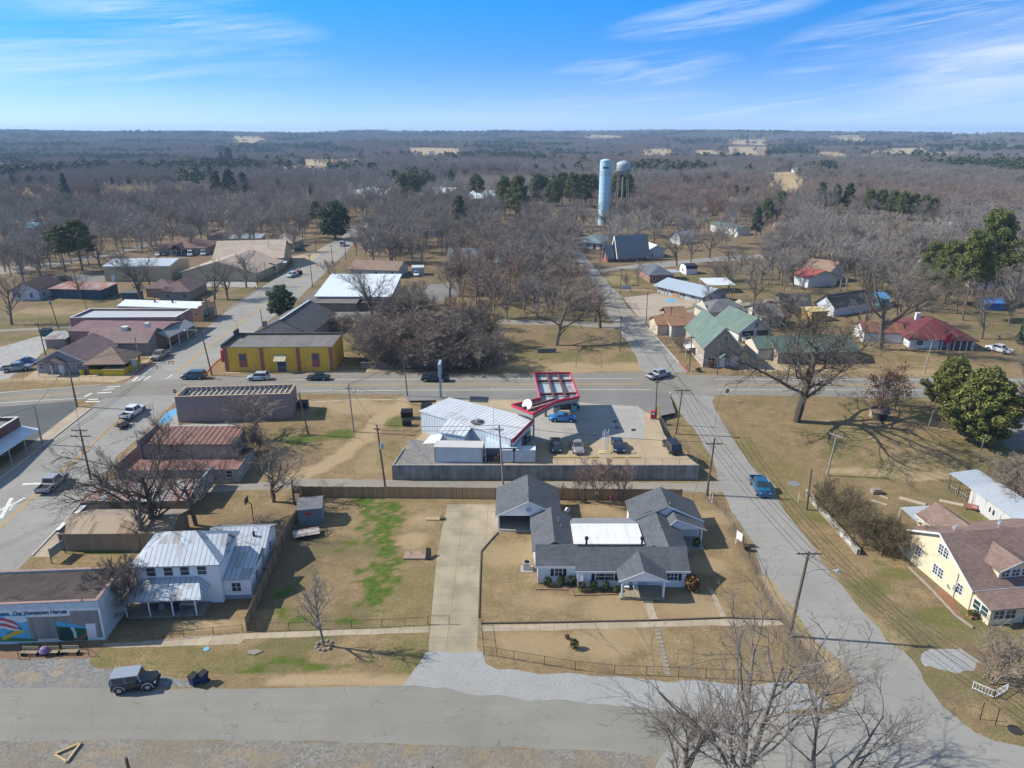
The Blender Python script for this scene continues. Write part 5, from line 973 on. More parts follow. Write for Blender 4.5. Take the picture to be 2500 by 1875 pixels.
p0=Gd('K',1296,521);p1=Gd('K',1386,517);d=p1-p0;o=thing('barn_shed','white barn shaped garden shed with a black roof on the lawn','shed',p0,math.atan2(d.y,d.x));W=d.length;D=5.5
m=MB();ring=[(0,2.0),(.45,3.0),(D/2,3.6),(D-.45,3.0),(D,2.0)]
m.box(0,W,0,D,-.2,2.0);[m.poly([(x,y,z)for y,z in ring])for x in(0,W)];m.build('wall',siding((.68,.70,.72),.3,.85,True),o);r=MB()
for(a,za),(c,zc)in zip(ring[:-1],ring[1:]):r.slab([(-.15,a,za+.1),(W+.15,a,za+.1),(W+.15,c,zc+.1),(-.15,c,zc+.1)],.1)
r.build('roof',shingle((.045,.05,.06),.2),o);window(o,lambda s,q,z:(-q,D-s,z),2.2,.8,1.0,1.0)
p=Gd('K',722,413);q=Gd('K',966,396);b=bld('a_frame_church','red brick church with a steep grey roof at the upper crossing','K',p,q,(690,358)and 3.6,'gx',brick((.24,.10,.075)),seam((.24,.27,.29),.6,.75,.7,.1),back=(545,330),rise=6.2,ov=.9,cat='church');wins(b,'f',.9,1.5,(3,.8),(7,.8),(11,.8),(15,.8));f=MB();k2=6.2/(b.D/2);[f.bar((-.95,b.D/2,3.6+6.2+.1),(-.95,y,3.6-k2*.9+.1),.06,.5)for y in(-.9,b.D+.9)];f.build('fascia',WH,b.o)
m=MB();wallbox(m,-4.5,0,b.D*.28,b.D*.72,-.3,3.0,'x',3.4);m.build('porch_wall',brick((.28,.11,.08)),b.o);roofmesh(MB(),'gx',-4.5,-.2,b.D*.28,b.D*.72,3.0,3.4,.5).build('porch_gable',seam((.24,.27,.29),.6,.75,.7,.1),b.o);door(b.o,lambda s,o_,z:(-4.5-o_,b.D-s,z),b.D*.47,1.6,2.3,paint((.40,.05,.04),.6))
b=bld('church_annexe','white house with a pale roof beside the steep brick church','K',(975,378),(1112,372),3.2,'gy',siding((.55,.60,.64)),paint((.62,.65,.68),.7,.1),depth=17,rise=1.8,ov=.5)
b=bld('white_bungalow','white bungalow with a blue grey hipped roof left of the steep church','K',(352,292),(566,308),2.8,'hip',siding((.66,.66,.64)),shingle((.21,.26,.29),.12),depth=18,rise=2.2,ov=.7);wins(b,'f',.9,1.1,(2,1.2),(6,1.2),(12,1.2));door(b.o,b.T('f'),9,1,2.1,BLK)
b=bld('dark_shed','low dark shed at the edge of the woods above the white bungalow','K',(285,206),(416,190),3.0,'flat',siding((.05,.055,.06),.4),paint((.14,.15,.16),.8),depth=9,ov=.4,cat='shed')
b=bld('mobile_home','long white mobile home with a dark green roof','K',(1500,152),(1728,192),3.4,'gx',siding((.66,.66,.62),.3),shingle((.12,.20,.20),.15),depth=8,rise=1.0,ov=.25,cat='mobile home');p=Gd('K',1720,205);tag(MB().tube([(0,0,-.2),(0,0,.9)],[.9,.9],12).build('water_tank',WH),'small white round tank at the end of the long mobile home','tank').location=p
b=bld('blue_roof_cottage','small white cottage with a blue tarp on its roof','K',(1155,255),(1252,268),3.0,'gy',siding((.6,.62,.64)),paint((.30,.33,.36),.8,.2),depth=10,rise=2.2,ov=.4);MB().slab([(-.3,4,3.9),(b.W*.48,4,5.42),(b.W*.48,9.5,5.42),(-.3,9.5,3.9)],.05).build('tarp',paint((.04,.16,.42),.5),b.o)
OR=shingle((.31,.18,.11),.15)
b=bld('orange_roof_house','small cream house with an orange brown roof beside the stone house','K',(1168,1046),(1385,1036),3.0,'gx',paint((.52,.50,.45),.8),OR,depth=9.5,rise=1.7,ov=.5);m=MB();wallbox(m,-2.8,0,2.2,8,-.4,2.7,'x',1.4);m.build('front_room',paint((.55,.47,.36),.8),b.o);roofmesh(MB(),'gx',-2.8,-.3,2.2,8,2.7,1.4,.4).build('front_roof',OR,b.o);MB().box(b.W-3,b.W,9.6,15,-.3,3).build('rear_room',brick((.3,.13,.08)),b.o);roofmesh(MB(),'gx',b.W-4,b.W+1,9.6,15,3.0,1.6,.4).build('rear_roof',OR,b.o)
def stonemat():
 t=NT('field_stone');u,v,uv=t.uv();vo=t.n('ShaderNodeTexVoronoi',i_Scale=1.9);t.l(uv,vo.inputs['Vector']);e=t.n('ShaderNodeTexVoronoi',feature='DISTANCE_TO_EDGE',i_Scale=1.9);t.l(uv,e.inputs['Vector']);sp=t.n('ShaderNodeSeparateColor');t.l(vo.outputs['Color'],sp.inputs[0])
 c=t.mix(sp.outputs[0],(.10,.06,.055),(.30,.19,.15));return t.out(t.mix(t.math('LESS_THAN',e.outputs['Distance'],.10),c,(.58,.54,.50)),.9,0,.2)
STN=stonemat();GRN=shingle((.135,.19,.165),.2)
b=bld('stone_house','tall house with stone ground floor, tan gable and pale green roof on the highway','K',(1437,1302),(1742,1302),(1440,1128),'gy',paint((.34,.29,.23),.8,.08),GRN,back=(1262,958),rise=4.2,ov=.45,fascia=TRIM)
for a in((-.06,b.W+.06,-.06,-.005,-.6,b.h*.52),(-.06,-.005,0,b.D,-.6,b.h*.52),(b.W+.005,b.W+.06,0,b.D,-.6,b.h*.52)):MB().box(*a).build('stone_facing',STN,b.o)
T=lambda s,o_,z:(s,-.06-o_,z)
wi=window(b.o,T,b.W*.12,.9,1.5,1.3);window(b.o,T,b.W*.76,.5,1.5,1.9,TRIM,paint((.5,.5,.46),.6));door(b.o,T,b.W*.45,1.0,2.1,WH);window(b.o,b.T('f'),b.W*.5,b.h+1.2,.9,1.1);m=MB();roofmesh(m,'gy',b.W*.38,b.W*.68,-1.6,-.07,2.4,.9,.15);m.build('door_hood',GRN,b.o);wins(b,'l',3.6,1.1,(3,1.0),(8,1.0),(12,1.0));MB().slab([(-2.2,b.D*.4,2.3),(-.07,b.D*.4,2.5),(-.07,b.D*.7,2.5),(-2.2,b.D*.7,2.3)],.1).build('side_hood',TRIM,b.o)
for y in(.42,.68):MB().box(-2.15,-2.05,b.D*y,b.D*y+.1,-.5,2.25).build('hood_post',WH,b.o)
b=bld('garage','big two bay garage with a green roof and white walls','K',(1735,1082),(2003,1064),(1722,1002),'gy',siding((.60,.60,.57)),GRN,back=(1572,895),rise=3.2,ov=.5,cat='garage',fascia=TRIM)
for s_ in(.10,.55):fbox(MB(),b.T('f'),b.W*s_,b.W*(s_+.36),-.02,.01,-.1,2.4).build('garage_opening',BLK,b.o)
window(b.o,b.T('f'),b.W*.48,b.h+.8,.8,1.2);wins(b,'l',.9,1.1,(2,1),(7,1))
for y in(6.5,9):vent(b,b.W*.6,y,b.h+2.2)
b=bld('green_roof_ranch','long low ranch house with a faded green roof facing the highway','H',(128,303),(800,292),2.7,'gx',BRKT,shingle((.095,.145,.122),.2),depth=11.5,rise=1.9,ov=.7,gov=.4);wins(b,'f',.8,1.2,(b.W*.15,1.4),(b.W*.36,1.2),(b.W*.68,2.2),(b.W*.88,1.2),pm=GLS);door(b.o,b.T('f'),b.W*.57,1.0,2.1,paint((.06,.16,.24),.6));m=MB();wallbox(m,-3.3,-.01,3,11,-.5,2.7,'x',1.6);m.build('side_wing',paint((.62,.56,.46),.8),b.o);roofmesh(MB(),'gx',-3.3,-.5,3,11,2.7,1.6,.5).build('side_roof',shingle((.095,.145,.122),.2),b.o)
b=bld('grey_roof_house','cream house with a weathered grey brown roof behind the green roofed garage','K',(1925,968),(2092,960),2.8,'gx',paint((.5,.47,.40),.8),SHGY,depth=11,rise=2.0,ov=.6);wins(b,'f',.9,1.1,(2,1.1));m=MB();wallbox(m,-11,0,8,17,-.5,2.8,'x',2);m.build('rear_wing',paint((.5,.47,.40),.8),b.o);roofmesh(MB(),'hip',-11,1,8,17,2.8,2.2,.6).build('rear_roof',SHGY,b.o)
p0=Gd('K',1540,655);p=p0;o=thing('tin_canopy','bright white tin canopy on posts behind the school','canopy',p,.1);MB().slab([(-4,-4,2.6),(5,-4,2.6),(5,4,3.4),(-4,4,3.4)],.12).build('roof',seam((.72,.75,.76),.6,.9,.4,.1),o)
for x in(-3.8,4.8):
 for y in(-3.8,3.8):MB().box(x-.08,x+.08,y-.08,y+.08,-.1,2.55+(.7 if y>0 else 0)).build('post',TRIM,o)
RED=seam((.15,.034,.036),.5,.7,.6,.1,(.16,.09,.07),.3)
b=bld('red_roof_house','white house with a dark red metal roof and long front porch','H',(1240,172),(1765,190),2.7,'hip',siding((.66,.68,.70)),RED,depth=16,rise=3.0,ov=1.0);wins(b,'f',.8,1.1,(1.5,1.4),(7,1.4))
for i in range(6):MB().box(b.W*(.48+.1*i),b.W*(.48+.1*i)+.16,-.95,-.8,-.3,2.5).build('porch_post',WH,b.o)
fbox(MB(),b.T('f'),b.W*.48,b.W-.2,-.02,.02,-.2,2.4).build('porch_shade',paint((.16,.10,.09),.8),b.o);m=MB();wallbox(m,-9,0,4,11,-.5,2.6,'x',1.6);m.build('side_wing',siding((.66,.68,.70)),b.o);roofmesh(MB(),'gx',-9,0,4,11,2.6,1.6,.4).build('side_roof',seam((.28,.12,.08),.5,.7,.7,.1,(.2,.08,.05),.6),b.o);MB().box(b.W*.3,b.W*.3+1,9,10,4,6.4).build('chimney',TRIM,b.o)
for nm,lb,k,fl,fr,hh,rf,wm,rm,dp,rs in(('yellow_shed','small mustard yellow shed behind the green roofed ranch','L',(412,1052),(546,1046),2.6,'flat',planks((.50,.36,.10),.3,.15),paint((.5,.4,.2),.8),5,0),('dark_roof_house','house with a black shingle roof and white gable above the yellow shed','L',(440,975),(600,1015),2.8,'gy',siding((.6,.62,.64)),shingle((.05,.055,.065),.25),18,2.6),('black_roof_house','low house with a black roof beside the red parked car','L',(150,985),(400,1000),2.6,'gx',BRKT,shingle((.055,.055,.06),.25),12,1.8),('red_roof_cottage','white cottage with a coral red metal roof seen through leafless trees','L',(255,735),(385,770),3.2,'gx',siding((.66,.68,.69)),seam((.36,.10,.08),.5,.8,.5,.1),12,2.0),('red_roof_shed','tiny white shed with a red roof among trees on the right','L',(590,500),(668,503),3.0,'gx',siding((.62,.66,.70)),seam((.46,.14,.09),.5,.8,.5,.1),5,1.2),('brown_gable_house','white gabled house with a light brown roof by the coral roofed cottage','L',(560,725),(690,700),3.6,'gy',siding((.66,.68,.70)),SHTN,10,2.8),('tin_roof_shed','open shed with a white dome cover far on the right','L',(1515,285),(1612,290),2.4,'gx',paint((.6,.58,.52),.8),paint((.64,.62,.55),.7),8,1.4),('white_farm_house','white house with pale roof half hidden by pines at the right edge','L',(1990,330),(2160,340),4.0,'gy',siding((.6,.64,.68)),seam((.56,.58,.60),.5,.8),16,3.4),('blue_tarp_shed','long low shed covered with bright blue tarp behind the red roof','L',(1880,960),(2040,965),2.2,'gx',paint((.05,.14,.38),.6),paint((.06,.18,.45),.5,.25,2),6,.9),('blue_tarp_shelter','small shelter with a teal blue tarp behind the big leafless tree','L',(1000,935),(1065,935),2.6,'gx',paint((.04,.26,.36),.6),paint((.08,.24,.46),.5,.2),8,1.0),('white_dome_tent','white rounded tent cover beside the dark roofed house','L',(640,935),(740,950),2.2,'gx',paint((.6,.62,.62),.7),paint((.6,.62,.62),.6),5,1.2),('far_brick_house','brown brick house with a hipped roof by the brown leaved oaks','O',(5,628),(80,632),3.0,'hip',BRKR,shingle((.2,.14,.12)),14,2.4),('far_tan_house','tan house with brown roof alone in the pasture on the far right','O',(670,275),(770,278),4,'hip',paint((.45,.34,.24),.8),shingle((.25,.19,.15)),18,3.5),('far_white_barn','tiny white barn in the far right pasture','O',(640,336),(675,338),4,'gx',WH,WH,10,2),('far_red_barn','tiny red roofed barn at the edge of the far middle pasture','N',(705,208),(750,208),5,'gx',paint((.3,.28,.27),.8),paint((.42,.08,.08),.7),22,5),('far_grey_roof','pale green grey roof of a house in the left woods','M',(1640,480),(1720,480),4.5,'gx',paint((.5,.5,.48),.8),paint((.42,.48,.46),.7),16,3.5),('far_red_roof','small red roof deep in the woods on the left','M',(915,545),(955,545),4,'gx',paint((.4,.3,.28),.8),paint((.40,.14,.11),.7),12,3),('low_tan_house','low tan house half hidden by trees behind the church','M',(1400,800),(1560,803),2.8,'hip',BRKT,shingle((.22,.15,.12)),12,2)):
 bld(nm,lb,k,fl,fr,hh,rf,wm,rm,depth=dp,rise=rs,ov=.4,cat='shed' if 'sh' in nm.split('_')[-1]and 'shed' in nm else('tent' if 'tent' in nm else('barn' if 'barn' in nm else 'house')))
def yellow_house():
 p0=Gd('G',1738,1345);a0=math.radians(7.85);hh,D,W,R_,rise=2.95,12.6,17.0,5.72,3.3;o=thing('yellow_house','two storey pale yellow house with brown shingle roofs and a dormer','house',p0,a0);SH=SHBR;zr=hh+rise
 w=MB();A=[(0,0,-.5),(W,0,-.5),(W,D,-.5),(0,D,-.5)];w.poly([A[0],A[1],(W,0,hh),(0,0,hh)]);w.poly([A[1],A[2],(W,D,hh-.1),(W,R_,zr),(W,0,hh)]);w.poly([A[2],A[3],(0,D,hh-.1),(W,D,hh-.1)]);w.poly([A[3],A[0],(0,0,hh),(0,R_,zr),(0,D,hh-.1)])
 r=MB();k1,k2=rise/R_,(rise+.1)/(D-R_);r.slab([(-.45,-.45,hh-k1*.45+.15),(W,-.45,hh-k1*.45+.15),(W,R_,zr+.15),(-.45,R_,zr+.15)],.15);r.slab([(W,D+.45,hh-.1-k2*.45+.15),(-.45,D+.45,hh-.1-k2*.45+.15),(-.45,R_,zr+.15),(W,R_,zr+.15)],.15)
 w.box(.15,9.5,-2.7,-.01,-.5,2.05);r.slab([(-.25,-3.05,2.2),(W,-3.05,2.2),(W,-.02,2.85),(-.25,-.02,2.85)],.14)
 w.box(3.4,7.6,.6,4.0,hh+.2,4.55);w.poly([(3.4,.6,4.55),(7.6,.6,4.55),(5.5,.6,5.5)]);roofmesh(r,'gy',3.4,7.6,.6,4.6,4.55,.95,.4)
 wallbox(w,4.2,8.8,D-4,14.6,-.5,3.3,'y',1.4);roofmesh(r,'gy',4.2,8.8,7.5,14.6,3.3,1.4,.4)
 w.build('wall',SIDY,o);rf=r.build('roof',SH,o);f=MB()
 f.bar((-.49,R_,zr+.08),(-.49,-.45,hh-k1*.45+.06),.05,.24);f.bar((-.49,R_,zr+.08),(-.49,D+.45,hh-.1-k2*.45+.06),.05,.24);f.box(-.4,W,-.5,-.46,hh-.38,hh-.12);f.bar((3.0,.16,4.45),(5.5,.16,5.56),.05,.16);f.bar((5.5,.16,5.56),(8.0,.16,4.45),.05,.16);f.bar((3.78,14.98,3.2),(3.78,7.5,3.2),.05,.2);f.build('fascia',TRIM,o)
 T=lambda s,ou,z:(-ou,s,z)
 for y,z in((4.25,3.75),(4.4,.95)):window(o,T,y,z,.72,1.2,mun=(1,2));window(o,T,y+.85,z,.72,1.2,mun=(1,2))
 window(o,T,1.3,.95,.8,1.2,mun=(1,2));window(o,T,8.3,1.4,.85,1.25,mun=(1,2))
 T2=lambda s,ou,z:(.15-ou,-s,z);window(o,T2,.35,.7,.95,1.1,WH,glass((.03,.06,.055)),(0,1));window(o,T2,1.45,.7,.95,1.1,WH,glass((.03,.06,.055)),(0,1));T3=lambda s,ou,z:(s,-2.7-ou,z)
 for x in(.6,2.0):window(o,T3,x,.7,1.2,1.05,TRIM)
 door(o,T3,4.2,1.0,1.95,paint((.10,.25,.2),.6));T4=lambda s,ou,z:(s,.6-ou,z)
 for x in(3.7,4.95,6.2):window(o,T4,x,3.55,.95,.85,mun=(1,1))
 MB().slab([(3.9,-4.6,2.0),(7,-4.6,2.0),(7,-3.06,2.12),(3.9,-3.06,2.12)],.08).build('porch_awning',seam((.66,.68,.70),.25,.8,.5,.1),o)
 for x in(4.1,6.8):MB().box(x,x+.12,-4.5,-4.38,-.3,1.92).build('porch_post',WH,o)
 MB().box(-.09,-.02,2.2,2.3,-.1,3.2).build('power_conduit',GREYC,o);MB().box(-.22,-.02,2.05,2.45,1.0,1.6).build('meter_box',GREYC,o)
 for x,y,z in((2.2,6.6,5.9),(8.2,6.8,5.9)):v=MB().cyl(x,y,z-.4,z+.45,.12,8);v.tube([(x,y,z+.4),(x,y,z+.75)],[.3,.22],10);v.build('roof_turbine',paint((.6,.62,.64),.3,.1,metal=.6),rf)
 P4=[Gz('G',*q,2.6)for q in((1318,608),(1425,612),(1488,500),(1455,462),(1172,478))];c=thing('tin_carport','pale ribbed tin carport roof behind the yellow house','carport',(0,0,0));MB().slab([(p.x,p.y,2.6)for p in P4],.08).build('roof',seam((.50,.54,.56),.5,.6,.45,.2),c)
 for p in(P4[0],P4[1],P4[3],P4[4]):MB().cyl(p.x,p.y,-.2,2.52,.05,6).build('post',TRIM,c)
 return o,p0,a0
YH=yellow_house()
b=bld('long_metal_shed','long narrow white metal shed with an open bay at one end','G',(1738,448),(2230,805),2.5,'shed',seam((.58,.60,.61),.3,.75,.6,.1,(.3,.2,.15),.15),seam((.52,.57,.62),.6,.8,.4,.25),depth=3.8,rise=.5,ov=.25,cat='shed')
m=MB();m.slab([(-4.6,-.2,2.6),(-.3,-.2,2.6),(-.3,4,3.1),(-4.6,4,3.1)],.1);m.build('bay_roof',seam((.45,.50,.56),.6,.8,.4,.25),b.o)
for x,y in((-4.5,0),(-2.4,0),(-4.5,3.9)):MB().box(x,x+.12,y-.06,y+.06,-.3,2.5 if y<1 else 2.98).build('bay_post',paint((.2,.17,.14),.9),b.o)
m=MB();[m.box(-4.4+i*.5,-4.3+i*.5,.05,.1,0,1.5)for i in range(8)];m.box(-4.4,-.4,.11,.15,.7,.85);m.build('bay_boards',planks((.3,.26,.22),.2),b.o)
fbox(MB(),b.T('f'),b.W*.3,b.W*.3+2.2,-.02,.03,-.2,2.1).build('sliding_door',seam((.62,.63,.63),.3,.85),b.o);fbox(MB(),b.T('f'),b.W*.36,b.W*.36+.25,.04,.06,1.0,1.7).build('door_sticker',BLK,b.o);fbox(MB(),b.T('f'),b.W*.42,b.W*.42+.35,.0,.05,.9,1.6).build('door_sticker',BLK,b.o)
b=bld('dog_house','small wooden dog house with a brown shingle roof on the corner lot','H',(935,782),(1060,790),1.5,'gx',planks((.46,.33,.19),.2),SHBR,depth=2.2,rise=.7,ov=.25,cat='dog house');fbox(MB(),b.T('f'),b.W*.3,b.W*.95,-.02,.02,0,1.2).build('doorway',BLK,b.o)
def station():
 A_=E_('D',683,318,4.2);B_=E_('D',425,498,3.6);C_=E_('D',1207,668,3.8);D_=E_('D',1385,490,4.3)
 o=thing('store','filling station shop with a white ribbed roof and a red fascia','shop',(0,0,0));STL=seam((.56,.64,.72),.6,.6,.45,.15);RW=seam((.62,.645,.66),.8,.5,.4,.2,(.34,.30,.26),.1)
 z0=ZT;P=[(p.x,p.y)for p in(B_,C_,D_,A_)];H_=(3.6,3.8,4.3,4.2);m=MB();n=4;cx=sum(p[0]for p in P)/4;cy=sum(p[1]for p in P)/4;inn=[(cx+(x-cx)*.965,cy+(y-cy)*.965)for x,y in P]
 m.v=[(x,y,z0-.2)for x,y in inn]+[(x,y,z0+hh)for(x,y),hh in zip(inn,H_)];m.f=[(i,(i+1)%4,(i+1)%4+4,i+4)for i in range(4)];m.build('wall',STL,o)
 rf=MB().slab([(x,y,z0+hh+.14)for(x,y),hh in zip(P,H_)],.14).build('roof',RW,o)
 d=(C_-B_).normalized();nrm=Vector((d.y,-d.x,0))
 f=MB();v=(D_-C_).normalized();nv=Vector((v.y,-v.x,0));n0=C_+nv*.05;n1=D_+nv*.05
 f.v=[(n0.x,n0.y,z0+3.05),(n1.x,n1.y,z0+3.55),(n1.x,n1.y,z0+4.5),(n0.x,n0.y,z0+4.0)];k=nv*.12;f.v+=[(a+k.x,b_+k.y,c)for a,b_,c in f.v];f.f=[(0,1,2,3),(7,6,5,4),(0,4,5,1),(1,5,6,2),(2,6,7,3),(3,7,4,0)];f.build('red_fascia',paint((.50,.025,.05),.4,.06),o)
 f=MB();n0=C_+nv*.185;n1=D_+nv*.185;f.bar((n0.x,n0.y,z0+3.02),(n1.x,n1.y,z0+3.52),.05,.34);f.bar((n0.x,n0.y,z0+4.03),(n1.x,n1.y,z0+4.53),.1,.08);f.build('white_stripe',WH,o)
 p0=E_('D',600,598,3.1);p1=E_('D',808,634,3.1);w=(p1-p0);L=w.length;w.normalize();up=Vector((-w.y,w.x,0));Q=[p0,p1,p1+up*3.6,p0+up*3.6];m=MB();m.slab([(q.x,q.y,z0+2.96)for q in Q],3.2);m.build('rear_room',STL,o);MB().slab([(q.x,q.y,z0+hh)for q,hh in zip([p0-up*.2-w*.2,p1-up*.2+w*.2,p1+up*3.4+w*.2,p0+up*3.4-w*.2],(3.12,3.12,3.95,3.95))],.12).build('rear_roof',RW,o)
 v0=Gz('D',920,520,z0+4.0);m=MB();m.cyl(v0.x,v0.y,z0+3.7,z0+4.6,.35,12);m.build('exhaust_hood',paint((.45,.43,.42),.4,.3,metal=.4),rf);MB().cyl(v0.x,v0.y,z0+4.06,z0+4.075,1.15,18).build('grease_stain',paint((.10,.095,.09),.8,.5,3),rf)
 for a,bq,hh in((1055,610,5.0),(805,545,.8)):q=Gz('D',a,bq,z0+4.0);MB().tube([(q.x,q.y,z0+3.8),(q.x,q.y,z0+4+hh)],.04,5).build('antenna',TRIM,rf)
 for t_ in(.2,.5,.8):
  a=C_.lerp(D_,t_-.12);c=C_.lerp(D_,t_+.12);s_=nv*-.12;MB().slab([(a.x+s_.x,a.y+s_.y,z0+2.4),(c.x+s_.x,c.y+s_.y,z0+2.4),(c.x+s_.x+nv.x*.1,c.y+s_.y+nv.y*.1,z0+2.4),(a.x+s_.x+nv.x*.1,a.y+s_.y+nv.y*.1,z0+2.4)],1.8).build('shop_window',GLB,o)
 co=thing('canopy','open topped fuel canopy with red rim, rusty beams and grey fascia','canopy',(0,0,0));zc=z0+6.2;pts=[Gz('D',*q,zc)for q in((1395,100),(1702,97),(1778,300),(1575,340),(1388,445),(1205,370),(1447,312))];n=len(pts);z1,z2=zc-1.0,zc
 cx=sum(p.x for p in pts)/n;cy=sum(p.y for p in pts)/n
 def rim(za,zb,off,nm,mt):
  m=MB()
  for i in range(n):
   a,c=pts[i],pts[(i+1)%n];dd=(c-a).normalized();nn=Vector((-dd.y,dd.x,0))
   if(a-Vector((cx,cy,a.z))).dot(nn)<0:nn=-nn
   a2,c2=a+nn*off,c+nn*off;a3,c3=a2-nn*.18,c2-nn*.18;m.v+=[(q.x,q.y,z)for z in(za,zb)for q in(a2,c2,c3,a3)];k=len(m.v)-8;m.f+=[(k,k+1,k+5,k+4),(k+1,k+2,k+6,k+5),(k+2,k+3,k+7,k+6),(k+3,k,k+4,k+7),(k+4,k+5,k+6,k+7),(k,k+3,k+2,k+1)]
  return m.build(nm,mt,co)
 rim(z1,z2-.36,.0,'grey_fascia',paint((.30,.29,.28),.6));rim(z2-.36,z2,.06,'red_rim',paint((.52,.02,.06),.4,.06))
 MB().slab([(p.x,p.y,z1+.12)for p in(pts[0],pts[1],pts[2],pts[6])],.08).build('deck',seam((.40,.47,.52),.8,.8,.5,.1,(.3,.2,.15),.2),co);MB().slab([(p.x,p.y,z1+.1)for p in(pts[6],pts[2],pts[3],pts[4],pts[5])],.08).build('deck',seam((.42,.48,.52),.8,.8,.5,.1,(.3,.2,.15),.2),co)
 bm_=MB();lp=lambda a,c,t:a.lerp(c,t)
 for t_ in(.28,.80):a,c=lp(pts[0],pts[6],t_),lp(pts[1],pts[2],t_);bm_.bar((a.x,a.y,z1+.55),(c.x,c.y,z1+.55),.35,.4)
 for t_ in(.36,.66):a,c=lp(pts[0],pts[1],t_),lp(pts[6],pts[2],t_);bm_.bar((a.x,a.y,z1+.6),(c.x,c.y,z1+.6),.3,.36)
 for t_ in(.30,.62):a,c=lp(pts[6],pts[2],.12+t_*.8),lp(pts[5],pts[4],t_*.9+.05);bm_.bar((a.x,a.y,z1+.58),(c.x,c.y,z1+.58),.28,.36)
 bm_.build('beams',paint((.15,.065,.05),.8,.35),co);q=Gz('D',1335,365,z2);m=MB();m.tube([(q.x,q.y,z2-.8),(q.x,q.y,z2)],.05,6);m.tube([(q.x+.1,q.y-.3,z2-.1),(q.x,q.y-.42,z2)],[1.0,.95],18);m.build('satellite_dish',paint((.62,.62,.60),.5),co)
 g1=Gz('D',1391,670,z0);MB().box(g1.x-.14,g1.x+.14,g1.y-.14,g1.y+.14,z0,z1).build('column',paint((.18,.36,.44),.6),co)
 isl=Gz('D',1600,455,z0);isl2=Gz('D',1715,440,z0)
 for q in(isl,isl2):MB().box(q.x-.13,q.x+.13,q.y+1.0,q.y+1.26,z0,z1).build('column',paint((.18,.36,.44),.6),co)
 tag(MB().prism([(isl.x-1.2,isl.y-.3),(isl2.x+1.0,isl.y-.3),(isl2.x+1.0,isl.y+1.8),(isl.x-1.2,isl.y+1.8)],z0,z0+.15).build('pump_island',PALE),kind='structure')
 for i,(q,lb)in enumerate(((isl,'blue grey fuel pump behind the blue coupe'),(isl2,'fuel pump next to the black car under the canopy'))):
  pu=thing('fuel_pump',lb,'fuel pump',(q.x+.55*(1 if i else-1)*.8,q.y+.5,z0+.15));MB().box(-.45,.45,-.3,.3,0,1.9).build('body',paint((.30,.42,.48),.5),pu);MB().box(-.36,.36,-.33,-.302,1.1,1.6).build('screen',GLB,pu);MB().box(-.47,.47,-.32,.32,1.902,2.15).build('cap',paint((.5,.05,.06),.5),pu);MB().tube([(.47,-.2,1.3),(.62,-.25,.8),(.5,-.2,.35)],.03,5).build('hose',BLK,pu)
 q=Gz('D',1490,470,z0);o2=MB().cyl(0,0,0,.95,.3,12).build('litter_bin',paint((.3,.29,.27),.7));tag(o2,'round grey litter bin beside the fuel pumps','bin').location=q;MB().cyl(0,0,.951,1.1,.33,12,.2).build('lid',BLK,o2)
 q=Gd('D',610,315);s_=thing('price_sign','tall thin blue grey fuel sign on a pole seen edge on','sign',q,0);tp=Gy('D',605,15,q.y);MB().box(-.2,.2,-.2,.2,0,tp.z-q.z-2.5).build('pole',paint((.30,.36,.42),.5),s_);MB().box(-.24,.24,-1.5,1.5,tp.z-q.z-2.5,tp.z-q.z).build('sign_box',paint((.34,.40,.48),.4),s_)
station()
b=bld('storage_trailer','white box trailer used as storage behind the filling station shop','D',(557,858),(962,864),(553,738),'flat',siding((.58,.62,.66),.6,.92,False,.15),paint((.50,.50,.48),.7,.12,.6),back=(985,688),ov=.04,cat='trailer',base=.05)
fbox(MB(),b.T('f'),.05,.14,.003,.03,0,b.h).build('corner_post',GREYC,b.o);fbox(MB(),b.T('f'),b.W-.14,b.W-.05,.003,.03,0,b.h).build('corner_post',GREYC,b.o)
p=Gd('D',980,862);o=thing('lean_to','pale tin lean to roof over clutter beside the storage trailer','canopy',p);MB().slab([(0,.2,2.4),(5.6,.2,2.4),(5.8,3.2,2.8),(.1,3.2,2.8)],.1).build('roof',seam((.50,.58,.62),.7,.85,.5,.1),o)
for x,y in((.1,.3),(2.8,.3),(5.5,.3),(5.5,3.1)):MB().box(x,x+.1,y,y+.1,0,2.35 if y<1 else 2.72).build('post',TRIM,o)
p=Gd('D',470,840);o=thing('side_awning','small white awning on posts at the end of the storage trailer','awning',p);MB().slab([(-.3,1.0,2.3),(2.2,1.0,2.5),(2.6,4.4,2.5),(.6,4.4,2.3)],.07).build('roof',WH,o)
for x,y in((.1,1.1),(1.9,1.1),(.8,4.2)):MB().box(x,x+.08,y,y+.08,0,2.24).build('post',TRIM,o)
#  vehicles
TYRE=paint((.018,.018,.02),.85,.2,4);RIM=paint((.45,.46,.48),.35,.1,4,metal=.6);LAMP=paint((.75,.75,.72),.2,.05);TAIL=paint((.40,.02,.02),.3,.1);UNDER=paint((.012,.012,.013),.8)
DIM={'sedan':(4.75,1.82,1.45,.93,.33,1.25,.95,.75,.65,.17),'coupe':(4.75,1.9,1.36,.93,.34,1.5,.85,.8,.8,.2),'hatch':(4.4,1.85,1.62,1.0,.35,1.05,.12,.75,.45,.16),'suv':(4.7,1.9,1.76,1.06,.38,1.15,.06,.6,.25,.13),'van':(5.0,1.95,1.75,1.02,.35,.85,.05,.95,.3,.13),'bus':(5.6,2.0,2.15,1.15,.36,.7,.03,.8,.15,.08),'pickup':(5.6,2.0,1.86,1.12,.41,1.35,1.85,.6,.15,.14),'jeep':(3.95,1.74,1.86,1.08,.42,1.2,.03,.25,.05,.05)}
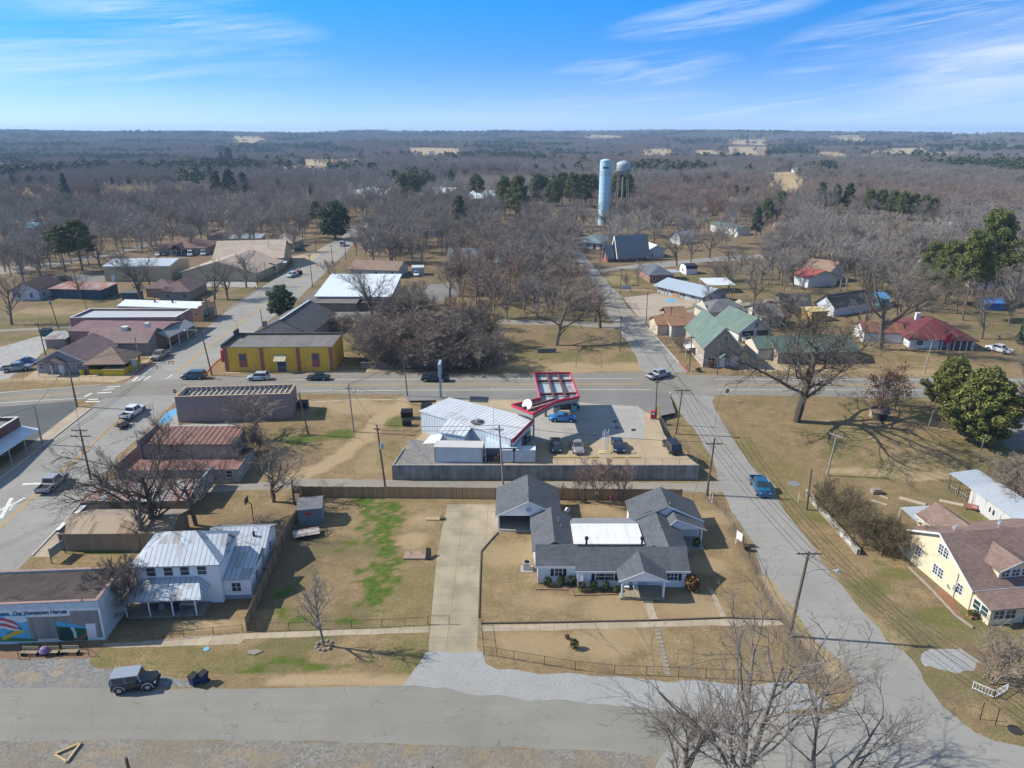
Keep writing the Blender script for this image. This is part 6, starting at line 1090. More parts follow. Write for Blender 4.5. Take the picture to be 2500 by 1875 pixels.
def vehicle(typ,label,cat,col,k,c,a,b,group=None,bed=None,roofcol=None,z=None,name=None):
 L,W,H,B,R,bon,boot,rk,rr,ins=DIM[typ];pc=Gd(k,*c)if z is None else Gz(k,*c,z);pa,pb=Gd(k,*a),Gd(k,*b);yaw=math.atan2(pb.y-pa.y,pb.x-pa.x);sl=0
 o=thing(name or{'sedan':'sedan_car','coupe':'coupe_car','hatch':'hatchback_car','suv':'suv_car','van':'minivan','bus':'passenger_van','pickup':'pickup_truck','jeep':'jeep'}[typ],label,cat,pc+Vector((0,0,.025)),yaw,group)
 P=carpaint(col);hl=L/2;hw=W/2;box=typ=='jeep'
 def ring(x,w,zb,zt,sh=.06):return[(x,-w*.9,zb),(x,-w,zb+.18),(x,-w,zt-sh*1.6),(x,-w*(.97 if box else .93),zt-sh*.3),(x,-w*.8,zt),(x,w*.8,zt),(x,w*(.97 if box else .93),zt-sh*.3),(x,w,zt-sh*1.6),(x,w,zb+.18),(x,w*.9,zb)]
 gl=R*.62;xf=hl-bon;xr=-hl+boot;nose=B*(.80 if typ not in('pickup','jeep','bus')else .93)
 if typ=='pickup':
  st=[(-hl,.96,.5,.82),(-hl+.05,1,.42,.84),(xr-.02,1,gl,.84),(xr,1,gl,B),(xf,1,gl,B),(hl-.25,.97,gl,B*.97),(hl-.05,.93,gl+.05,B*.9),(hl,.86,gl+.15,B*.78)]
 else:
  rb=B*(.96 if boot<.3 else .93);st=[(-hl,.84,gl+.18,rb*.8),(-hl+.06,.93,gl+.04,rb*.97),(xr+.1,1,gl,B),(0,1,gl,B),(xf,1,gl,B*.98),(hl-.5,.97,gl,(B+nose)/2),(hl-.1,.92,gl+.05,nose*.94),(hl,.80,gl+.15,nose*.74)]
  if box:st=[(-hl,.97,gl,B),(-hl+.05,1,gl-.02,B),(xf,1,gl-.02,B),(xf+.03,.86,gl-.02,B*1.0),(hl-.1,.74,gl-.02,B*.97),(hl,.70,gl,B*.94)]
 body=MB().loft([ring(x,hw*w,zb,zt)for x,w,zb,zt in st]).build('body',P,o,True)
 if typ=='pickup':
  m=MB()
  for y0,y1 in((-hw+.01,-hw+.13),(hw-.13,hw-.01)):m.box(-hl+.03,xr-.01,y0,y1,.8,B-.02)
  m.box(-hl+.01,-hl+.09,-hw+.14,hw-.14,.8,B-.04);m.build('bed_side',P,o);MB().box(-hl+.1,xr-.02,-hw+.14,hw-.14,.846,.87).build('bed_floor',bed or UNDER,o)
 cw=hw*.9;tw_=hw*(1-ins)*.92;x0,x1=(xr,xf);q0,q1=x0+rr,x1-rk
 if typ=='pickup':x0=xr+.02;q0=x0+.14
 zb=B-.03;zt=H
 def frustum(m,e,z0,z1,f0,f1):
  lo=lambda f:(x0+(q0-x0)*f-e,x1+(q1-x1)*f+e,cw+(tw_-cw)*f+e);a0,b0,w0=lo(f0);a1,b1,w1=lo(f1)
  n=len(m.v);m.v+=[(a0,-w0,z0),(b0,-w0*.97,z0),(b0,w0*.97,z0),(a0,w0,z0),(a1,-w1,z1),(b1,-w1*.95,z1),(b1,w1*.95,z1),(a1,w1,z1)];m.f+=[(n+i,n+j,n+k_,n+l)for i,j,k_,l in((0,1,5,4),(1,2,6,5),(2,3,7,6),(3,0,4,7),(4,5,6,7))]
 m=MB();frustum(m,0,zb,zt-.05,0,1);n=len(m.v);c0=carpaint(roofcol)if roofcol else P
 cab=m.build('cabin',c0 if roofcol else P,o,False);m=MB();m.box(q0-.02,q1+.04,-tw_-.01,tw_+.01,zt-.052,zt);r_=m.build('roof',c0,o)
 bv=r_.modifiers.new('soft','BEVEL');bv.width=.035;bv.segments=2
 f=lambda t:(x0+(q0-x0)*t,x1+(q1-x1)*t,cw+(tw_-cw)*t,zb+(zt-.05-zb)*t);e=.012;lo,hi=.10,.9
 A,Bq=f(lo),f(hi)
 MB().poly([(A[1]+e,-A[2]*.86,A[3]),(A[1]+e,A[2]*.86,A[3]),(Bq[1]+e,Bq[2]*.82,Bq[3]),(Bq[1]+e,-Bq[2]*.82,Bq[3])]).build('windscreen',GLS,o)
 MB().poly([(A[0]-e,A[2]*.86,A[3]),(A[0]-e,-A[2]*.86,A[3]),(Bq[0]-e,-Bq[2]*.84,Bq[3]),(Bq[0]-e,Bq[2]*.84,Bq[3])]).build('rear_window',GLS,o)
 nwin=3 if typ in('van','suv','bus')else 2
 for s in(-1,1):
  for i in range(nwin):
   t0,t1=.04+.92*i/nwin+.015,.04+.92*(i+1)/nwin-.015;g_=lambda q,t:(q[0]+(q[1]-q[0])*t,s*(q[2]+e)*(1-.03*t),q[3])
   P4=[g_(A,t0),g_(A,t1),g_(Bq,t1),g_(Bq,t0)];MB().poly(P4 if s<0 else P4[::-1]).build('side_window',GLS,o)
 wx=hl-(.95 if typ not in('jeep','bus')else .72);wr=-hl+(1.0 if typ not in('jeep','pickup')else(.72 if typ=='jeep' else 1.15))
 for x in(wx,wr):
  for s in(-1,1):
   y=s*(hw-.1);MB().tube([(x,y-.115,R),(x,y+.115,R)],R,16).build('wheel',TYRE,o);w_=o.children[-1];MB().tube([(x,y+s*.10,R),(x,y+s*.125,R)],[R*.62,R*.5],12).build('rim',RIM,w_)
   m=MB();y2=s*(hw-(.0 if typ=='jeep' else .02));[m.bar((x+math.cos(t)*R*1.2,y2,R+math.sin(t)*R*1.2),(x+math.cos(t+.53)*R*1.2,y2,R+math.sin(t+.53)*R*1.2),.12 if typ=='jeep' else .06,.10 if typ=='jeep' else .07)for t in[i*PI/6 for i in range(6)]];m.build('wheel_arch',paint((.33,.33,.33),.6)if typ=='jeep' else UNDER,o)
 zl=nose*.78 if typ!='pickup' else B*.78
 for s in(-1,1):MB().box(hl-.12,hl+.01,s*hw*.68-.15,s*hw*.68+.15,zl-.08,zl+.08).build('headlight',LAMP,o);MB().box(-hl-.012,-hl+.08,s*hw*.80-.09,s*hw*.80+.09,B*.66,B*.86).build('taillight',TAIL,o)
 MB().box(hl-.04,hl+.07,-hw*.86,hw*.86,gl+.12,gl+.34).build('bumper',UNDER if typ in('jeep',)else P,o);MB().box(-hl-.07,-hl+.04,-hw*.86,hw*.86,gl+.12,gl+.34).build('bumper',UNDER if typ in('jeep','pickup')else P,o)
 for s in(-1,1):MB().box(xf-.42,xf-.24,s*(hw+.02)-.09,s*(hw+.02)+.09,B,B+.15).build('wing_mirror',P if typ!='jeep' else UNDER,o)
 if typ=='jeep':MB().tube([(-hl-.26,0,.85),(-hl-.02,0,.85)],.36,14).build('spare_wheel',TYRE,o)
 return o
BLACK_=(.012,.013,.016);NAVY=(.01,.02,.055);SILV=(.36,.37,.38);GREY_=(.14,.14,.15);GREEN_=(.015,.05,.05);WHT=(.68,.69,.70)
vehicle('jeep','black open off-road car with a grey soft top parked on the gravel by the mural','off-road car',(.012,.012,.018),'B',(1155,1300),(1035,1345),(1235,1320),roofcol=(.26,.30,.35))
vehicle('pickup','blue pickup driving down the side road towards the camera','pickup',(.01,.11,.24),'F',(1572,1092),(1520,1005),(1602,1155))
vehicle('pickup','white pickup towing a small open trailer on the left street','pickup',WHT,'A',(1125,462),(1068,505),(1190,415))
vehicle('pickup','silver grey pickup driving up the street beside the big leafless tree','pickup',(.30,.31,.32),'A',(448,1068),(375,1130),(555,985))
vehicle('sedan','black sedan parked at the left end of the filling station row','car',(.012,.02,.025),'D',(1577,738),(1568,665),(1586,790),'cars parked at the filling station')
vehicle('sedan','silver brown sedan parked second along the filling station row','car',(.25,.225,.215),'D',(1757,750),(1735,690),(1780,800),'cars parked at the filling station')
vehicle('sedan','dark blue sedan parked right of the white pipes at the filling station','car',(.012,.02,.05),'D',(2102,738),(2080,665),(2122,790),'cars parked at the filling station')
vehicle('suv','black off-road car parked at the chain link corner of the filling station','car',BLACK_,'F',(828,752),(860,792),(785,700),'cars parked at the filling station')
vehicle('coupe','bright blue coupe beside the fuel pumps','car',(.01,.16,.42),'D',(1638,508),(1540,506),(1740,510))
vehicle('suv','black car under the red rimmed canopy behind the pumps','car',BLACK_,'D',(1668,402),(1600,402),(1740,402))
vehicle('pickup','dark pickup driving on the highway behind the tall fuel sign','pickup',(.012,.02,.028),'D',(562,172),(660,172),(460,170))
vehicle('sedan','dark green sedan on the highway in front of the yellow building','car',(.012,.035,.035),'J',(1302,1268),(1400,1268),(1210,1268))
vehicle('hatch','pale silver hatchback on the highway half behind the mauve building','car',(.45,.48,.52),'J',(800,1268),(890,1264),(710,1270))
vehicle('van','dark green minivan turning at the street corner by the mauve building','minivan',(.02,.075,.085),'J',(256,1258),(330,1256),(185,1258))
vehicle('pickup','silver pickup turning from the highway into the upper road','pickup',(.38,.39,.42),'K',(1062,1388),(1008,1400),(1125,1370))
vehicle('pickup','brown silver pickup parked at the kerb by the yellow food stand','pickup',(.25,.235,.215),'I',(1356,1085),(1412,1045),(1298,1112))
vehicle('pickup','grey pickup parked on the gravel lot by the grey house','pickup',(.24,.25,.25),'I',(148,1192),(45,1198),(255,1180))
vehicle('sedan','deep blue car parked behind the grey pickup on the gravel lot','car',(.012,.03,.14),'I',(238,1135),(170,1140),(305,1136))
vehicle('pickup','white pickup pulling a red tractor down the street','pickup',(.5,.58,.6),'J',(1085,400),(1120,385),(1050,412))
vehicle('pickup','white pickup parked in the left bay of the green roofed garage','pickup',(.6,.62,.64),'K',(1798,1072),(1790,1030),(1802,1110))
vehicle('pickup','white pickup parked on the grass right of the red roofed house','pickup',WHT,'H',(1998,205),(2085,222),(1910,180))
for a,b,lb,cl in((1606,222,'left white passenger van before the hip roofed house',WHT),(1718,216,'right white passenger van before the hip roofed house',WHT)):vehicle('bus',lb,'van',cl,'I',(a,b),(a+3,b-14),(a-3,b+14),'vehicles before the hip roofed house')
for a,b,lb,cl in((1494,222,'dark grey car left of the passenger vans',(.05,.06,.08)),(1552,222,'navy car beside the left passenger van',NAVY),(1330,222,'white car furthest left before the hip roofed house',WHT),(1385,218,'grey car beside the white car before the hip roofed house',GREY_)):vehicle('sedan',lb,'car',cl,'I',(a,b),(a+3,b-14),(a-3,b+14),'vehicles before the hip roofed house')
vehicle('suv','white car parked beside the small trailer home in the middle of town','car',WHT,'J',(2132,392),(2130,370),(2134,400))
vehicle('sedan','red car beside the low black roofed house on the right','car',(.35,.02,.04),'L',(72,922),(20,925),(120,915))
vehicle('suv','dark car parked by the blue shed on the left','car',(.02,.025,.03),'I',(545,432),(505,440),(590,425))
vehicle('sedan','white car far behind the tan shed by the street','car',WHT,'I',(1820,106),(1800,108),(1845,104));vehicle('suv','dark car at the end of the church car park','car',(.02,.02,.025),'J',(1150,184),(1110,186),(1190,182))
vehicle('bus','white truck far up the street in the shade of the trees','van',(.5,.55,.6),'J',(1510,138),(1500,145),(1530,118),name='delivery_van')
p=Gd('J',1132,382);o=thing('tractor','red tractor towed behind the white pickup','tractor',p,-2.2);RT=paint((.42,.06,.04),.5);MB().loft([[(x,-w,z0),(x,w,z0),(x,w,z1),(x,-w,z1)]for x,w,z0,z1 in((-1.0,.5,.6,1.1),(.2,.45,.6,1.3),(1.5,.38,.6,1.25),(1.7,.3,.65,1.1))]).build('bonnet',RT,o);MB().box(-1.1,-.2,-.5,.5,2.2,2.3).build('canopy',RT,o)
for x,y in((-1.0,-.45),(-1.0,.45),(-.3,.45),(-.3,-.45)):MB().box(x,x+.07,y-.03,y+.03,1.0,2.2).build('canopy_post',UNDER,o)
for x,r in((-.7,.75),(1.2,.42)):
 for s in(-1,1):MB().tube([(x,s*.75-.16,r),(x,s*.75+.16,r)],r,14).build('wheel',TYRE,o)
def trailer(label,k,c,a,b,deck,L=3.0,W=1.6):
 pc=Gd(k,*c);pa,pb=Gd(k,*a),Gd(k,*b);o=thing('utility_trailer',label,'trailer',pc,math.atan2(pb.y-pa.y,pb.x-pa.x));MB().box(-L/2,L/2,-W/2,W/2,.52,.58).build('deck',deck,o);m=MB()
 for y in(-W/2,W/2):m.bar((-L/2,y,.5),(L/2,y,.5),.06);m.bar((-L/2,y,.85),(L/2,y,.85),.05);[m.bar((x,y,.5),(x,y,.85),.05)for x in(-L/2,0,L/2)]
 m.bar((L/2,-W/2,.85),(L/2,W/2,.85),.05);m.bar((L/2,-W/2,.48),(L/2+1.1,0,.45),.07);m.bar((L/2,W/2,.48),(L/2+1.1,0,.45),.07);m.build('frame',UNDER,o)
 for s in(-1,1):MB().tube([(-.1,s*(W/2+.12)-.09,.33),(-.1,s*(W/2+.12)+.09,.33)],.33,14).build('wheel',TYRE,o)
 return o
trailer('small open trailer hitched to the white pickup','A',(1040,562),(1000,590),(1085,530),UNDER,2.4,1.5)
trailer('flat utility trailer parked by the grey garden shed','C',(1205,1550),(1110,1565),(1310,1530),paint((.42,.37,.34),.8,.15),3.4,1.8)
#  poles and wires
POLE=bark((.10,.075,.055),(.20,.155,.12));POLEG=bark((.22,.20,.175),(.36,.33,.29));PORC=paint((.5,.5,.48),.3);WIRE=paint((.02,.02,.022),.6)
def pole(label,k,b,t,arm=None,lamp=None,trans=None,r=.14,m=None,name='utility_pole',cat='utility pole',group='utility poles',ay=0.0,steps=0):
 p=Gd(k,*b);q=Gy(k,t[0],t[1],p.y);o=thing(name,label,cat,p,0,group);d=Vector((q.x-p.x,0,q.z-p.z));L=d.length;m=m or POLE;at=lambda s:d*s
 MB().tube([at(-.03),at(.5),at(1)],[r,r*.85,r*.68],9).build('pole',m,o);tips=[]
 for(f,w)in(arm or[]):
  c=at(f);u=Vector((math.cos(ay),math.sin(ay),0));n=Vector((-u.y,u.x,0))*.15;MB().bar(c-u*w/2-n,c+u*w/2-n,.11,.13).build('crossarm',m,o);im=[]
  for s in((-.47,-.2,.2,.47)if w>1.4 else(-.45,.45)):e=c+u*w*s-n;MB().tube([e+Vector((0,0,.06)),e+Vector((0,0,.26))],[.05,.06],7).build('insulator',PORC,o);im.append(p+e+Vector((0,0,.27)))
  m2=MB();[m2.bar(c-n+u*s*w*.3,c-n-Vector((0,0,w*.28)),.04)for s in(-1,1)];m2.build('brace',m,o);tips.append(im)
 if trans:
  for f,side in trans:c=at(f)+Vector((side*.34,-.12,0));tk=MB();tk.cyl(c.x,c.y,c.z-.5,c.z+.4,.26,12);tk.build('transformer',paint((.36,.40,.44),.5),o)
 if lamp:
  f,dx,dy,up=lamp;c=at(f);e=c+Vector((dx,dy,up));MB().tube([c,c+Vector((dx*.35,dy*.35,up*.9)),c+Vector((dx*.7,dy*.7,up*1.05)),e],.035,6).build('lamp_arm',TRIM,o);MB().tube([e+Vector((0,0,.08)),e+Vector((0,0,-.12)),e+Vector((0,0,-.3))],[.12,.24,.16],10).build('lamp',paint((.6,.6,.58),.4),o)
 return Bld(),o,p+d,tips
def wire(a,b,sag=.03,r=.03,group='overhead wires'):
 a,b=Vector(a),Vector(b);n=10;L=(b-a).length;pts=[a.lerp(b,i/n)-Vector((0,0,4*sag*L*(i/n)*(1-i/n)))for i in range(n+1)]
 o=MB().tube(pts,r,4,False).build('overhead_wire',WIRE,uv=False);tag(o,'thin dark overhead wire sagging between two utility poles','wire',group)
 return o
def span(A,B,sag=.02):
 for x,y in zip(A,B):wire(x,y,sag)
_,o,pR1,tR1=pole('tall dark pole with street lamp at the front yard corner beside the side road','G',(230,1568),(396,852),[(.985,2.5)],(.74,3.3,-.3,.7),[],.19,steps=1)
_,o,pR2,tR2=pole('pole with two insulators arm at the alley mouth on the side road','F',(1125,1134),(1192,655),[(.91,2.4)],None,None,.17)
_,o,pR3,tR3=pole('T shaped pole beside the filling station chain link fence','F',(865,620),(919,246),[(.99,2.6)],None,None,.15)
_,o,pR4,tR4=pole('slim pole by the red air machine at the filling station corner','F',(690,492),(708,165),[(.95,.9)],None,None,.13)
pole('short bare dark pole stub standing before the leafless hedge','F',(1966,1260),(2010,916),r=.16)
_,o,pR5,tR5=pole('leaning pole with pale double crossarm on the empty corner lot','H',(550,1246),(632,905),[(.99,2.2)],None,None,.15,POLEG,ay=-1.0)
pole('short pale pole stub below the evergreen magnolias','H',(1826,1116),(1876,940),r=.12,m=POLEG)
pole('leaning pole on the far side of the highway before the red roofed house','H',(1370,388),(1442,100),[(.97,1.4)],r=.14,m=POLEG)
_,o,pL1,tL1=pole('pole with crossarms, transformer and lamp beside the big leafless tree on the street','A',(767,1005),(672,575),[(.97,2.4),(.86,3.0)],(.52,-3.6,.2,.2),[],.17)
_,o,pL2,tL2=pole('tall pole with a box at the end of the pavement by the crossroads','A',(652,390),(570,20),[(.97,.8)],None,None,.16)
_,o,pL3,tL3=pole('grey pole on the pavement beside the dark car park','A',(358,708),(290,390),None,None,None,.14,POLEG)
_,o,pC1,tC1=pole('dark leaning pole at the end of the mauve building','C',(1220,697),(1138,340),None,None,None,.15)
_,o,pC2,tC2=pole('pole with small lamp on the grass slope west of the filling station','C',(1604,672),(1555,272),[(.93,.9)],(.88,1.0,-.2,.1),None,.14,POLEG)
_,o,pC3,tC3=pole('pole with transformer at the wooden back fence','C',(1868,1135),(1797,612),[(.94,1.0)],None,[(.68,1)],.16)
_,o,pC4,tC4=pole('slim pole at the highway edge before the brown thicket','C',(2057,376),(2022,55),None,None,None,.13)
pole('short thick dark post beside the low branching fruit tree','C',(1103,1288),(1078,1078),r=.17)
_,o,pD1,tD1=pole('pole with cluttered top rising between the carport roof and the station wall','D',(1136,1046),(1100,545),[(.93,1.3)],None,None,.16,POLEG)
pole('slim pole behind the dark pickup on the highway','D',(706,106),(700,-30),r=.11)
_,o,pI1,_t=pole('leaning street pole with lamp arm beside the yellow building','J',(407,1232),(312,850),[(.98,1.2)],(.97,-3.4,.2,.3),None,.16)
pole('white topped pole in front of the food stand','I',(1186,1122),(1136,908),r=.15,m=POLEG);pole('pole with transformer behind the purple roofed store yard','I',(495,840),(415,580),None,None,[(.86,-1)],.14);pole('pole at the gravel lot beside the blue dumpster','I',(386,1062),(316,785),[(.96,1.2)],r=.14)
pole('short pole on the lawn behind the peach store','I',(740,716),(715,602),r=.12);pole('short leaning pole beside the peach store drive','I',(848,770),(830,668),r=.12)
_,o,pI2,_t=pole('street pole at the corner of the peach store','I',(1772,762),(1730,570),[(.96,1.2)],r=.14);pole('street pole between the peach store and the first street tree','I',(1828,720),(1792,475),[(.97,1.2)],r=.14)
pole('slim pole at the far kerb beside the church hall','J',(792,495),(780,320),r=.12);pole('pole before the church sign','J',(862,440),(850,285),r=.11)
_,o,pI3,_t=pole('street pole before the white roofed hall','J',(1256,490),(1226,212),[(.97,1.4)],r=.14);_,o,pI4,_t=pole('street pole behind the leafless round shrub','J',(1426,300),(1410,132),[(.97,1.2)],r=.13);pole('brown street pole at the top of the street','J',(1540,262),(1520,88),[(.96,1.2)],r=.14);pole('pole on the grass near the top of the street','J',(1286,196),(1272,42),r=.12)
pole('dark slim pole beside the evergreen by the yellow building','J',(836,822),(812,672),r=.12)
for a,b,c,d,lb,ar in((366,1306,378,1150,'thin steel post at the left of the bare lot by the highway',0),(579,1308,580,1172,'thin steel post at the right of the bare lot by the highway',0),(736,1170,748,868,'pole with two legs by the upper road beside the bare lot',1),(957,952,972,672,'tall dark pole at the corner of the school drive',1),(736,690,756,465,'pole beside the school notice board',1),(565,490,577,308,'pole at the church crossing',1),(437,605,437,482,'pole on the left verge of the upper road',1),(1156,1012,1174,790,'pole before the orange roofed house',1),(1186,1082,1202,822,'thin pale pole beside the orange roofed house',0),(1322,1336,1346,1036,'dark pole at the red kerb before the stone house',1),(1558,1366,1584,1072,'brown pole in front of the stone house door',1),(1656,802,1668,590,'pole behind the end of the school',1),(1686,712,1692,552,'further pole behind the end of the school',1),(1910,902,1922,737,'pole behind the green roofed garage',1),(1082,432,1092,290,'pole between the annexe and the brick house',1),(380,540,382,400,'slim pole at the top of the upper road',1)):
 pole(lb,'K',(a,b),(c,d),[(.96,1.1)]if ar else None,r=.08 if not ar else .13,m=POLEG if not ar else None,name='utility_pole' if ar else 'steel_post',cat='utility pole' if ar else 'post',group='utility poles' if ar else 'steel posts')
for a,b,c,d,lb in((1650,600,1660,470,'distant pole on the lane right of the barn shed'),(1760,480,1768,380,'distant pole behind the yard trees')):pole(lb,'K',(a,b),(c,d),r=.11)
pole('tall pole behind the long white mobile home','O',(310,700),(312,560),[(.97,1.2)],r=.13);pole('far power pole in the left woods','M',(360,300),(360,232),r=.2)
end=[Gz('S',1090+i*60,1700,9.0)for i in range(4)]
if tR1 and tR2:
 span(tR1[0],tR2[0],.015);span(tR2[0],tR3[0],.015);span(tR1[0],[Vector((t.x+14.5,30,10.6))for t in tR1[0]],.018);wire(pR3,pR4,.02);wire(tR2[0][0],pD1,.015)
up1=Gy('K',748,868,Gd('K',736,1170).y);up2=Gy('K',577,308,Gd('K',565,490).y);up3=Gy('K',1346,1036,Gd('K',1322,1336).y)
span(tR3[0][:2],[up1+Vector((0,0,-.4)),up1+Vector((.3,0,-.9))],.02);wire(pR4,up3,.02);wire(up1,up2,.015)
wire(pD1,pC3,.015);wire(pD1+Vector((0,0,-.6)),pC3+Vector((0,0,-.8)),.015);wire(pC3,pC2,.02);wire(pC3,pC1,.03);wire(pC2,pC4,.02)
span(tL1[0][:2],[pI1+Vector((-.3,0,0)),pI1+Vector((.3,0,0))],.015);wire(pL1,pL2,.02);wire(pL2,pL3,.02,.03);wire(pL3,pL3+Vector((-18,-24,0)),.02,.03);wire(pI1,pI2,.015);wire(pI2,pI3,.015);wire(pI3,pI4,.012);span(tL1[1][:2],[Vector((tL1[1][0].x-22,52,8)),Vector((tL1[1][1].x-22,52,8))],.02);wire(pL2,pI1,.02)
wire(pD1,Vector((2.3,90,4.4)),.03,.02);wire(pR2,Vector((24.5,86,3.2)),.03,.02);wire(pC1,Vector((-31,122,6)),.02,.02);wire(pR1,Vector((36,66,5)),.03,.02);wire(pC2,Vector((-13,112,6)),.02,.02);wire(pL1,Vector((-42,84,5)),.03,.02)
def stop_sign(label,k,b,t,ang=0.0):
 p=Gd(k,*b);q=Gy(k,t[0],t[1],p.y);hh=max(2.2,q.z-p.z);o=thing('stop_sign',label,'road sign',p,ang);MB().box(-.04,.04,-.03,.03,-.2,hh-.3).build('post',paint((.6,.6,.6),.6),o);R_=.46
 oct_=lambda r:[(r*math.cos(PI/8+i*PI/4),r*math.sin(PI/8+i*PI/4))for i in range(8)]
 for r,y,c,nm in((R_,-.05,WH,'sign_border'),(R_*.92,-.062,paint((.42,.02,.04),.4),'sign_face')):m=MB();m.v=[(x,y,hh+z)for x,z in oct_(r)]+[(x,y+.02,hh+z)for x,z in oct_(r)];m.f=[tuple(range(8)),tuple(range(15,7,-1))]+[(i,(i+1)%8,(i+1)%8+8,i+8)for i in range(8)];m.build(nm,c,o)
 cu=bpy.data.curves.new('lettering','FONT');cu.body='STOP';cu.size=.36;cu.extrude=.006;cu.offset=.008;cu.align_x='CENTER';t_=bpy.data.objects.new('tmp',cu);C.objects.link(t_);me=bpy.data.meshes.new_from_object(t_);bpy.data.objects.remove(t_);me.materials.clear();me.materials.append(WH);l=bpy.data.objects.new('lettering',me);C.objects.link(l);l.parent=o;l.location=(0,-.068,hh-.13);l.rotation_euler=(PI/2,0,0)
stop_sign('red stop sign where the side road meets the highway','F',(1288,350),(1300,256),.1);stop_sign('red stop sign at the corner of the mauve building','A',(1490,350),(1486,283),-.1)
def water_tower():
 p=at_z(1474,545,ZT);p=at_z(1473,548,ZT);q=Gy('',1478,388,p.y);hh=q.z-ZT;r=13.6/F*math.hypot(p.x,p.y,)*1.0;o=thing('water_tower','tall pale blue cylindrical water tower','water tower',(p.x,p.y,ZT));BL=seam((.44,.64,.74),2.4,.86,.45,.05,(.36,.50,.56),.2,.1,False)
 m=MB();m.tube([(0,0,-.5),(0,0,hh-1.2)],r,36,False);m.tube([(0,0,hh-1.2),(0,0,hh-.5),(0,0,hh)],[r,r*.82,r*.25],36);m.build('tank',BL,o,True);mk=MB()
 for i in range(7):a=-PI/2-.55+i*.15;mk.bar((math.cos(a)*(r+.03),math.sin(a)*(r+.03),hh-5.0),(math.cos(a)*(r+.03),math.sin(a)*(r+.03),hh-3.9),.42,.06)
 mk.build('lettering',paint((.10,.13,.16),.7),o);MB().tube([(r*.75,-r*.68,0),(r*.75,-r*.68,hh-1)],.22,6).build('ladder',paint((.28,.42,.5),.6),o)
 p2=at_z(1508,536,ZT);q2=Gy('',1514,392,p2.y);h2=q2.z-ZT;d2=math.hypot(p2.x,p2.y);r2=16.5/F*d2;o2=thing('water_tower','smaller water tower with a grey green tank on thin legs beside the cylinder','water tower',(p2.x+2,p2.y,ZT));GT=paint((.36,.44,.46),.5,.15);MB().tube([(0,0,h2-7.2),(0,0,h2-6.2),(0,0,h2-2.2),(0,0,h2-1.2),(0,0,h2)],[r2*.3,r2*.95,r2,r2*.98,r2*.15],28).build('tank',GT,o2,True);MB().tube([(0,0,0),(0,0,h2-7)],.6,8).build('riser',paint((.2,.18,.17),.7),o2)
 for i in range(4):a=PI/4+i*PI/2;MB().tube([(math.cos(a)*r2*1.25,math.sin(a)*r2*1.25,0),(math.cos(a)*r2*.9,math.sin(a)*r2*.9,h2-5.5)],.28,6).build('leg',paint((.19,.17,.17),.7),o2)
 m=MB();m.tube([(0,0,h2-5.6),(0,0,h2-5.3)],r2*1.18,28);m.build('walkway',paint((.22,.22,.23),.7),o2)
water_tower()
#  fences, walls and small things
def wood_fence(label,pts,hh=1.8,col=(.34,.22,.115),step=.155):
 o=thing('wooden_fence',label,'fence',(0,0,0));m,rl=MB(),MB();MT=bark(mul(col,.72),mul(col,1.25))
 for a,b in zip(pts[:-1],pts[1:]):
  d=b-a;d.z=0;L=d.length;d.normalize();n=Vector((-d.y,d.x,0));k=int(L/step)
  for i in range(k):
   c=a+d*(i+.5)*step;z=h(c.y)-.03;hv_=hh+rnd.uniform(-.03,.03);t=.010+.012*rnd.random();q=[c-d*.07,c+d*.07];m.slab([(*(q[0]-n*t).xy,z+hv_),(*(q[1]-n*t).xy,z+hv_),(*(q[1]+n*.02).xy,z+hv_),(*(q[0]+n*.02).xy,z+hv_)],hv_)
  for f in(.3,.8):rl.bar((a.x+n.x*.05,a.y+n.y*.05,h(a.y)+hh*f),(b.x+n.x*.05,b.y+n.y*.05,h(b.y)+hh*f),.05,.09)
  for i in range(int(L/2.4)+1):c=a+d*min(L,i*2.4)+n*.12;MB().box(c.x-.05,c.x+.05,c.y-.05,c.y+.05,h(c.y)-.2,h(c.y)+hh+.02).build('post',MT,o)
 t=NT('fence_boards');r=t.n('ShaderNodeNewGeometry').outputs['Random Per Island'];f=t.noise(t.scaled(t.coord(),(3,3,.7)),1.2,4);c=t.mix(t.math('MULTIPLY_ADD',r,.6,t.math('MULTIPLY',f,.4)),mul(col,.62),mul(col,1.4));c=t.mix(t.ramp(t.noise(t.coord(),.25,3),.45,.7),c,mul((.27,.22,.17),.9));m.build('boards',t.out(c,.9,0,.1),o);rl.build('rail',MT,o);return o
wood_fence('long brown wooden privacy fence along the back alley behind the white house',[Gd('C',1172,1224),Gd('D',540,1160),Gd('E',240,338),Gd('E',1000,345),Gd('E',1815,350)])
wood_fence('brown wooden side fence between the farmhouse yard and the clover lawn',[Gd('C',1168,1226),Gd('C',1128,1420),Gd('R',690,40),Gd('R',352,835)],1.75,(.30,.215,.125))
wood_fence('short piece of old wooden fence beside the fruit tree',[Gd('C',1095,1190),Gd('C',1165,1192)],1.3,(.22,.17,.12))
CH=paint((.19,.19,.185),.5,.2,2,metal=.4);DARKW=paint((.06,.055,.05),.7)
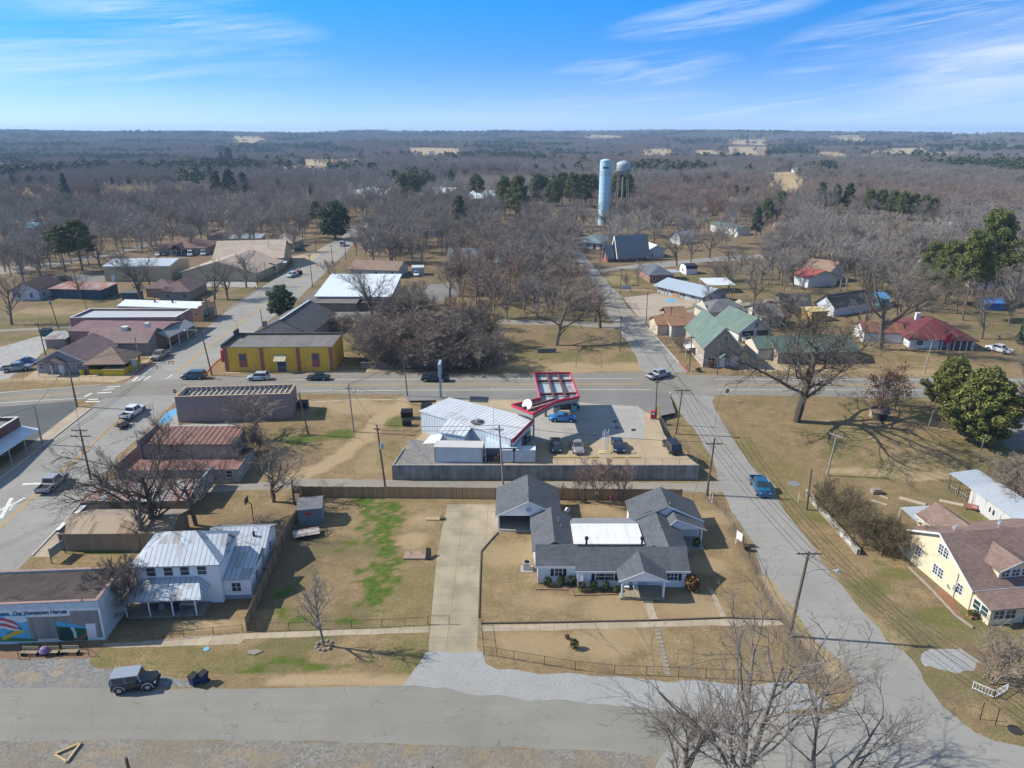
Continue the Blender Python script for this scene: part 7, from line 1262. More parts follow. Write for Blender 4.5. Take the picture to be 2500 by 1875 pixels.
def chain(label,pts,hh=1.05,m=None,every=3.0,mesh=True,name='chain_link_fence',z0=None,net=.24):
 o=thing(name,label,'fence',(0,0,0));m=m or CH;rl,nt=MB(),MB();zz=(lambda p:p.z)if z0 is None else(lambda p:z0)
 for a,b in zip(pts[:-1],pts[1:]):
  L=(b-a).length;k=max(1,round(L/every))
  for i in range(k+1):c=a.lerp(b,i/k);MB().cyl(c.x,c.y,zz(c)-.2,zz(c)+hh,.032,6).build('post',m,o)
  rl.tube([(a.x,a.y,zz(a)+hh-.03),(b.x,b.y,zz(b)+hh-.03)],.022,5)
  if mesh:
   n=int(L/net)
   for i in range(n):
    for s in(0,1):
     p=a.lerp(b,i/n);q=a.lerp(b,min(1,(i+hh/net*.55)/n));za,zb=(zz(p)+.03,zz(q)+hh-.05)if s else(zz(p)+hh-.05,zz(q)+.03);nt.twig(Vector((p.x,p.y,za)),Vector((q.x,q.y,zb)),.008)
 rl.build('top_rail',m,o)
 if mesh:nt.build('mesh',m,o,uv=False)
 return o
chain('low chain link fence along the sidewalk in front of the clover lawn',[Gd('R',372,826),Gd('R',715,826),Gd('R',1240,805),Gd('R',1495,796),Gd('R',1885,776)],1.0,DARKW)
chain('open chain link gate leaf swung across the driveway',[Gd('R',1885,774),Gd('R',2062,772)],1.1,DARKW,3,True,'gate')
chain('chain link fence round the front yard along gravel apron and side road',[Gd('E',120,1400),Gd('E',145,1655),Gd('Q',-330,815),Gd('Q',0,848),Gd('Q',540,868),Gd('Q',1000,893),Gd('Q',1700,925),Gd('Q',1560,640),Gd('Q',1400,390),Gd('Q',1250,150),Gd('F',1430,1545),Gd('F',1280,1310),Gd('F',1135,1140)],1.1,DARKW)
chain('dark wire fence in front of the farmhouse yard',[Gd('B',940,925),Gd('B',1300,910),Gd('B',2050,835)],.9,DARKW,3)
chain('chain link fence along the open edge of the filling station lot',[Gz('F',725,505,ZT),Gz('F',800,640,ZT),Gz('F',905,725,ZT),Gz('F',1045,850,ZT)],1.2,CH,2.4)
chain('wire railing on top of the concrete retaining wall',[Vector((1.5,98.15,ZT+.15)),Vector((15,98.12,ZT+.15)),Vector((28.2,98.1,ZT+.15))],.95,CH,2.7,False,'railing')
chain('iron handrail along the raised sidewalk before the yellow building',[Gd('J',520,1216),Gd('J',900,1208),Gd('J',1500,1202)],1.0,paint((.3,.16,.12),.7),2.8,False,'railing');chain('handrail along the raised sidewalk before the brown thicket',[Gd('J',1500,1202),Gd('J',2212,1188)],1.0,paint((.35,.28,.2),.7),2.8,False,'railing')
chain('iron handrail before the grey house on the highway corner',[Gd('I',100,1290),Gd('I',480,1282),Gd('I',960,1270)],.9,paint((.3,.26,.2),.7),2.2,False,'railing')
chain('grey picket fence between the green roofed ranch and the red roofed house',[Gd('L',560,1140),Gd('L',780,1180),Gd('L',1020,1235),Gd('L',1300,1290),Gd('L',1560,1355)],1.2,paint((.36,.33,.29),.9),2.4,True,'picket_fence',None,.5)
chain('old wooden paddock fence on the lawn at the left',[Gd('I',190,800),Gd('I',440,800)],1.2,paint((.16,.13,.11),.9),2.4,False,'paddock_fence');chain('white board fence at the right edge among trees',[Gd('L',2040,495),Gd('L',2190,500)],1.6,WH,2,True,'board_fence',None,.3)
RWALL=stain((.33,.33,.32),(.075,.075,.07),.85,.8)
o=thing('retaining_wall','long grey stained concrete retaining wall below the filling station','wall',(0,0,0));m=MB();m.prism([(-18.3,97.75),(28.5,97.75),(28.5,97.99),(-18.3,97.99)],-.6,ZT+.16);m.build('front_wall',RWALL,o);m=MB();m.slab([(-18.3,97.995,ZT+.16),(-18.02,97.995,ZT+.16),(-17.22,104,ZT+.16),(-17.5,104,ZT+.16)],2.9);m.build('return_wall',RWALL,o);m=MB();m.slab([(28.42,97.995,ZT+.1),(28.5,97.995,ZT+.1),(26.55,104,ZT+.1),(26.42,104,ZT+.1)],2.9);m.build('return_wall',RWALL,o);m=MB();m.box(-18.33,28.53,97.71,97.80,ZT+.162,ZT+.22);m.build('coping',paint((.42,.41,.39),.85,.2),o)
def low_wall(name,label,pts,w,hh,m,cat='wall',over=0):
 mb=MB()
 for a,b in zip(pts[:-1],pts[1:]):
  d=(b-a);d.z=0;d.normalize();n=Vector((-d.y,d.x,0))*w/2;a2=a-d*over;b2=b+d*over;za,zb=h(a2.y),h(b2.y);mb.slab([(a2.x-n.x,a2.y-n.y,za+hh),(b2.x-n.x,b2.y-n.y,zb+hh),(b2.x+n.x,b2.y+n.y,zb+hh),(a2.x+n.x,a2.y+n.y,za+hh)],hh+.3)
 return tag(mb.build(name,m),label,cat)
t=NT('whitewashed_stone');vo=t.n('ShaderNodeTexVoronoi',i_Scale=2.2);t.l(t.pos(),vo.inputs['Vector']);sp=t.n('ShaderNodeSeparateColor');t.l(vo.outputs['Color'],sp.inputs[0]);WST=t.out(t.mix(t.ramp(t.noise(t.pos(),.9,4),.4,.6),t.mix(sp.outputs[0],(.30,.29,.26),(.58,.56,.52)),(.22,.20,.15)),.9,0,.1)
low_wall('stone_wall','low whitewashed stone wall at the foot of the leafless hedge',[Gd('G',378,370),Gd('G',470,490),Gd('G',640,680),Gd('G',812,880)],.45,.8,WST)
KERB=paint((.44,.41,.36),.85,.15);REDK=paint((.42,.10,.08),.85,.2)
for lb,pts,m in(('pale kerb along the pavement on the left side of the street',[Gd('A',-160,1130),Gd('A',0,1003),Gd('A',392,702),Gd('A',772,402)],KERB),('pale kerb along the pavement by the brown workshop',[Gd('A',270,1650),Gd('A',500,1412),Gd('A',690,1192)],KERB),('red painted kerb at the food stand corner',[Gd('I',1095,1260),Gd('I',1285,1120)],REDK),('red painted kerb round the yellow building corner',[Gd('J',500,1075),Gd('J',425,1135),Gd('J',345,1225),Gd('J',350,1262),Gd('J',480,1268)],REDK),('red painted kerb before the stone house',[Gd('K',1310,1345),Gd('K',1240,1265)],REDK),('white kerb along the upper road by the stone house',[Gd('K',1235,1262),Gd('K',1090,1100),Gd('K',955,952)],KERB),('pale kerb along the street before the purple roofed store',[Gd('I',1415,1018),Gd('I',1640,865)],KERB),('pale kerb along the street past the street trees',[Gd('I',1910,688),Gd('I',2185,500)],KERB)):
 low_wall('kerb',lb,pts,.22,.13,m,'kerb')
DK=paint((.13,.10,.075),.9,.3)
low_wall('garden_edging','dark low edging between driveway and front lawn',[Gd('E',262,625),Gd('E',200,690),Gd('E',120,785),Gd('E',110,1000),Gd('E',98,1345)],.12,.14,DK,'edging');low_wall('garden_edging','low dark retaining edge along the front garden sidewalk',[Gd('E',120,1392),Gd('E',700,1384),Gd('E',1530,1368),Gd('E',2200,1345),Gd('Q',1380,392)],.14,.16,DK,'edging')
low_wall('brick_border','brick border of the flower bed under the left front window',[Gd('E',578,1105),Gd('E',870,1108),Gd('E',905,1155),Gd('E',1290,1145)],.16,.14,paint((.3,.17,.12),.9,.25),'border')
low_wall('brick_wall','low dark brick wall under the brown thicket along the sidewalk',[Gd('J',1665,1170),Gd('J',1900,1172)],.3,1.3,brick((.14,.08,.07)),'wall');low_wall('brick_wall','low dark brick wall right of the stone steps',[Gd('J',2010,1170),Gd('J',2350,1165)],.3,1.3,brick((.13,.085,.075)),'wall')
o=thing('stone_steps','short flight of old steps through the low brick wall','steps',Gd('J',1958,1178));[MB().box(-1.4,1.4,i*.35,i*.35+.35,-.2,.22+i*.2).build('step',paint((.3,.24,.19),.9,.2),o)for i in range(5)]
low_wall('timber_border','timber border of the mulch bed beside the yellow house',[Gd('G',1235,985),Gd('G',1440,1185),Gd('G',1640,1400),Gd('G',1780,1500)],.2,.2,paint((.30,.25,.21),.9,.2),'border')
low_wall('concrete_ruin','low dark ruined concrete wall on the bare lot across the highway',[Gd('K',40,1180),Gd('K',200,1175)],.3,1.0,stain((.2,.19,.18),(.07,.06,.06),.7),'wall')
def shrub(lm,n=380,sz=.085):T=leaves([(0,0,.55,.42,.42,.52),(.1,.05,.8,.3,.3,.3),(-.1,-.05,.75,.3,.3,.3)],n,sz,.8);W=MB();W.tube([(0,0,-.1),(0,0,.6)],.05,5);return Kind([('stem',W.mesh('stem',BARK,False)),('foliage',T.mesh('foliage',lm,False))],1.1)
KB,KO=shrub(LEAF_BOX),shrub(LEAF_ORG,420,.1)
for(a,b),lb in zip(((680,1078),(798,1068),(886,1068),(966,1118),(1066,1110),(1165,1115)),('round clipped green shrub furthest left before the white house','round green shrub right below the shuttered left window','round green shrub at the white wall corner','round green shrub just right of the wall corner downpipe','round green shrub left under the wide front window','round green shrub right under the wide front window')):KB.put('clipped_shrub',lb,'shrub',Gd('E',a,b),1.25,None,1.05,'clipped shrubs before the white house')
KB.put('clipped_shrub','low yellow green bush beside the porch post of the white house','shrub',Gd('E',1262,1130),.9,None,1.2);KO.put('nandina_bush','round orange red bush at the corner of the white house','shrub',Gd('E',1895,1105),1.9,None,1.15);KB.put('clipped_shrub','yellow green bush by the side porch of the white house','shrub',Gd('E',1935,745),1.3,None,1.1);KB.put('seedling_fir','tiny dark green seedling conifer in the front yard','tree',Gd('E',905,1600),1.1,None,1.1);KB.put('small_bush','low green bush among things by the back fence','shrub',Gd('E',990,372),.7,None,1.3);KO.put('small_bush','tiny reddish plant in the front yard','plant',Gd('E',845,1520),.6);KB.put('small_bush','dark green bush before the stone house kerb','shrub',Gd('K',1400,1340),.9,None,1.8);KO.put('small_bush','round brown bush at the stone house wall','shrub',Gd('K',1505,1305),1.7);KO.put('small_bush','orange bush beside the green roofed ranch door','shrub',Gd('H',510,305),1.3)
def solid(name,label,cat,k,c,parts,rz=0,z=None):
 """parts: (name, material, builder)"""
 p=Gd(k,*c);o=thing(name,label,cat,p,rz)
 for nm,m,f in parts:q=MB();f(q);q.build(nm,m,o)
 return o
solid('air_conditioner','grey outdoor air conditioner on a concrete pad beside the white house','air conditioner','E',(505,932),[('casing',paint((.42,.40,.36),.6),lambda q:q.box(-.42,.42,-.42,.42,.1,1.05)),('grille',UNDER,lambda q:q.cyl(0,0,1.052,1.09,.36,16)),('pad',PALE,lambda q:q.box(-.75,.75,-.8,.7,-.1,.098))])
for a,lb in((1345,'white rocking chair on the front porch left of the door'),(1420,'white rocking chair on the front porch nearest the door')):p=Gd('E',a,1120);solid('porch_chair',lb,'chair','E',(a,1115),[('seat',WH,lambda q:q.box(-.28,.28,-.25,.3,.62,.68)),('back',WH,lambda q:q.box(-.28,.28,.26,.32,.68,1.3)),*[('leg',WH,(lambda x,y:(lambda q:q.box(x-.03,x+.03,y-.03,y+.03,.281,.62)))(x,y))for x in(-.24,.24)for y in(-.2,.24)]])
b=bld('garden_shed','small blue grey garden shed with a red sign beside the wooden fence','C',(1142,1470),(1345,1450),2.4,'gx',siding((.15,.20,.225),.3,.8,True),paint((.17,.17,.18),.8,.25),depth=3.4,rise=.55,ov=.12,cat='shed',base=.2);fbox(MB(),b.T('f'),b.W*.28,b.W*.55,.003,.03,1.55,1.95).build('red_sign',paint((.48,.03,.05),.5),b.o);fbox(MB(),b.T('r'),.5,1.6,-.01,.03,.1,2.0).build('door',paint((.4,.44,.46),.6),b.o)
solid('storm_cellar','concrete storm cellar slab with an open dark hatch beside the driveway','storm cellar','R',(1790,205),[('slab',paint((.30,.22,.16),.9,.2),lambda q:q.box(-1.6,1.1,-.7,.9,-.2,.22)),('hatch',UNDER,lambda q:q.slab([(1.15,-.8,.15),(1.9,-.8,.15),(1.75,.5,.95),(1.12,.6,.95)],.06)),('pipe',GREYC,lambda q:q.cyl(-.9,.5,.2,.55,.07,8)),('pipe',GREYC,lambda q:q.cyl(.6,.5,.2,.55,.07,8))])
solid('stone_slab','flat tan slab with a dark block at the top of the driveway','slab','D',(545,1342),[('slab',paint((.4,.29,.18),.9),lambda q:q.box(-1.0,.9,-.3,.4,-.1,.15)),('block',paint((.12,.1,.08),.8),lambda q:q.box(.92,1.4,-.3,.45,-.1,.35))])
solid('basketball_hoop','dark basketball hoop on a pole in the shady back yard','basketball hoop','C',(757,1422),[('pole',UNDER,lambda q:q.tube([(0,0,-.1),(0,0,2.6),(-.5,0,3.0)],.06,6)),('backboard',paint((.05,.05,.055),.5),lambda q:q.box(-.62,-.56,-.6,.6,2.7,3.6)),('ring',paint((.3,.12,.04),.6),lambda q:[q.bar((-.85+.22*math.cos(t),.22*math.sin(t),2.9),(-.85+.22*math.cos(t+.79),.22*math.sin(t+.79),2.9),.03)for t in[i*.785 for i in range(8)]])])
p=Gd('R',1008,958);STONE=paint((.26,.235,.19),.9,.25)
for i in range(9):
 a=i*.7;o=MB().loft([[(r*math.cos(t),r*.8*math.sin(t),z)for t in[j*PI/4 for j in range(8)]]for r,z in((.2,-.05),(.23,.1),(.14,.22))]).build('border_stone',STONE);o.location=(p.x+.78*math.cos(a),p.y+.7*math.sin(a),0);o.rotation_euler=(0,0,i);tag(o,'pale rock in the ring of stones round the young sidewalk tree','stone','ring of stones round the young tree')
for i in range(12):
 p=Gd('Q',362+i*8.2,478+i*33);o=MB().prism([(.33*math.cos(t)*(1+.2*math.sin(3*t+i)),.26*math.sin(t))for t in[j*PI/4 for j in range(8)]],-.05,.04).build('stepping_stone',STONE);o.location=p;tag(o,'flat stepping stone in the row leading to the front yard gate','stone','stepping stones across the front yard')
o=MB().prism([(-.75,-.2),(.1,-.35),(.8,.2),(.2,.4),(-.7,.3)],-.05,.1).build('flat_rock',STONE);o.location=Gd('R',420,1016);tag(o,'pale flat rock lying alone in the verge grass','rock')
o=MB().cyl(0,0,-.05,.06,.32,12).build('valve_cover',paint((.18,.40,.55),.6));o.location=Gd('B',1742,985);tag(o,'pale blue round valve cover in the verge by the cracked sidewalk','cover')
o=MB().cyl(0,0,-.05,.05,.6,14).build('manhole_cover',paint((.04,.035,.03),.7));o.location=Gd('S',1670,1336);tag(o,'dark round manhole cover in the verge at the corner','cover');o=MB().cyl(0,0,-.05,.03,.9,14).build('manhole_cover',paint((.2,.21,.21),.7));o.location=Gd('G',272,280);tag(o,'grey concrete manhole disc beside the side road','cover')
BIN=paint((.01,.035,.12),.5);LID=paint((.012,.012,.014),.5)
for a,b,lb in((1640,1285,'left dark blue wheeled bin with black lid on the roadside'),(1722,1265,'right dark blue wheeled bin with black lid on the roadside')):solid('wheeled_bin',lb,'bin','B',(a,b),[('body',BIN,lambda q:q.loft([[(-w,-w,z),(w,-w,z),(w,w,z),(-w,w,z)]for w,z in((.27,.08),(.36,1.05))])),('lid',LID,lambda q:q.loft([[(-.4,-.42,1.05),(.4,-.42,1.05),(.4,.42,1.05),(-.4,.42,1.05)],[(-.38,-.38,1.12),(.38,-.38,1.12),(.36,.4,1.24),(-.36,.4,1.24)]])),*[('wheel',TYRE,(lambda x:(lambda q:q.tube([(x-.04,.36,.14),(x+.04,.36,.14)],.14,10)))(x))for x in(-.28,.28)]],-.5)
for k,a,b,c,lb,s in(('D',325,485,LID,'black dumpster at the back corner of the filling station, upper one',1.0),('D',325,548,LID,'smaller black dumpster below the other at the filling station',.75),('D',490,430,paint((.12,.075,.06),.7),'brown dumpster behind the filling station wall',.95),('I',398,898,paint((.03,.085,.11),.6),'blue green dumpster on the lawn at the left',1.25),('C',1178,470,paint((.02,.05,.08),.6),'dark dumpster at the end of the mauve building',.9)):
 solid('dumpster',lb,'dumpster',k,(a,b),[('body',c,(lambda s:(lambda q:q.loft([[(-1.0*s,-.7*s*w,z),(1.0*s,-.7*s*w,z),(1.0*s,.7*s,z),(-1.0*s,.7*s,z)]for w,z in((.8,.12),(1.0,1.25*s))])))(s)),('lid',LID,(lambda s:(lambda q:q.slab([(-1.05*s,-.75*s,1.27*s+.05),(1.05*s,-.75*s,1.27*s+.05),(1.05*s,.75*s,1.27*s+.3),(-1.05*s,.75*s,1.27*s+.3)],.05)))(s))])
for a,b,w,lb in((1312,862,1.72,'larger white ice chest at the station wall'),(1180,862,1.05,'smaller bluish white ice chest beside the lean to')):o=solid('ice_chest',lb,'ice chest','D',(a,b),[('body',paint((.60,.63,.66),.5,.06),(lambda w:(lambda q:q.box(-w,w,0,1.5,.05,2.05)))(w)),('door',paint((.56,.60,.64),.4),(lambda w:(lambda q:q.box(-w+.1,-.05,-.04,-.004,.2,1.9)))(w)),('door',paint((.56,.60,.64),.4),(lambda w:(lambda q:q.box(.05,w-.1,-.04,-.004,.2,1.9)))(w)),('top',paint((.66,.68,.70),.6),(lambda w:(lambda q:q.box(-w-.04,w+.04,-.05,1.55,2.052,2.14)))(w))])
solid('propane_tank','round teal tank under the edge of the station roof','tank','D',(1258,745),[('tank',paint((.12,.24,.26),.5),lambda q:q.tube([(-1.0,.5,.9),(-.9,.5,.9),(.9,.5,.9),(1.0,.5,.9)],[.4,.75,.75,.4],16)),('foot',UNDER,lambda q:q.box(-.7,-.5,0,1,0,.3)),('foot',UNDER,lambda q:q.box(.5,.7,0,1,0,.3))])
solid('clutter_pile','jumble of dark crates and drums under the lean to roof','clutter','D',(1040,858),[('drum',paint((.02,.04,.09),.5),lambda q:q.cyl(-.9,.6,0,.9,.3,12)),('drum',paint((.05,.05,.05),.5),lambda q:q.cyl(-.2,.4,0,.9,.3,12)),('crate',paint((.2,.13,.08),.8),lambda q:q.box(.3,1.1,.3,1.1,0,.8)),('shelf',paint((.25,.26,.27),.6),lambda q:q.box(-1.2,1.3,1.6,2.0,0,1.7))])
solid('air_machine','red air and vacuum machine at the corner of the station lot','air machine','F',(668,492),[('body',paint((.50,.05,.04),.5),lambda q:q.box(-.4,.4,-.3,.3,.1,1.5)),('base',PALE,lambda q:q.box(-.7,.7,-.5,.5,0,.098)),('panel',WH,lambda q:q.box(-.25,.25,-.33,-.302,.9,1.3))])
for a,b,lb in((700,492,'left yellow bollard at the red air machine'),(718,480,'right yellow bollard at the red air machine')):tag(MB().cyl(0,0,-.1,2.2,.1,10).build('bollard',paint((.60,.36,.02),.6)),lb,'bollard').location=Gd('F',a,b)
o=solid('vent_pipes','cluster of white vent pipes inside yellow posts between parked cars','vent pipes','F',(268,778),[('pipe',WH,(lambda i:(lambda q:q.cyl(-.45+i*.3,(i%2)*.3,0,3.6+(i%2)*.3,.05,7)))(i))for i in range(4)]+[('guard',paint((.5,.42,.2),.7),lambda q:q.box(-1.0,.9,-.5,.6,0,.12))])
for i,(a,lb)in enumerate(((690,'first from the ice chests'),(870,'second from the ice chests'),(1000,'third from the ice chests'),(1330,'right of the white pipes'),(1500,'between blue sedan and black off-road car'))):tag(MB().box(-1.0,1.0,-.1,.1,0,.14).build('wheel_stop',paint((.52,.36,.10),.8,.2)),'yellow concrete wheel stop on the station lot, '+lb,'wheel stop','wheel stops').location=Gz('D',(1595,1720,1895,2110,2240)[i],818,ZT)
IRON=paint((.36,.31,.20),.7)
for a,b,lb in((258,1035,'slatted bench furthest from the mural door'),(430,1032,'slatted bench next to the purple ball'),(598,1026,'slatted bench nearest the mural door')):solid('park_bench',lb,'bench','B',(a,b),[('seat',IRON,lambda q:[q.box(-.85,.85,y,y+.1,.42,.46)for y in(-.25,-.1,.05)]),('back',IRON,lambda q:[q.box(-.85,.85,.2,.24,z,z+.09)for z in(.55,.68,.81)]),('leg',UNDER,lambda q:q.box(-.8,-.74,-.25,.26,0,.417)),('leg',UNDER,lambda q:q.box(.74,.8,-.25,.26,0,.417))])
solid('purple_planter','round purple and white flower ball between two benches','planter','B',(380,1032),[('flowers',paint((.28,.18,.34),.8,.5,8),lambda q:q.loft([[(r*math.cos(t),r*math.sin(t),z)for t in[j*PI/5 for j in range(10)]]for r,z in((.2,.1),(.42,.35),(.46,.55),(.3,.85),(.1,.95))])),('pot',UNDER,lambda q:q.cyl(0,0,0,.12,.22,10))])
chain('thin iron railing round the bench terrace by the mural',[Gd('B',165,1070),Gd('B',185,990),Gd('B',185,992),Gd('B',680,980),Gd('B',755,1045)],.9,UNDER,2.2,False,'railing')
p=Gd('B',430,255);q=Gd('B',545,168);solid('notice_board','dark framed notice board with a pale panel beside the mural building','notice board','B',(440,262),[('panel',paint((.24,.29,.31),.6),lambda m:m.slab([(0,0,2.0),(q.x-p.x,q.y-p.y,2.0),(q.x-p.x+.06,q.y-p.y-.06,2.0),(.06,-.06,2.0)],1.2)),('post',UNDER,lambda m:m.cyl(0,0,-.1,2.1,.06,6)),('post',UNDER,lambda m:m.cyl(q.x-p.x,q.y-p.y,-.1,2.1,.06,6))])
solid('porch_table','white table with pots on the farmhouse front yard','table','B',(1600,640),[('top',TRIM,lambda q:q.box(-.9,.9,-.4,.4,.72,.78)),*[('leg',TRIM,(lambda x,y:(lambda q:q.box(x-.03,x+.03,y-.03,y+.03,0,.72)))(x,y))for x in(-.8,.8)for y in(-.3,.3)],('pot',paint((.3,.14,.08),.8),lambda q:q.cyl(.3,0,.78,1.05,.14,10))])
tag(MB().cyl(0,0,0,.9,.32,14).build('rain_barrel',paint((.012,.03,.10),.5)),'dark blue barrel in front of the farmhouse porch','barrel').location=Gd('B',1490,672)
solid('scrap_heap','heap of bundled bags and clothes beside the farmhouse porch','heap','B',(1320,655),[('bag',paint((.10,.06,.10),.8,.4,3),lambda q:q.loft([[(.5*r*math.cos(t)-.3,.4*r*math.sin(t),z)for t in[j*PI/4 for j in range(8)]]for r,z in((1,0),(1.1,.3),(.6,.6))])),('bag',paint((.25,.26,.28),.8,.4,3),lambda q:q.loft([[(.4*r*math.cos(t)+.6,.4*r*math.sin(t)+.2,z)for t in[j*PI/4 for j in range(8)]]for r,z in((1,0),(1.1,.4),(.6,.75))]))])
tag(MB().box(-1.0,1.0,-.7,.7,-.05,.08).build('plywood_sheet',paint((.50,.36,.19),.8)),'tan plywood sheet lying before the farmhouse porch','board').location=Gd('B',1395,670)
o=thing('railing','white metal bedstead like railing round the fountain shaped shrub','railing',(0,0,0));P3=[Gd('S',1305,985),Gd('S',1488,1065),Gd('S',1600,1000)];m=MB()
for a,b_ in zip(P3[:-1],P3[1:]):
 for z in(.15,.85):m.bar((a.x,a.y,z),(b_.x,b_.y,z),.05)
 n=7
 for i in range(n+1):c=a.lerp(b_,i/n);m.bar((c.x,c.y,.0),(c.x,c.y,.9 if i in(0,n)else .85),.06 if i in(0,n)else .03)
m.build('rails',WH,o)
for a,b,lb in((1400,1195,'tall thin iron sign frame post in the corner verge'),(1530,1195,'second thin iron frame post in the corner verge')):tag(MB().cyl(0,0,-.1,1.9,.035,6).build('steel_post',UNDER),lb,'post').location=Gd('S',a-30,b+50+(50 if a>1500 else 0))
for k,a,b,lb in(('F',1896,1190,'white marker post with orange top beside the short pole stub'),('F',1150,1170,'white marker post with orange top at the alley mouth'),('F',1168,1200,'low white marker post beside the alley mouth')):solid('marker_post',lb,'marker post',k,(a,b),[('post',WH,lambda q:q.cyl(0,0,-.1,1.35,.05,8)),('cap',paint((.6,.2,.05),.6),lambda q:q.cyl(0,0,1.352,1.6,.05,8))])
solid('yard_sign','white real estate sign on the chain link fence side of the road','sign','F',(1395,1560),[('board',WH,lambda q:q.box(-.04,.0,-.45,.45,.8,1.9)),('post',WH,lambda q:q.box(-.05,.01,.46,.54,0,2.0))],.5);solid('mailbox','dark box on a low stand beside the real estate sign','mailbox','F',(1462,1605),[('box',paint((.05,.04,.035),.7),lambda q:q.box(-.4,.4,-.3,.3,.3,.75)),('post',UNDER,lambda q:q.box(-.06,.06,-.06,.06,-.1,.3))])
PLK=paint((.42,.35,.27),.9,.2)
for i,(a,b,L,r,lb)in enumerate(((985,440,2.3,-.75,'longest plank lying left in the back yard of the yellow house'),(1030,395,1.2,-.9,'short plank lying beside the brick pile'),(1270,430,3.4,-.65,'stack of long boards behind the tin carport'),(1600,445,3.0,-.5,'wide pale board on the ground before the metal shed'))):tag(MB().box(-L/2,L/2,-.14 if i<2 else-.4,.14 if i<2 else .4,-.02,.12).build('plank',PLK),lb,'plank').__setattr__('location',Gd('G',a,b));C.objects[-1].rotation_euler=(0,0,r)
solid('brick_pile','small square pile of bricks in the grass behind the yellow house','pile','G',(962,360),[('bricks',brick((.24,.15,.11)),lambda q:q.box(-.7,.7,-.5,.5,-.05,.55)),('top_row',brick((.2,.13,.1)),lambda q:q.box(-.5,.6,-.4,.4,.551,.75))])
solid('garden_bench','red garden bench against the metal shed wall','bench','G',(1768,505),[('seat',paint((.38,.10,.08),.7),lambda q:q.box(-.7,.7,-.2,.25,.42,.47)),('back',paint((.38,.10,.08),.7),lambda q:[q.box(-.7,.7,.22,.26,z,z+.08)for z in(.55,.68,.8)]),('leg',UNDER,lambda q:q.box(-.66,-.6,-.2,.25,0,.418)),('leg',UNDER,lambda q:q.box(.6,.66,-.2,.25,0,.418))],-.6)
solid('swing_frame','thin metal swing frame beside the largest magnolia','swing frame','H',(1500,860),[('frame',GREYC,lambda q:[q.tube([a,b],.05,6)for a,b in(((-2.2,0,0),(-1.0,1.2,3.2)),((-.2,2.4,0),(-1.0,1.2,3.2)),((2.0,0,0),(2.2,1.2,3.2)),((-1.0,1.2,3.2),(2.2,1.2,3.2)))])])
solid('pot_plants','jumble of potted plants at the sun room corner of the yellow house','plants','G',(1800,1420),[('pot',paint((.3,.17,.1),.8),(lambda i:(lambda q:q.cyl((i%3)*.5-.5,(i//3)*.5,0,.35,.2,10)))(i))for i in range(5)]+[('foliage',LEAF_BOX,lambda q:(setattr(q,'v',leaves([(0,.2,.6,.7,.5,.3)],160,.12).v),setattr(q,'f',[tuple(range(i*4,i*4+4))for i in range(len(q.v)//4)])))])
solid('satellite_dish','grey satellite dish standing in the mulch bed by the yellow house','dish','G',(1590,1195),[('mast',GREYC,lambda q:q.cyl(0,0,-.1,.9,.04,6)),('dish',paint((.14,.14,.15),.6),lambda q:q.tube([(-.1,-.1,.9),(-.25,-.2,1.0)],[.1,.42],14,True))])
solid('notice_board','school notice board on two posts at the upper road','notice board','K',(788,668),[('board',paint((.42,.45,.50),.6),lambda q:q.box(-1.6,1.6,-.1,.1,.9,2.2)),('post',UNDER,lambda q:q.box(-1.5,-1.4,-.08,.08,-.1,.9)),('post',UNDER,lambda q:q.box(1.4,1.5,-.08,.08,-.1,.9))])
solid('church_sign','white framed church sign beside the street','sign','J',(908,372),[('board',WH,lambda q:q.box(-2.2,2.2,-.15,.15,1.0,3.2)),('panel',paint((.15,.25,.22),.6),lambda q:q.box(-1.9,1.9,-.18,-.152,1.2,2.6)),('gable',WH,lambda q:q.slab([(-2.2,-.15,3.2),(2.2,-.15,3.2),(0,-.15,3.9)],.02)),('post',WH,lambda q:q.box(-2.1,-1.9,-.1,.1,-.1,1.0)),('post',WH,lambda q:q.box(1.9,2.1,-.1,.1,-.1,1.0))])
for k,a,b,lb in(('K',1300,1312,'red fire hydrant at the red kerb before the stone house'),('I',1222,1165,'red fire hydrant at the food stand corner'),('J',772,498,'red fire hydrant at the far kerb by the fan shaped tree')):solid('fire_hydrant',lb,'hydrant',k,(a,b),[('body',REDK,lambda q:q.tube([(0,0,-.1),(0,0,.6),(0,0,.8)],[.14,.14,.08],10)),('cap',REDK,lambda q:q.tube([(-.24,0,.5),(.24,0,.5)],.08,8))])
for a,b,lb in((1312,1172,'nearer small red roadwork barrier lying in the street'),(1445,1135,'farther small red roadwork barrier lying in the street')):solid('road_barrier',lb,'barrier','I',(a,b),[('bar',paint((.45,.1,.07),.7),lambda q:q.box(-.6,.6,-.05,.05,.45,.65)),('leg',UNDER,lambda q:q.bar((-.5,-.4,0),(-.5,.3,.5),.06)),('leg',UNDER,lambda q:q.bar((.5,-.4,0),(.5,.3,.5),.06))])
solid('bus_stop_sign','white blue notice on two legs at the food stand kerb','sign','I',(1140,1195),[('board',paint((.45,.52,.58),.5),lambda q:q.box(-.5,.5,-.05,.05,1.2,2.6)),('leg',TRIM,lambda q:q.box(-.45,-.39,-.03,.03,-.1,1.2)),('leg',TRIM,lambda q:q.box(.39,.45,-.03,.03,-.1,1.2))]);tag(MB().cyl(0,0,0,1.0,.5,14).build('barrel',YEL),'yellow barrel beside the grey house wall','barrel').location=Gd('I',697,1222)
o=solid('flag','red flag hanging on a pole before the red roofed house','flag','H',(1575,210),[('pole',TRIM,lambda q:q.cyl(0,0,-.1,5.2,.05,6)),('cloth',paint((.45,.03,.05),.8),lambda q:q.slab([(-.05,-.1,4.8),(-1.3,-.1,4.0),(-1.2,-.04,4.0),(-.05,-.02,4.8)],2.2))])
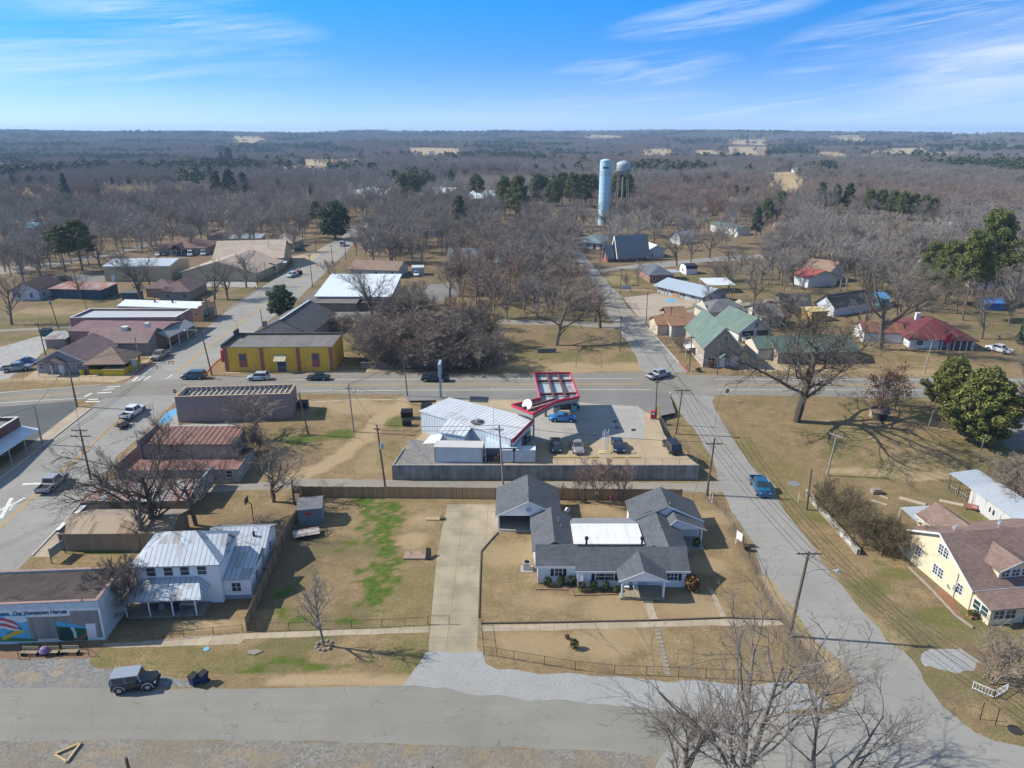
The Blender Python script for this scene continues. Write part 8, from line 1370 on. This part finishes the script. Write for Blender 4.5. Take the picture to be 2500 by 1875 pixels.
m=MB();P=[Gd('V',118,1632),Gd('V',175,1607),Gd('V',160,1635),Gd('V',145,1648)];[m.bar((a.x,a.y,.12),(c.x,c.y,.12),.16)for a,c in((P[0],P[1]),(P[1],P[3]),(P[3],P[0]))];tag(m.build('timber_triangle',paint((.50,.38,.2),.8)),'triangle of pale timbers on the ground at the bottom edge','frame');p=Gd('V',278,1662);tag(MB().cyl(p.x,p.y,-.1,1.3,.13,8).build('wooden_post',POLE),'stout dark wooden post at the bottom edge of the photo','post');p=Gd('V',935,1662);tag(MB().cyl(p.x,p.y,-.1,.35,.10,8).build('wooden_post',POLE),'tip of a small post at the middle of the bottom edge','post')
p=Gd('A',1420,555);chain('blue iron handrail of the ramp beside the mauve building',[Gd('A',1330,545),Gd('A',1425,535)],1.0,paint((.08,.22,.36),.6),1.0,False,'handrail')
for a,b,lb in((1085,340,'pile of garden things by the back fence nearest the biggest myrtle'),(1215,350,'red garden ornament by the back fence')):solid('garden_ornament',lb,'ornament','E',(a,b),[('body',paint((.36,.10,.08)if a>1200 else(.30,.33,.33),.7,.4,3),lambda q:q.loft([[(.35*r*math.cos(t),.3*r*math.sin(t),z)for t in[j*PI/4 for j in range(8)]]for r,z in((1,0),(.8,.5),(.4,.9))])),('base',GREYC,lambda q:q.cyl(0,0,-.05,.06,.4,10))])
#  the leafless trees of the town, one by one
KEEP=[(-141,141)]
def clear_of(x,y):
 for(ax,ay,bx,by,w)in ROADS:
  ux,uy=bx-ax,by-ay;t=max(0,min(1,((x-ax)*ux+(y-ay)*uy)/(ux*ux+uy*uy)));
  if math.hypot(x-ax-t*ux,y-ay-t*uy)<w:return False
 return True
st=[Gd('I',1465,1212),Gd('J',1100,450),Gd('J',1510,146),Gd('N',420,760),Gd('N',600,640)];up=[Gd('K',1000,1200),Gd('K',700,850),Gd('K',500,520),Gd('K',370,340)]
ROADS=[(a.x,a.y,b.x,b.y,9)for a,b in zip(st[:-1],st[1:])]+[(a.x,a.y,b.x,b.y,7)for a,b in zip(up[:-1],up[1:])]
e=[Gd('K',560,460),Gd('K',1100,440),Gd('K',2212,350),Gd('L',900,400)];ROADS+=[(a.x,a.y,b.x,b.y,4)for a,b in zip(e[:-1],e[1:])]
BUILT=[]
for o in list(C.objects):
 if o.parent is None and o.type=='EMPTY' and o.get('category')in('house','shop','church','school','hall','warehouse','garage','shed','mobile home','trailer'):
  xs=[(o.matrix_basis@Vector(v.co))for ch in o.children if ch.type=='MESH' and ch.name.startswith(('wall','roof'))for v in ch.data.vertices]
  if xs:cx,cy=sum(v.x for v in xs)/len(xs),sum(v.y for v in xs)/len(xs);BUILT.append((cx,cy,max(math.hypot(v.x-cx,v.y-cy)for v in xs)*.72))
TREES_AT=[(o.location.x,o.location.y)for o in C.objects if o.parent is None and o.get('category')=='tree']
ZONES=[('V',[(960,560),(1240,520),(1290,640),(1330,705),(1100,700),(960,660)],26,(K_OAK,K_GREY,K_OAK),(9,13),'tall leafless tree in the grove between thicket and upper road','grove between thicket and upper road'),('N',[(560,1000),(430,880),(560,640),(1000,560),(1500,640),(1880,640),(1960,1000),(1900,1200),(1500,1180),(1380,900),(1000,860),(900,960)],56,(K_OAK,K_GREY,K_ELM),(9,14),'leafless tree in the dense grove round the tudor house','grove round the tudor house'),('N',[(500,560),(1900,560),(1900,640),(500,640)],14,(K_OAK,K_GREY),(10,14),'leafless tree in the belt before the far school','tree belt before the far school'),('M',[(0,560),(1000,520),(2000,520),(2100,740),(1700,770),(1000,720),(700,800),(0,830)],42,(K_GREY,K_ELM,K_GREY),(9,14),'leafless tree in the woods left of the street','woods left of the street'),('M',[(0,840),(640,880),(640,1000),(0,1090)],10,(K_YARD,K_GREY),(7,11),'leafless yard tree by the lane on the left','yard trees on the left'),('N',[(1900,560),(2500,560),(2500,720),(1960,720)],14,(K_GREY,K_ELM),(10,14),'leafless tree at the foot of the water towers','trees at the foot of the water towers'),('O',[(0,700),(700,640),(1650,640),(2212,700),(2212,830),(1400,860),(700,800),(200,760)],36,(K_GREY,K_ELM,K_YARD),(8,13),'leafless tree in the woods behind the red roofed cottages','woods behind the red roofed cottages'),('L',[(0,520),(900,480),(2212,640),(2212,1120),(1700,1080),(1250,1000),(700,830),(0,830)],36,(K_GREY,K_YARD,K_ELM),(8,13),'grey leafless tree among the houses and tarps on the right','trees among the houses on the right'),('J',[(1350,880),(1700,860),(2212,600),(2212,860),(1650,1000)],10,(K_OAK,K_GREY),(6,9),'small leafless tree rising from the brown thicket','small trees in the thicket'),('K',[(-100,200),(250,180),(330,520),(200,900),(-100,880)],18,(K_OAK,K_GREY),(9,13),'leafless tree in the big grove by the upper road','grove left of the upper road')]
NB=0;ZPOLY=[]
for k,poly,n,kinds,(ha,hb),lb,gp in ZONES:
 P=[Gd(k,*q)for q in poly];PP=[(p.x,p.y)for p in P];ZPOLY.append(PP);x0,x1=min(p[0]for p in PP),max(p[0]for p in PP);y0,y1=min(p[1]for p in PP),max(p[1]for p in PP);done=0
 for _ in range(n*30):
  if done>=n:break
  x,y=rv(x0,x1),rv(y0,y1)
  if not in_poly(x,y,PP)or not clear_of(x,y):continue
  if any(math.hypot(x-a,y-b)<r+2.0 for a,b,r in BUILT):continue
  if any(y<b and b-y<26 and abs(x/y-a/b)<(r+1)/b for a,b,r in BUILT)and rnd.random()<.75:continue
  if any(math.hypot(x-a,y-b)<5.2 for a,b in TREES_AT):continue
  TREES_AT.append((x,y));K=kinds[rnd.randrange(len(kinds))];tree_at(K,x,y,rv(ha,hb),TB,lb,wide=rv(1.0,1.25),group=gp);done+=1
 NB+=done
HS=[(siding((.6,.62,.64)),SHGY),(siding((.6,.62,.64)),shingle((.3,.31,.32),.15)),(BRKT,SHBR),(siding((.55,.53,.48)),shingle((.2,.2,.21))),(BRKR,shingle((.24,.2,.17)))]
for i,(k,a,b,w,lb)in enumerate((('N',620,690,11,'tan roofed house half hidden at the top of the street bend'),('N',900,770,12,'white house glimpsed through the grove left of the dark pine'),('N',1040,740,10,'brick house behind the dark pine in the grove'),('N',1400,770,12,'pale house glimpsed right of the dark pine'),('N',1480,800,9,'grey house on the slope right of the tudor house'),('N',1600,680,12,'tan house at the foot of the pines'),('M',760,690,14,'white and blue cars shed yard house in the left woods'),('M',1250,665,12,'pale house glimpsed in the left woods'),('M',1480,650,11,'white walled house deep in the left woods'),('M',20,720,16,'pale long building at the far left edge'),('M',560,590,12,'brown house in the left woods above the pines'),('O',200,560,12,'red brick house near the far brown oaks'),('O',640,770,10,'pale house hidden behind the yard trees right of the mobile home'),('O',1180,860,9,'small grey house behind the red shed'),('L',1280,470,10,'pale house glimpsed among the right hand woods'),('L',1420,620,12,'white house under the flat topped pine'),('L',1780,780,10,'white trailer among the pines on the right'),('L',2140,820,10,'white house at the right edge below the pines'),('J',1680,165,12,'house hidden in the trees right of the street'),('K',2050,160,10,'white house behind the trees right of the mobile home'),('O',1330,185,14,'far tan house in the right pastures'),('O',1060,215,16,'far white barn in the right pastures'),('O',1200,212,18,'far long pale shed in the right pastures'),('O',1820,185,16,'far reddish house on the right horizon'),('O',2160,210,16,'far white house at the right edge'),('N',960,212,14,'far pale barn in the middle pasture'),('N',1460,112,24,'far white sheds under the horizon'),('N',1850,118,22,'far tan barn under the horizon'),('M',800,175,18,'far white house in the left woods'),('M',1380,138,22,'far white shed on the left horizon'),('M',1450,136,20,'second far white shed on the left horizon'))):
 wm,rm=HS[i%5];p=Gd(k,a,b);q=p+Vector((w,rv(-2,2),0));bld('small_house',lb,k,p,q,2.8 if p.y<600 else 4.5,'gx',wm,rm,depth=w*.7,rise=1.8 if p.y<600 else 3,ov=.4)
 #  land and woods beyond the town
def hill_h(x,y):
 x=np.asarray(x,float);y=np.asarray(y,float);d=np.hypot(x,y)
 roll=fbm(x,y,900,21,3)-.5
 a=sst((d-1900)/2800)*27+sst((d-900)/900)*34*(fbm(x*.7,y,520,24,2)-.5)+sst((d-900)/1500)*16*roll+sst((d-2600)/1800)*72*(fbm(x*.8,y*.35,1700,22,3)-.46)
 return ZT+a-sst((d-5200)/1500)*70
FIELDS=[(728,905,396,378),(992,1140,378,366),(1760,1885,376,352),(1985,2060,388,368),(1865,1965,448,418),(2165,2260,372,364),(1560,1640,372,365),(880,960,340,336),(690,830,404,398),(1990,2110,384,378),(2110,2200,371,367),(1690,1765,371,366),(840,1010,338,334),(1330,1385,340,336),(560,650,352,348),(-20,60,394,389),(2240,2340,379,374),(1420,1520,350,346),(2020,2120,352,348),(330,420,346,343),(2300,2420,349,346)]
def far_xy(u,v,d=0):
 a,b,c=ray(u,v);t=(ZT+d-CAMH)/c;return a*t,b*t
def in_field(x,y):
 u=CX+F*x/(y*CP+(CAMH-ZT)*SP);hit=np.zeros_like(x,bool);nz=fbm(x,y,60,51,3)-.5
 for l,r,vb,vt in FIELDS:
  y1=far_xy(1250,vb,13)[1]*.97;y2=far_xy(1250,vt,2)[1];du=(u-(l+r)/2)/((r-l)/2);dv=(y-(y1+y2)/2)/((y2-y1)/2)
  hit|=(np.abs(du)**3+np.abs(dv)**3<(.85+nz*2.2))&(fbm(x,y,25,52,2)>.2)
 return hit
def build_hills():
 ys=np.concatenate([np.arange(720,1400,40),np.arange(1400,6600,100)]).astype(float);xs=np.linspace(-1,1,90);V=[];Fc=[]
 for yy in ys:
  xx=xs*(yy*1.0+150);zz=hill_h(xx,np.full_like(xx,yy));zz=np.where(yy<=721,ZT,zz)-.02;V+=list(zip(xx.tolist(),[float(yy)]*len(xx),zz.tolist()))
 n=len(xs)
 for i in range(len(ys)-1):
  for j in range(n-1):Fc.append((i*n+j,i*n+j+1,(i+1)*n+j+1,(i+1)*n+j))
 m=MB();m.v=V;m.f=Fc;t=NT('wood_floor');P=t.pos();f=t.noise(P,.02,5)
 o=m.build('hills',t.out(t.mix(f,(.085,.068,.056),(.15,.12,.098)),1,0,.1),uv=False);tag(o,kind='structure')
build_hills()
FT=NT('pasture');FP=FT.pos();FIELDM=FT.out(FT.mix(FT.noise(FP,.02,6),(.36,.265,.145),(.46,.37,.22)),1,0,.1)
for l,r,vb,vt in FIELDS:
 y1=far_xy(1250,vb,13)[1]*.97;y2=far_xy(1250,vt,2)[1];m=MB();nx_,ny_=8,8;g_=[]
 for j in range(ny_+1):
  yy=y1+(y2-y1)*j/ny_
  for i in range(nx_+1):
   u=l+(r-l)*i/nx_;w=yy*CP+(CAMH-ZT)*SP;xx=(u-CX)/F*w+12*mnoise.noise((i*.7,j*.7,l));g_.append((xx,yy+10*mnoise.noise((i*.9,j*.4,r)),float(hill_h(xx,yy))+.6))
 m.v=g_;m.f=[(j*(nx_+1)+i,j*(nx_+1)+i+1,(j+1)*(nx_+1)+i+1,(j+1)*(nx_+1)+i)for j in range(ny_)for i in range(nx_)]
 tag(m.build('pasture',FIELDM,uv=False),kind='structure')
def far_bare(Hh,w,n,m1,tw):
 W=MB();W.tube([(0,0,-.3),(0,0,Hh*.3),(rv(-.3,.3),rv(-.3,.3),Hh*.62)],[.24,.18,.08],5)
 for i in range(n):
  a=i*2.4;z=Hh*(.22+.34*rv(0,1));p=Vector((0,0,z));el=rv(.45,1.35);d=Vector((math.cos(a)*math.cos(el),math.sin(a)*math.cos(el),math.sin(el)));L=w*rv(.7,1.0)*(1+.5*math.sin(el));q=p+d*L
  q.z=min(q.z,Hh*.92);W.tube([p,p.lerp(q,.5)+Vector((rv(-.3,.3),rv(-.3,.3),rv(-.1,.4))),q],[.1,.065,.03],3,False)
  for j in range(8):
   t=rv(.3,1);b=p.lerp(q,t);e=b+(d+Vector((rv(-.9,.9),rv(-.9,.9),rv(-.2,.9)))).normalized()*L*rv(.22,.45);W.twig(b,e,tw*1.3)
   for k in range(3):c=b.lerp(e,rv(.2,1));W.twig(c,c+Vector((rv(-1,1),rv(-1,1),rv(-.2,1))).normalized()*L*rv(.12,.28),tw)
 return W.mesh('wood_tree',m1,False)
def far_ever(Hh,w,n,sz,lm,lob):
 return leaves(lob(Hh,w),n,sz,.7).mesh('wood_evergreen',lm,False)
FTW=bark((.165,.142,.125),(.32,.285,.255));FTW2=bark((.20,.145,.12),(.34,.255,.21));FTW3=bark((.22,.20,.18),(.38,.35,.32))
PROTO=[far_bare(12,5,17,FTW,.045),far_bare(13,5.4,17,FTW,.045),far_bare(11,5.2,17,FTW2,.045),far_bare(13,5,17,FTW3,.045),far_ever(14,4.4,420,.8,LEAF_DARK,lambda a,b:pine_lobes(a,4,b,14)),far_ever(10,3,320,.7,LEAF_CEDAR,cone_lobes),far_ever(14,4.6,420,.8,LEAF_PINE,lambda a,b:pine_lobes(a,5,b,14))]
def scatter(name,pts,protos,kind='stuff'):
 """pts: x,y,z,scale,rotation,prototype index"""
 col=bpy.data.collections.new(name+'_kinds')
 for i,me in enumerate(protos):
  o=bpy.data.objects.new('wood_kind_%d'%i,me);col.objects.link(o)
 me=bpy.data.meshes.new(name);me.from_pydata([tuple(p[:3])for p in pts],[],[])
 for nm,ty,ix in(('scl','FLOAT',3),('rot','FLOAT',4),('idx','INT',5)):
  at=me.attributes.new(nm,ty,'POINT');at.data.foreach_set('value',[(int(p[ix])if ty=='INT' else float(p[ix]))for p in pts])
 ob=bpy.data.objects.new(name,me);C.objects.link(ob);g=bpy.data.node_groups.new(name,'GeometryNodeTree')
 g.interface.new_socket('Geometry',in_out='INPUT',socket_type='NodeSocketGeometry');g.interface.new_socket('Geometry',in_out='OUTPUT',socket_type='NodeSocketGeometry');N=g.nodes;L=g.links
 i_,o_=N.new('NodeGroupInput'),N.new('NodeGroupOutput');ip=N.new('GeometryNodeInstanceOnPoints');ci=N.new('GeometryNodeCollectionInfo');ci.inputs['Collection'].default_value=col;ci.inputs['Separate Children'].default_value=True;ci.inputs['Reset Children'].default_value=True
 L.new(i_.outputs[0],ip.inputs['Points']);L.new(ci.outputs[0],ip.inputs['Instance']);ip.inputs['Pick Instance'].default_value=True
 def attr(nm,ty):
  a=N.new('GeometryNodeInputNamedAttribute');a.data_type=ty;a.inputs['Name'].default_value=nm;return a.outputs['Attribute']
 L.new(attr('idx','INT'),ip.inputs['Instance Index']);cb=N.new('ShaderNodeCombineXYZ');L.new(attr('rot','FLOAT'),cb.inputs[2]);L.new(cb.outputs[0],ip.inputs['Rotation']);L.new(attr('scl','FLOAT'),ip.inputs['Scale']);L.new(ip.outputs[0],o_.inputs[0])
 md=ob.modifiers.new('wood','NODES');md.node_group=g;return tag(ob,kind=kind)
def far_points():
 rs=np.random.RandomState(5);out=[]
 d=195.0
 while d<5300:
  s=(7.6+d/420.0)*(1 if d>520 else .98);half=.80*d+25;n=int(2*half/s);x=-half+(np.arange(n)+rs.rand(n))*s;y=d+(rs.rand(n)-.5)*s*1.2
  z=hill_h(x,y);z=np.where(y<720,ZT,z);ok=~in_field(x,y)
  ev=fbm(x,y,170,31,3);ev2=fbm(x,y,60,33,2);clear=fbm(x,y,120,35,3)
  ok&=~((d<560)&(clear<.26))&~((d<900)&(clear<.33))&~((np.abs(x-50.5)<9)&(y>370)&(y<425))&(rs.rand(n)>(.06 if d>600 else .15))
  br=fbm(x,y,240,41,3)
  if d<560:ok&=np.array([(d>430 or any(in_poly(a,b,q)for q in ZPOLY)or(d>300 and rs.rand()<.8))and not any(abs(a-p)+abs(b-q)<4 for p,q in TREES_AT)and clear_of(a,b)and not any(math.hypot(a-p,b-q)<r+3 for p,q,r in BUILT)and not any(b<q and q-b<30 and abs(a/b-p/q)<(r+1)/q and rs.rand()<.45 for p,q,r in BUILT)for a,b in zip(x,y)])
  for i in np.nonzero(ok)[0]:
   e=ev[i]*.65+ev2[i]*.35
   if(e>(.575 if x[i]<60 else .605)or rs.rand()<.015)and d>(620 if x[i]<60 else 800):k=5 if rs.rand()<.35 else(6 if rs.rand()<.35 and d<1500 else 4)
   else:k=2 if(br[i]>.56 and rs.rand()<.75)else(3 if br[i]<.42 and rs.rand()<.7 else int(rs.rand()*2))
   out.append((x[i],y[i],z[i]-.2,(.72+.5*rs.rand())*(1+d/9000),rs.rand()*6.28,k))
  d+=s*.9
 return out
EVG=[(o.location.x,o.location.y)for o in C.objects if o.parent is None and o.name.startswith(('pine_tree','evergreen','cedar','oak','magnolia'))and o.location.y>150]
def hides(x,y):return any(y<b+3 and b-y<45+b*.12 and abs(x/y-a/b)<4.5/b for a,b in EVG)
scatter('far_wood',[p for p in far_points()if p[1]>1600 or not hides(p[0],p[1])],PROTO)
HAZE=0.000135
EXPO=.6
#  sky, sun, air, camera
SUN_EL,SUN_AZ=math.radians(38.5),math.atan2(-.9925,.122)
def build_sky():
 w=bpy.data.worlds.new('World');SC.world=w;w.use_nodes=True;t=w.node_tree;nd,lk=t.nodes,t.links
 bg=nd['Background'];sky=nd.new('ShaderNodeTexSky');sky.sky_type='NISHITA';sky.sun_disc=False;sky.sun_elevation=SUN_EL;sky.sun_rotation=SUN_AZ
 sky.altitude=200;sky.air_density=1.0;sky.dust_density=.35;sky.ozone_density=1.6
 tc=nd.new('ShaderNodeTexCoord');D=tc.outputs['Generated'];sp=nd.new('ShaderNodeSeparateXYZ');lk.new(D,sp.inputs[0])
 def mt(op,a,b=None,c=None,clamp=False):
  x=nd.new('ShaderNodeMath');x.operation=op;x.use_clamp=clamp
  for i,q in enumerate((a,b,c)):
   if q is None:continue
   if isinstance(q,(int,float)):x.inputs[i].default_value=q
   else:lk.new(q,x.inputs[i])
  return x.outputs[0]
 az=mt('ARCTAN2',sp.outputs[0],sp.outputs[1]);el=sp.outputs[2]
 z2=mt('MULTIPLY_ADD',mt('MAXIMUM',el,0.0),SKYK[0],SKYK[1]);cv=nd.new('ShaderNodeCombineXYZ');lk.new(sp.outputs[0],cv.inputs[0]);lk.new(sp.outputs[1],cv.inputs[1]);lk.new(z2,cv.inputs[2])
 nv=nd.new('ShaderNodeVectorMath');nv.operation='NORMALIZE';lk.new(cv.outputs[0],nv.inputs[0]);lk.new(nv.outputs[0],sky.inputs[0])
 tint=nd.new('ShaderNodeMix');tint.data_type='RGBA';lk.new(mt('DIVIDE',mt('MAXIMUM',el,0.0),.15,clamp=True),tint.inputs[0]);tint.inputs[6].default_value=(*SKYT[0],1);tint.inputs[7].default_value=(*SKYT[1],1)
 t2=nd.new('ShaderNodeMix');t2.data_type='RGBA';lk.new(mt('DIVIDE',mt('SUBTRACT',el,.17),.3,clamp=True),t2.inputs[0]);lk.new(tint.outputs[2],t2.inputs[6]);t2.inputs[7].default_value=(*SKYT[2],1)
 tm=nd.new('ShaderNodeMix');tm.data_type='RGBA';tm.blend_type='MULTIPLY';tm.inputs[0].default_value=1;lk.new(sky.outputs[0],tm.inputs[6]);lk.new(t2.outputs[2],tm.inputs[7])
 def nz(sa,se,off,detail=7,rough=.6,dist=.6,tilt=0.0):
  cb=nd.new('ShaderNodeCombineXYZ');lk.new(mt('MULTIPLY',az,sa),cb.inputs[0]);lk.new(mt('MULTIPLY',mt('MULTIPLY_ADD',az,tilt,el),se),cb.inputs[1]);cb.inputs[2].default_value=off
  x=nd.new('ShaderNodeTexNoise');x.inputs['Scale'].default_value=1;x.inputs['Detail'].default_value=detail;x.inputs['Roughness'].default_value=rough;x.inputs['Distortion'].default_value=dist;lk.new(cb.outputs[0],x.inputs['Vector']);return x.outputs[0]
 def bump(a0,e0,ra,re,tilt=0.0):
  e=mt('MULTIPLY_ADD',mt('SUBTRACT',az,a0),tilt,mt('SUBTRACT',el,e0))
  d=mt('ADD',mt('POWER',mt('ABSOLUTE',mt('DIVIDE',mt('SUBTRACT',az,a0),ra)),2),mt('POWER',mt('ABSOLUTE',mt('DIVIDE',e,re)),2))
  return mt('SUBTRACT',1.0,d,clamp=True)
 wisps=nz(3.2,42,1.0,tilt=-.12);fine=nz(9,130,4.0,6,.65,.9,tilt=-.10);soft=nz(1.6,16,7.0,4)
 body=mt('MULTIPLY_ADD',wisps,.62,mt('MULTIPLY',fine,.38))
 mask=None
 for a0,e0,ra,re,tl,s in CLOUDS:
  q=mt('MULTIPLY',bump(a0,e0,ra,re,tl),s);mask=q if mask is None else mt('MAXIMUM',mask,q)
 c1=mt('MULTIPLY',mt('POWER',mask,.8),mt('MULTIPLY',mt('SUBTRACT',body,.43),4.0,clamp=True),clamp=True)
 low=mt('MULTIPLY',mt('SUBTRACT',1.0,mt('DIVIDE',el,.085),clamp=True),mt('MULTIPLY',mt('SUBTRACT',soft,.30),1.9,clamp=True))
 cl=mt('MAXIMUM',mt('MULTIPLY',c1,.72),mt('MULTIPLY',low,.55),clamp=True)
 bank=mt('MULTIPLY',bump(.66,.075,.34,.075,-.05),mt('MULTIPLY',mt('SUBTRACT',mt('MULTIPLY_ADD',soft,.6,mt('MULTIPLY',wisps,.5)),.38),3.4,clamp=True));cl=mt('MAXIMUM',cl,mt('MULTIPLY',bank,.82),clamp=True)
 mx=nd.new('ShaderNodeMix');mx.data_type='RGBA';lk.new(cl,mx.inputs[0]);lk.new(tm.outputs[2],mx.inputs[6]);mx.inputs[7].default_value=(*CLOUDC,1)
 lk.new(mx.outputs[2],bg.inputs['Color']);bg.inputs['Strength'].default_value=SKYS
SKYK=(4.2,.07,1.0);SKYS=.145;SKYT=((.80,.80,.98),(.20,1.0,1.55),(1.25,1.15,1.0));CLOUDC=(4.4,4.75,5.2)
CLOUDS=((.64,.085,.34,.085,-.05,1.6),(.50,.10,.2,.05,-.1,1.0),(.40,.030,.5,.030,.0,.8),(.25,.135,.14,.022,-.12,.8),(.17,.078,.13,.022,-.05,.8),(-.42,.128,.20,.026,.07,.75),(-.60,.15,.34,.03,.04,.6),(-.55,.08,.36,.05,.03,.55))
build_sky()
sd=bpy.data.lights.new('sun','SUN');sd.energy=4.2;sd.angle=math.radians(.53);sd.color=(1.0,.94,.84)
so=bpy.data.objects.new('sun',sd);C.objects.link(so)
dirv=Vector((math.sin(SUN_AZ)*math.cos(SUN_EL),math.cos(SUN_AZ)*math.cos(SUN_EL),math.sin(SUN_EL)))
so.rotation_euler=(-dirv).to_track_quat('-Z','Y').to_euler();so.location=(-60,20,60)
if HAZE:
 o=MB().box(-7800,7800,-450,9200,-1.2,110).build('haze',None,uv=False);tag(o,kind='stuff')
 m=bpy.data.materials.new('haze_air');m.use_nodes=True;t=m.node_tree;t.nodes.remove(t.nodes['Principled BSDF']);v=t.nodes.new('ShaderNodeVolumePrincipled');v.inputs['Color'].default_value=(.47,.71,1.0,1);v.inputs['Density'].default_value=HAZE;v.inputs['Anisotropy'].default_value=.1
 t.links.new(v.outputs[0],t.nodes['Material Output'].inputs['Volume']);o.data.materials.append(m);SC.cycles.volume_bounces=0
cd=bpy.data.cameras.new('camera');cam=bpy.data.objects.new('camera',cd);C.objects.link(cam);SC.camera=cam
cam.location=(0,0,CAMH);cam.rotation_euler=(PI/2-PITCH,0,0);cd.sensor_fit='HORIZONTAL';cd.sensor_width=36;cd.lens=36*F/2500;cd.clip_start=.5;cd.clip_end=20000
SC.view_settings.view_transform='Standard';SC.view_settings.look='None';SC.view_settings.exposure=EXPO;SC.view_settings.gamma=1
SC.cycles.max_bounces=5;SC.cycles.diffuse_bounces=3;SC.cycles.glossy_bounces=2;SC.cycles.transmission_bounces=2;SC.cycles.transparent_max_bounces=6
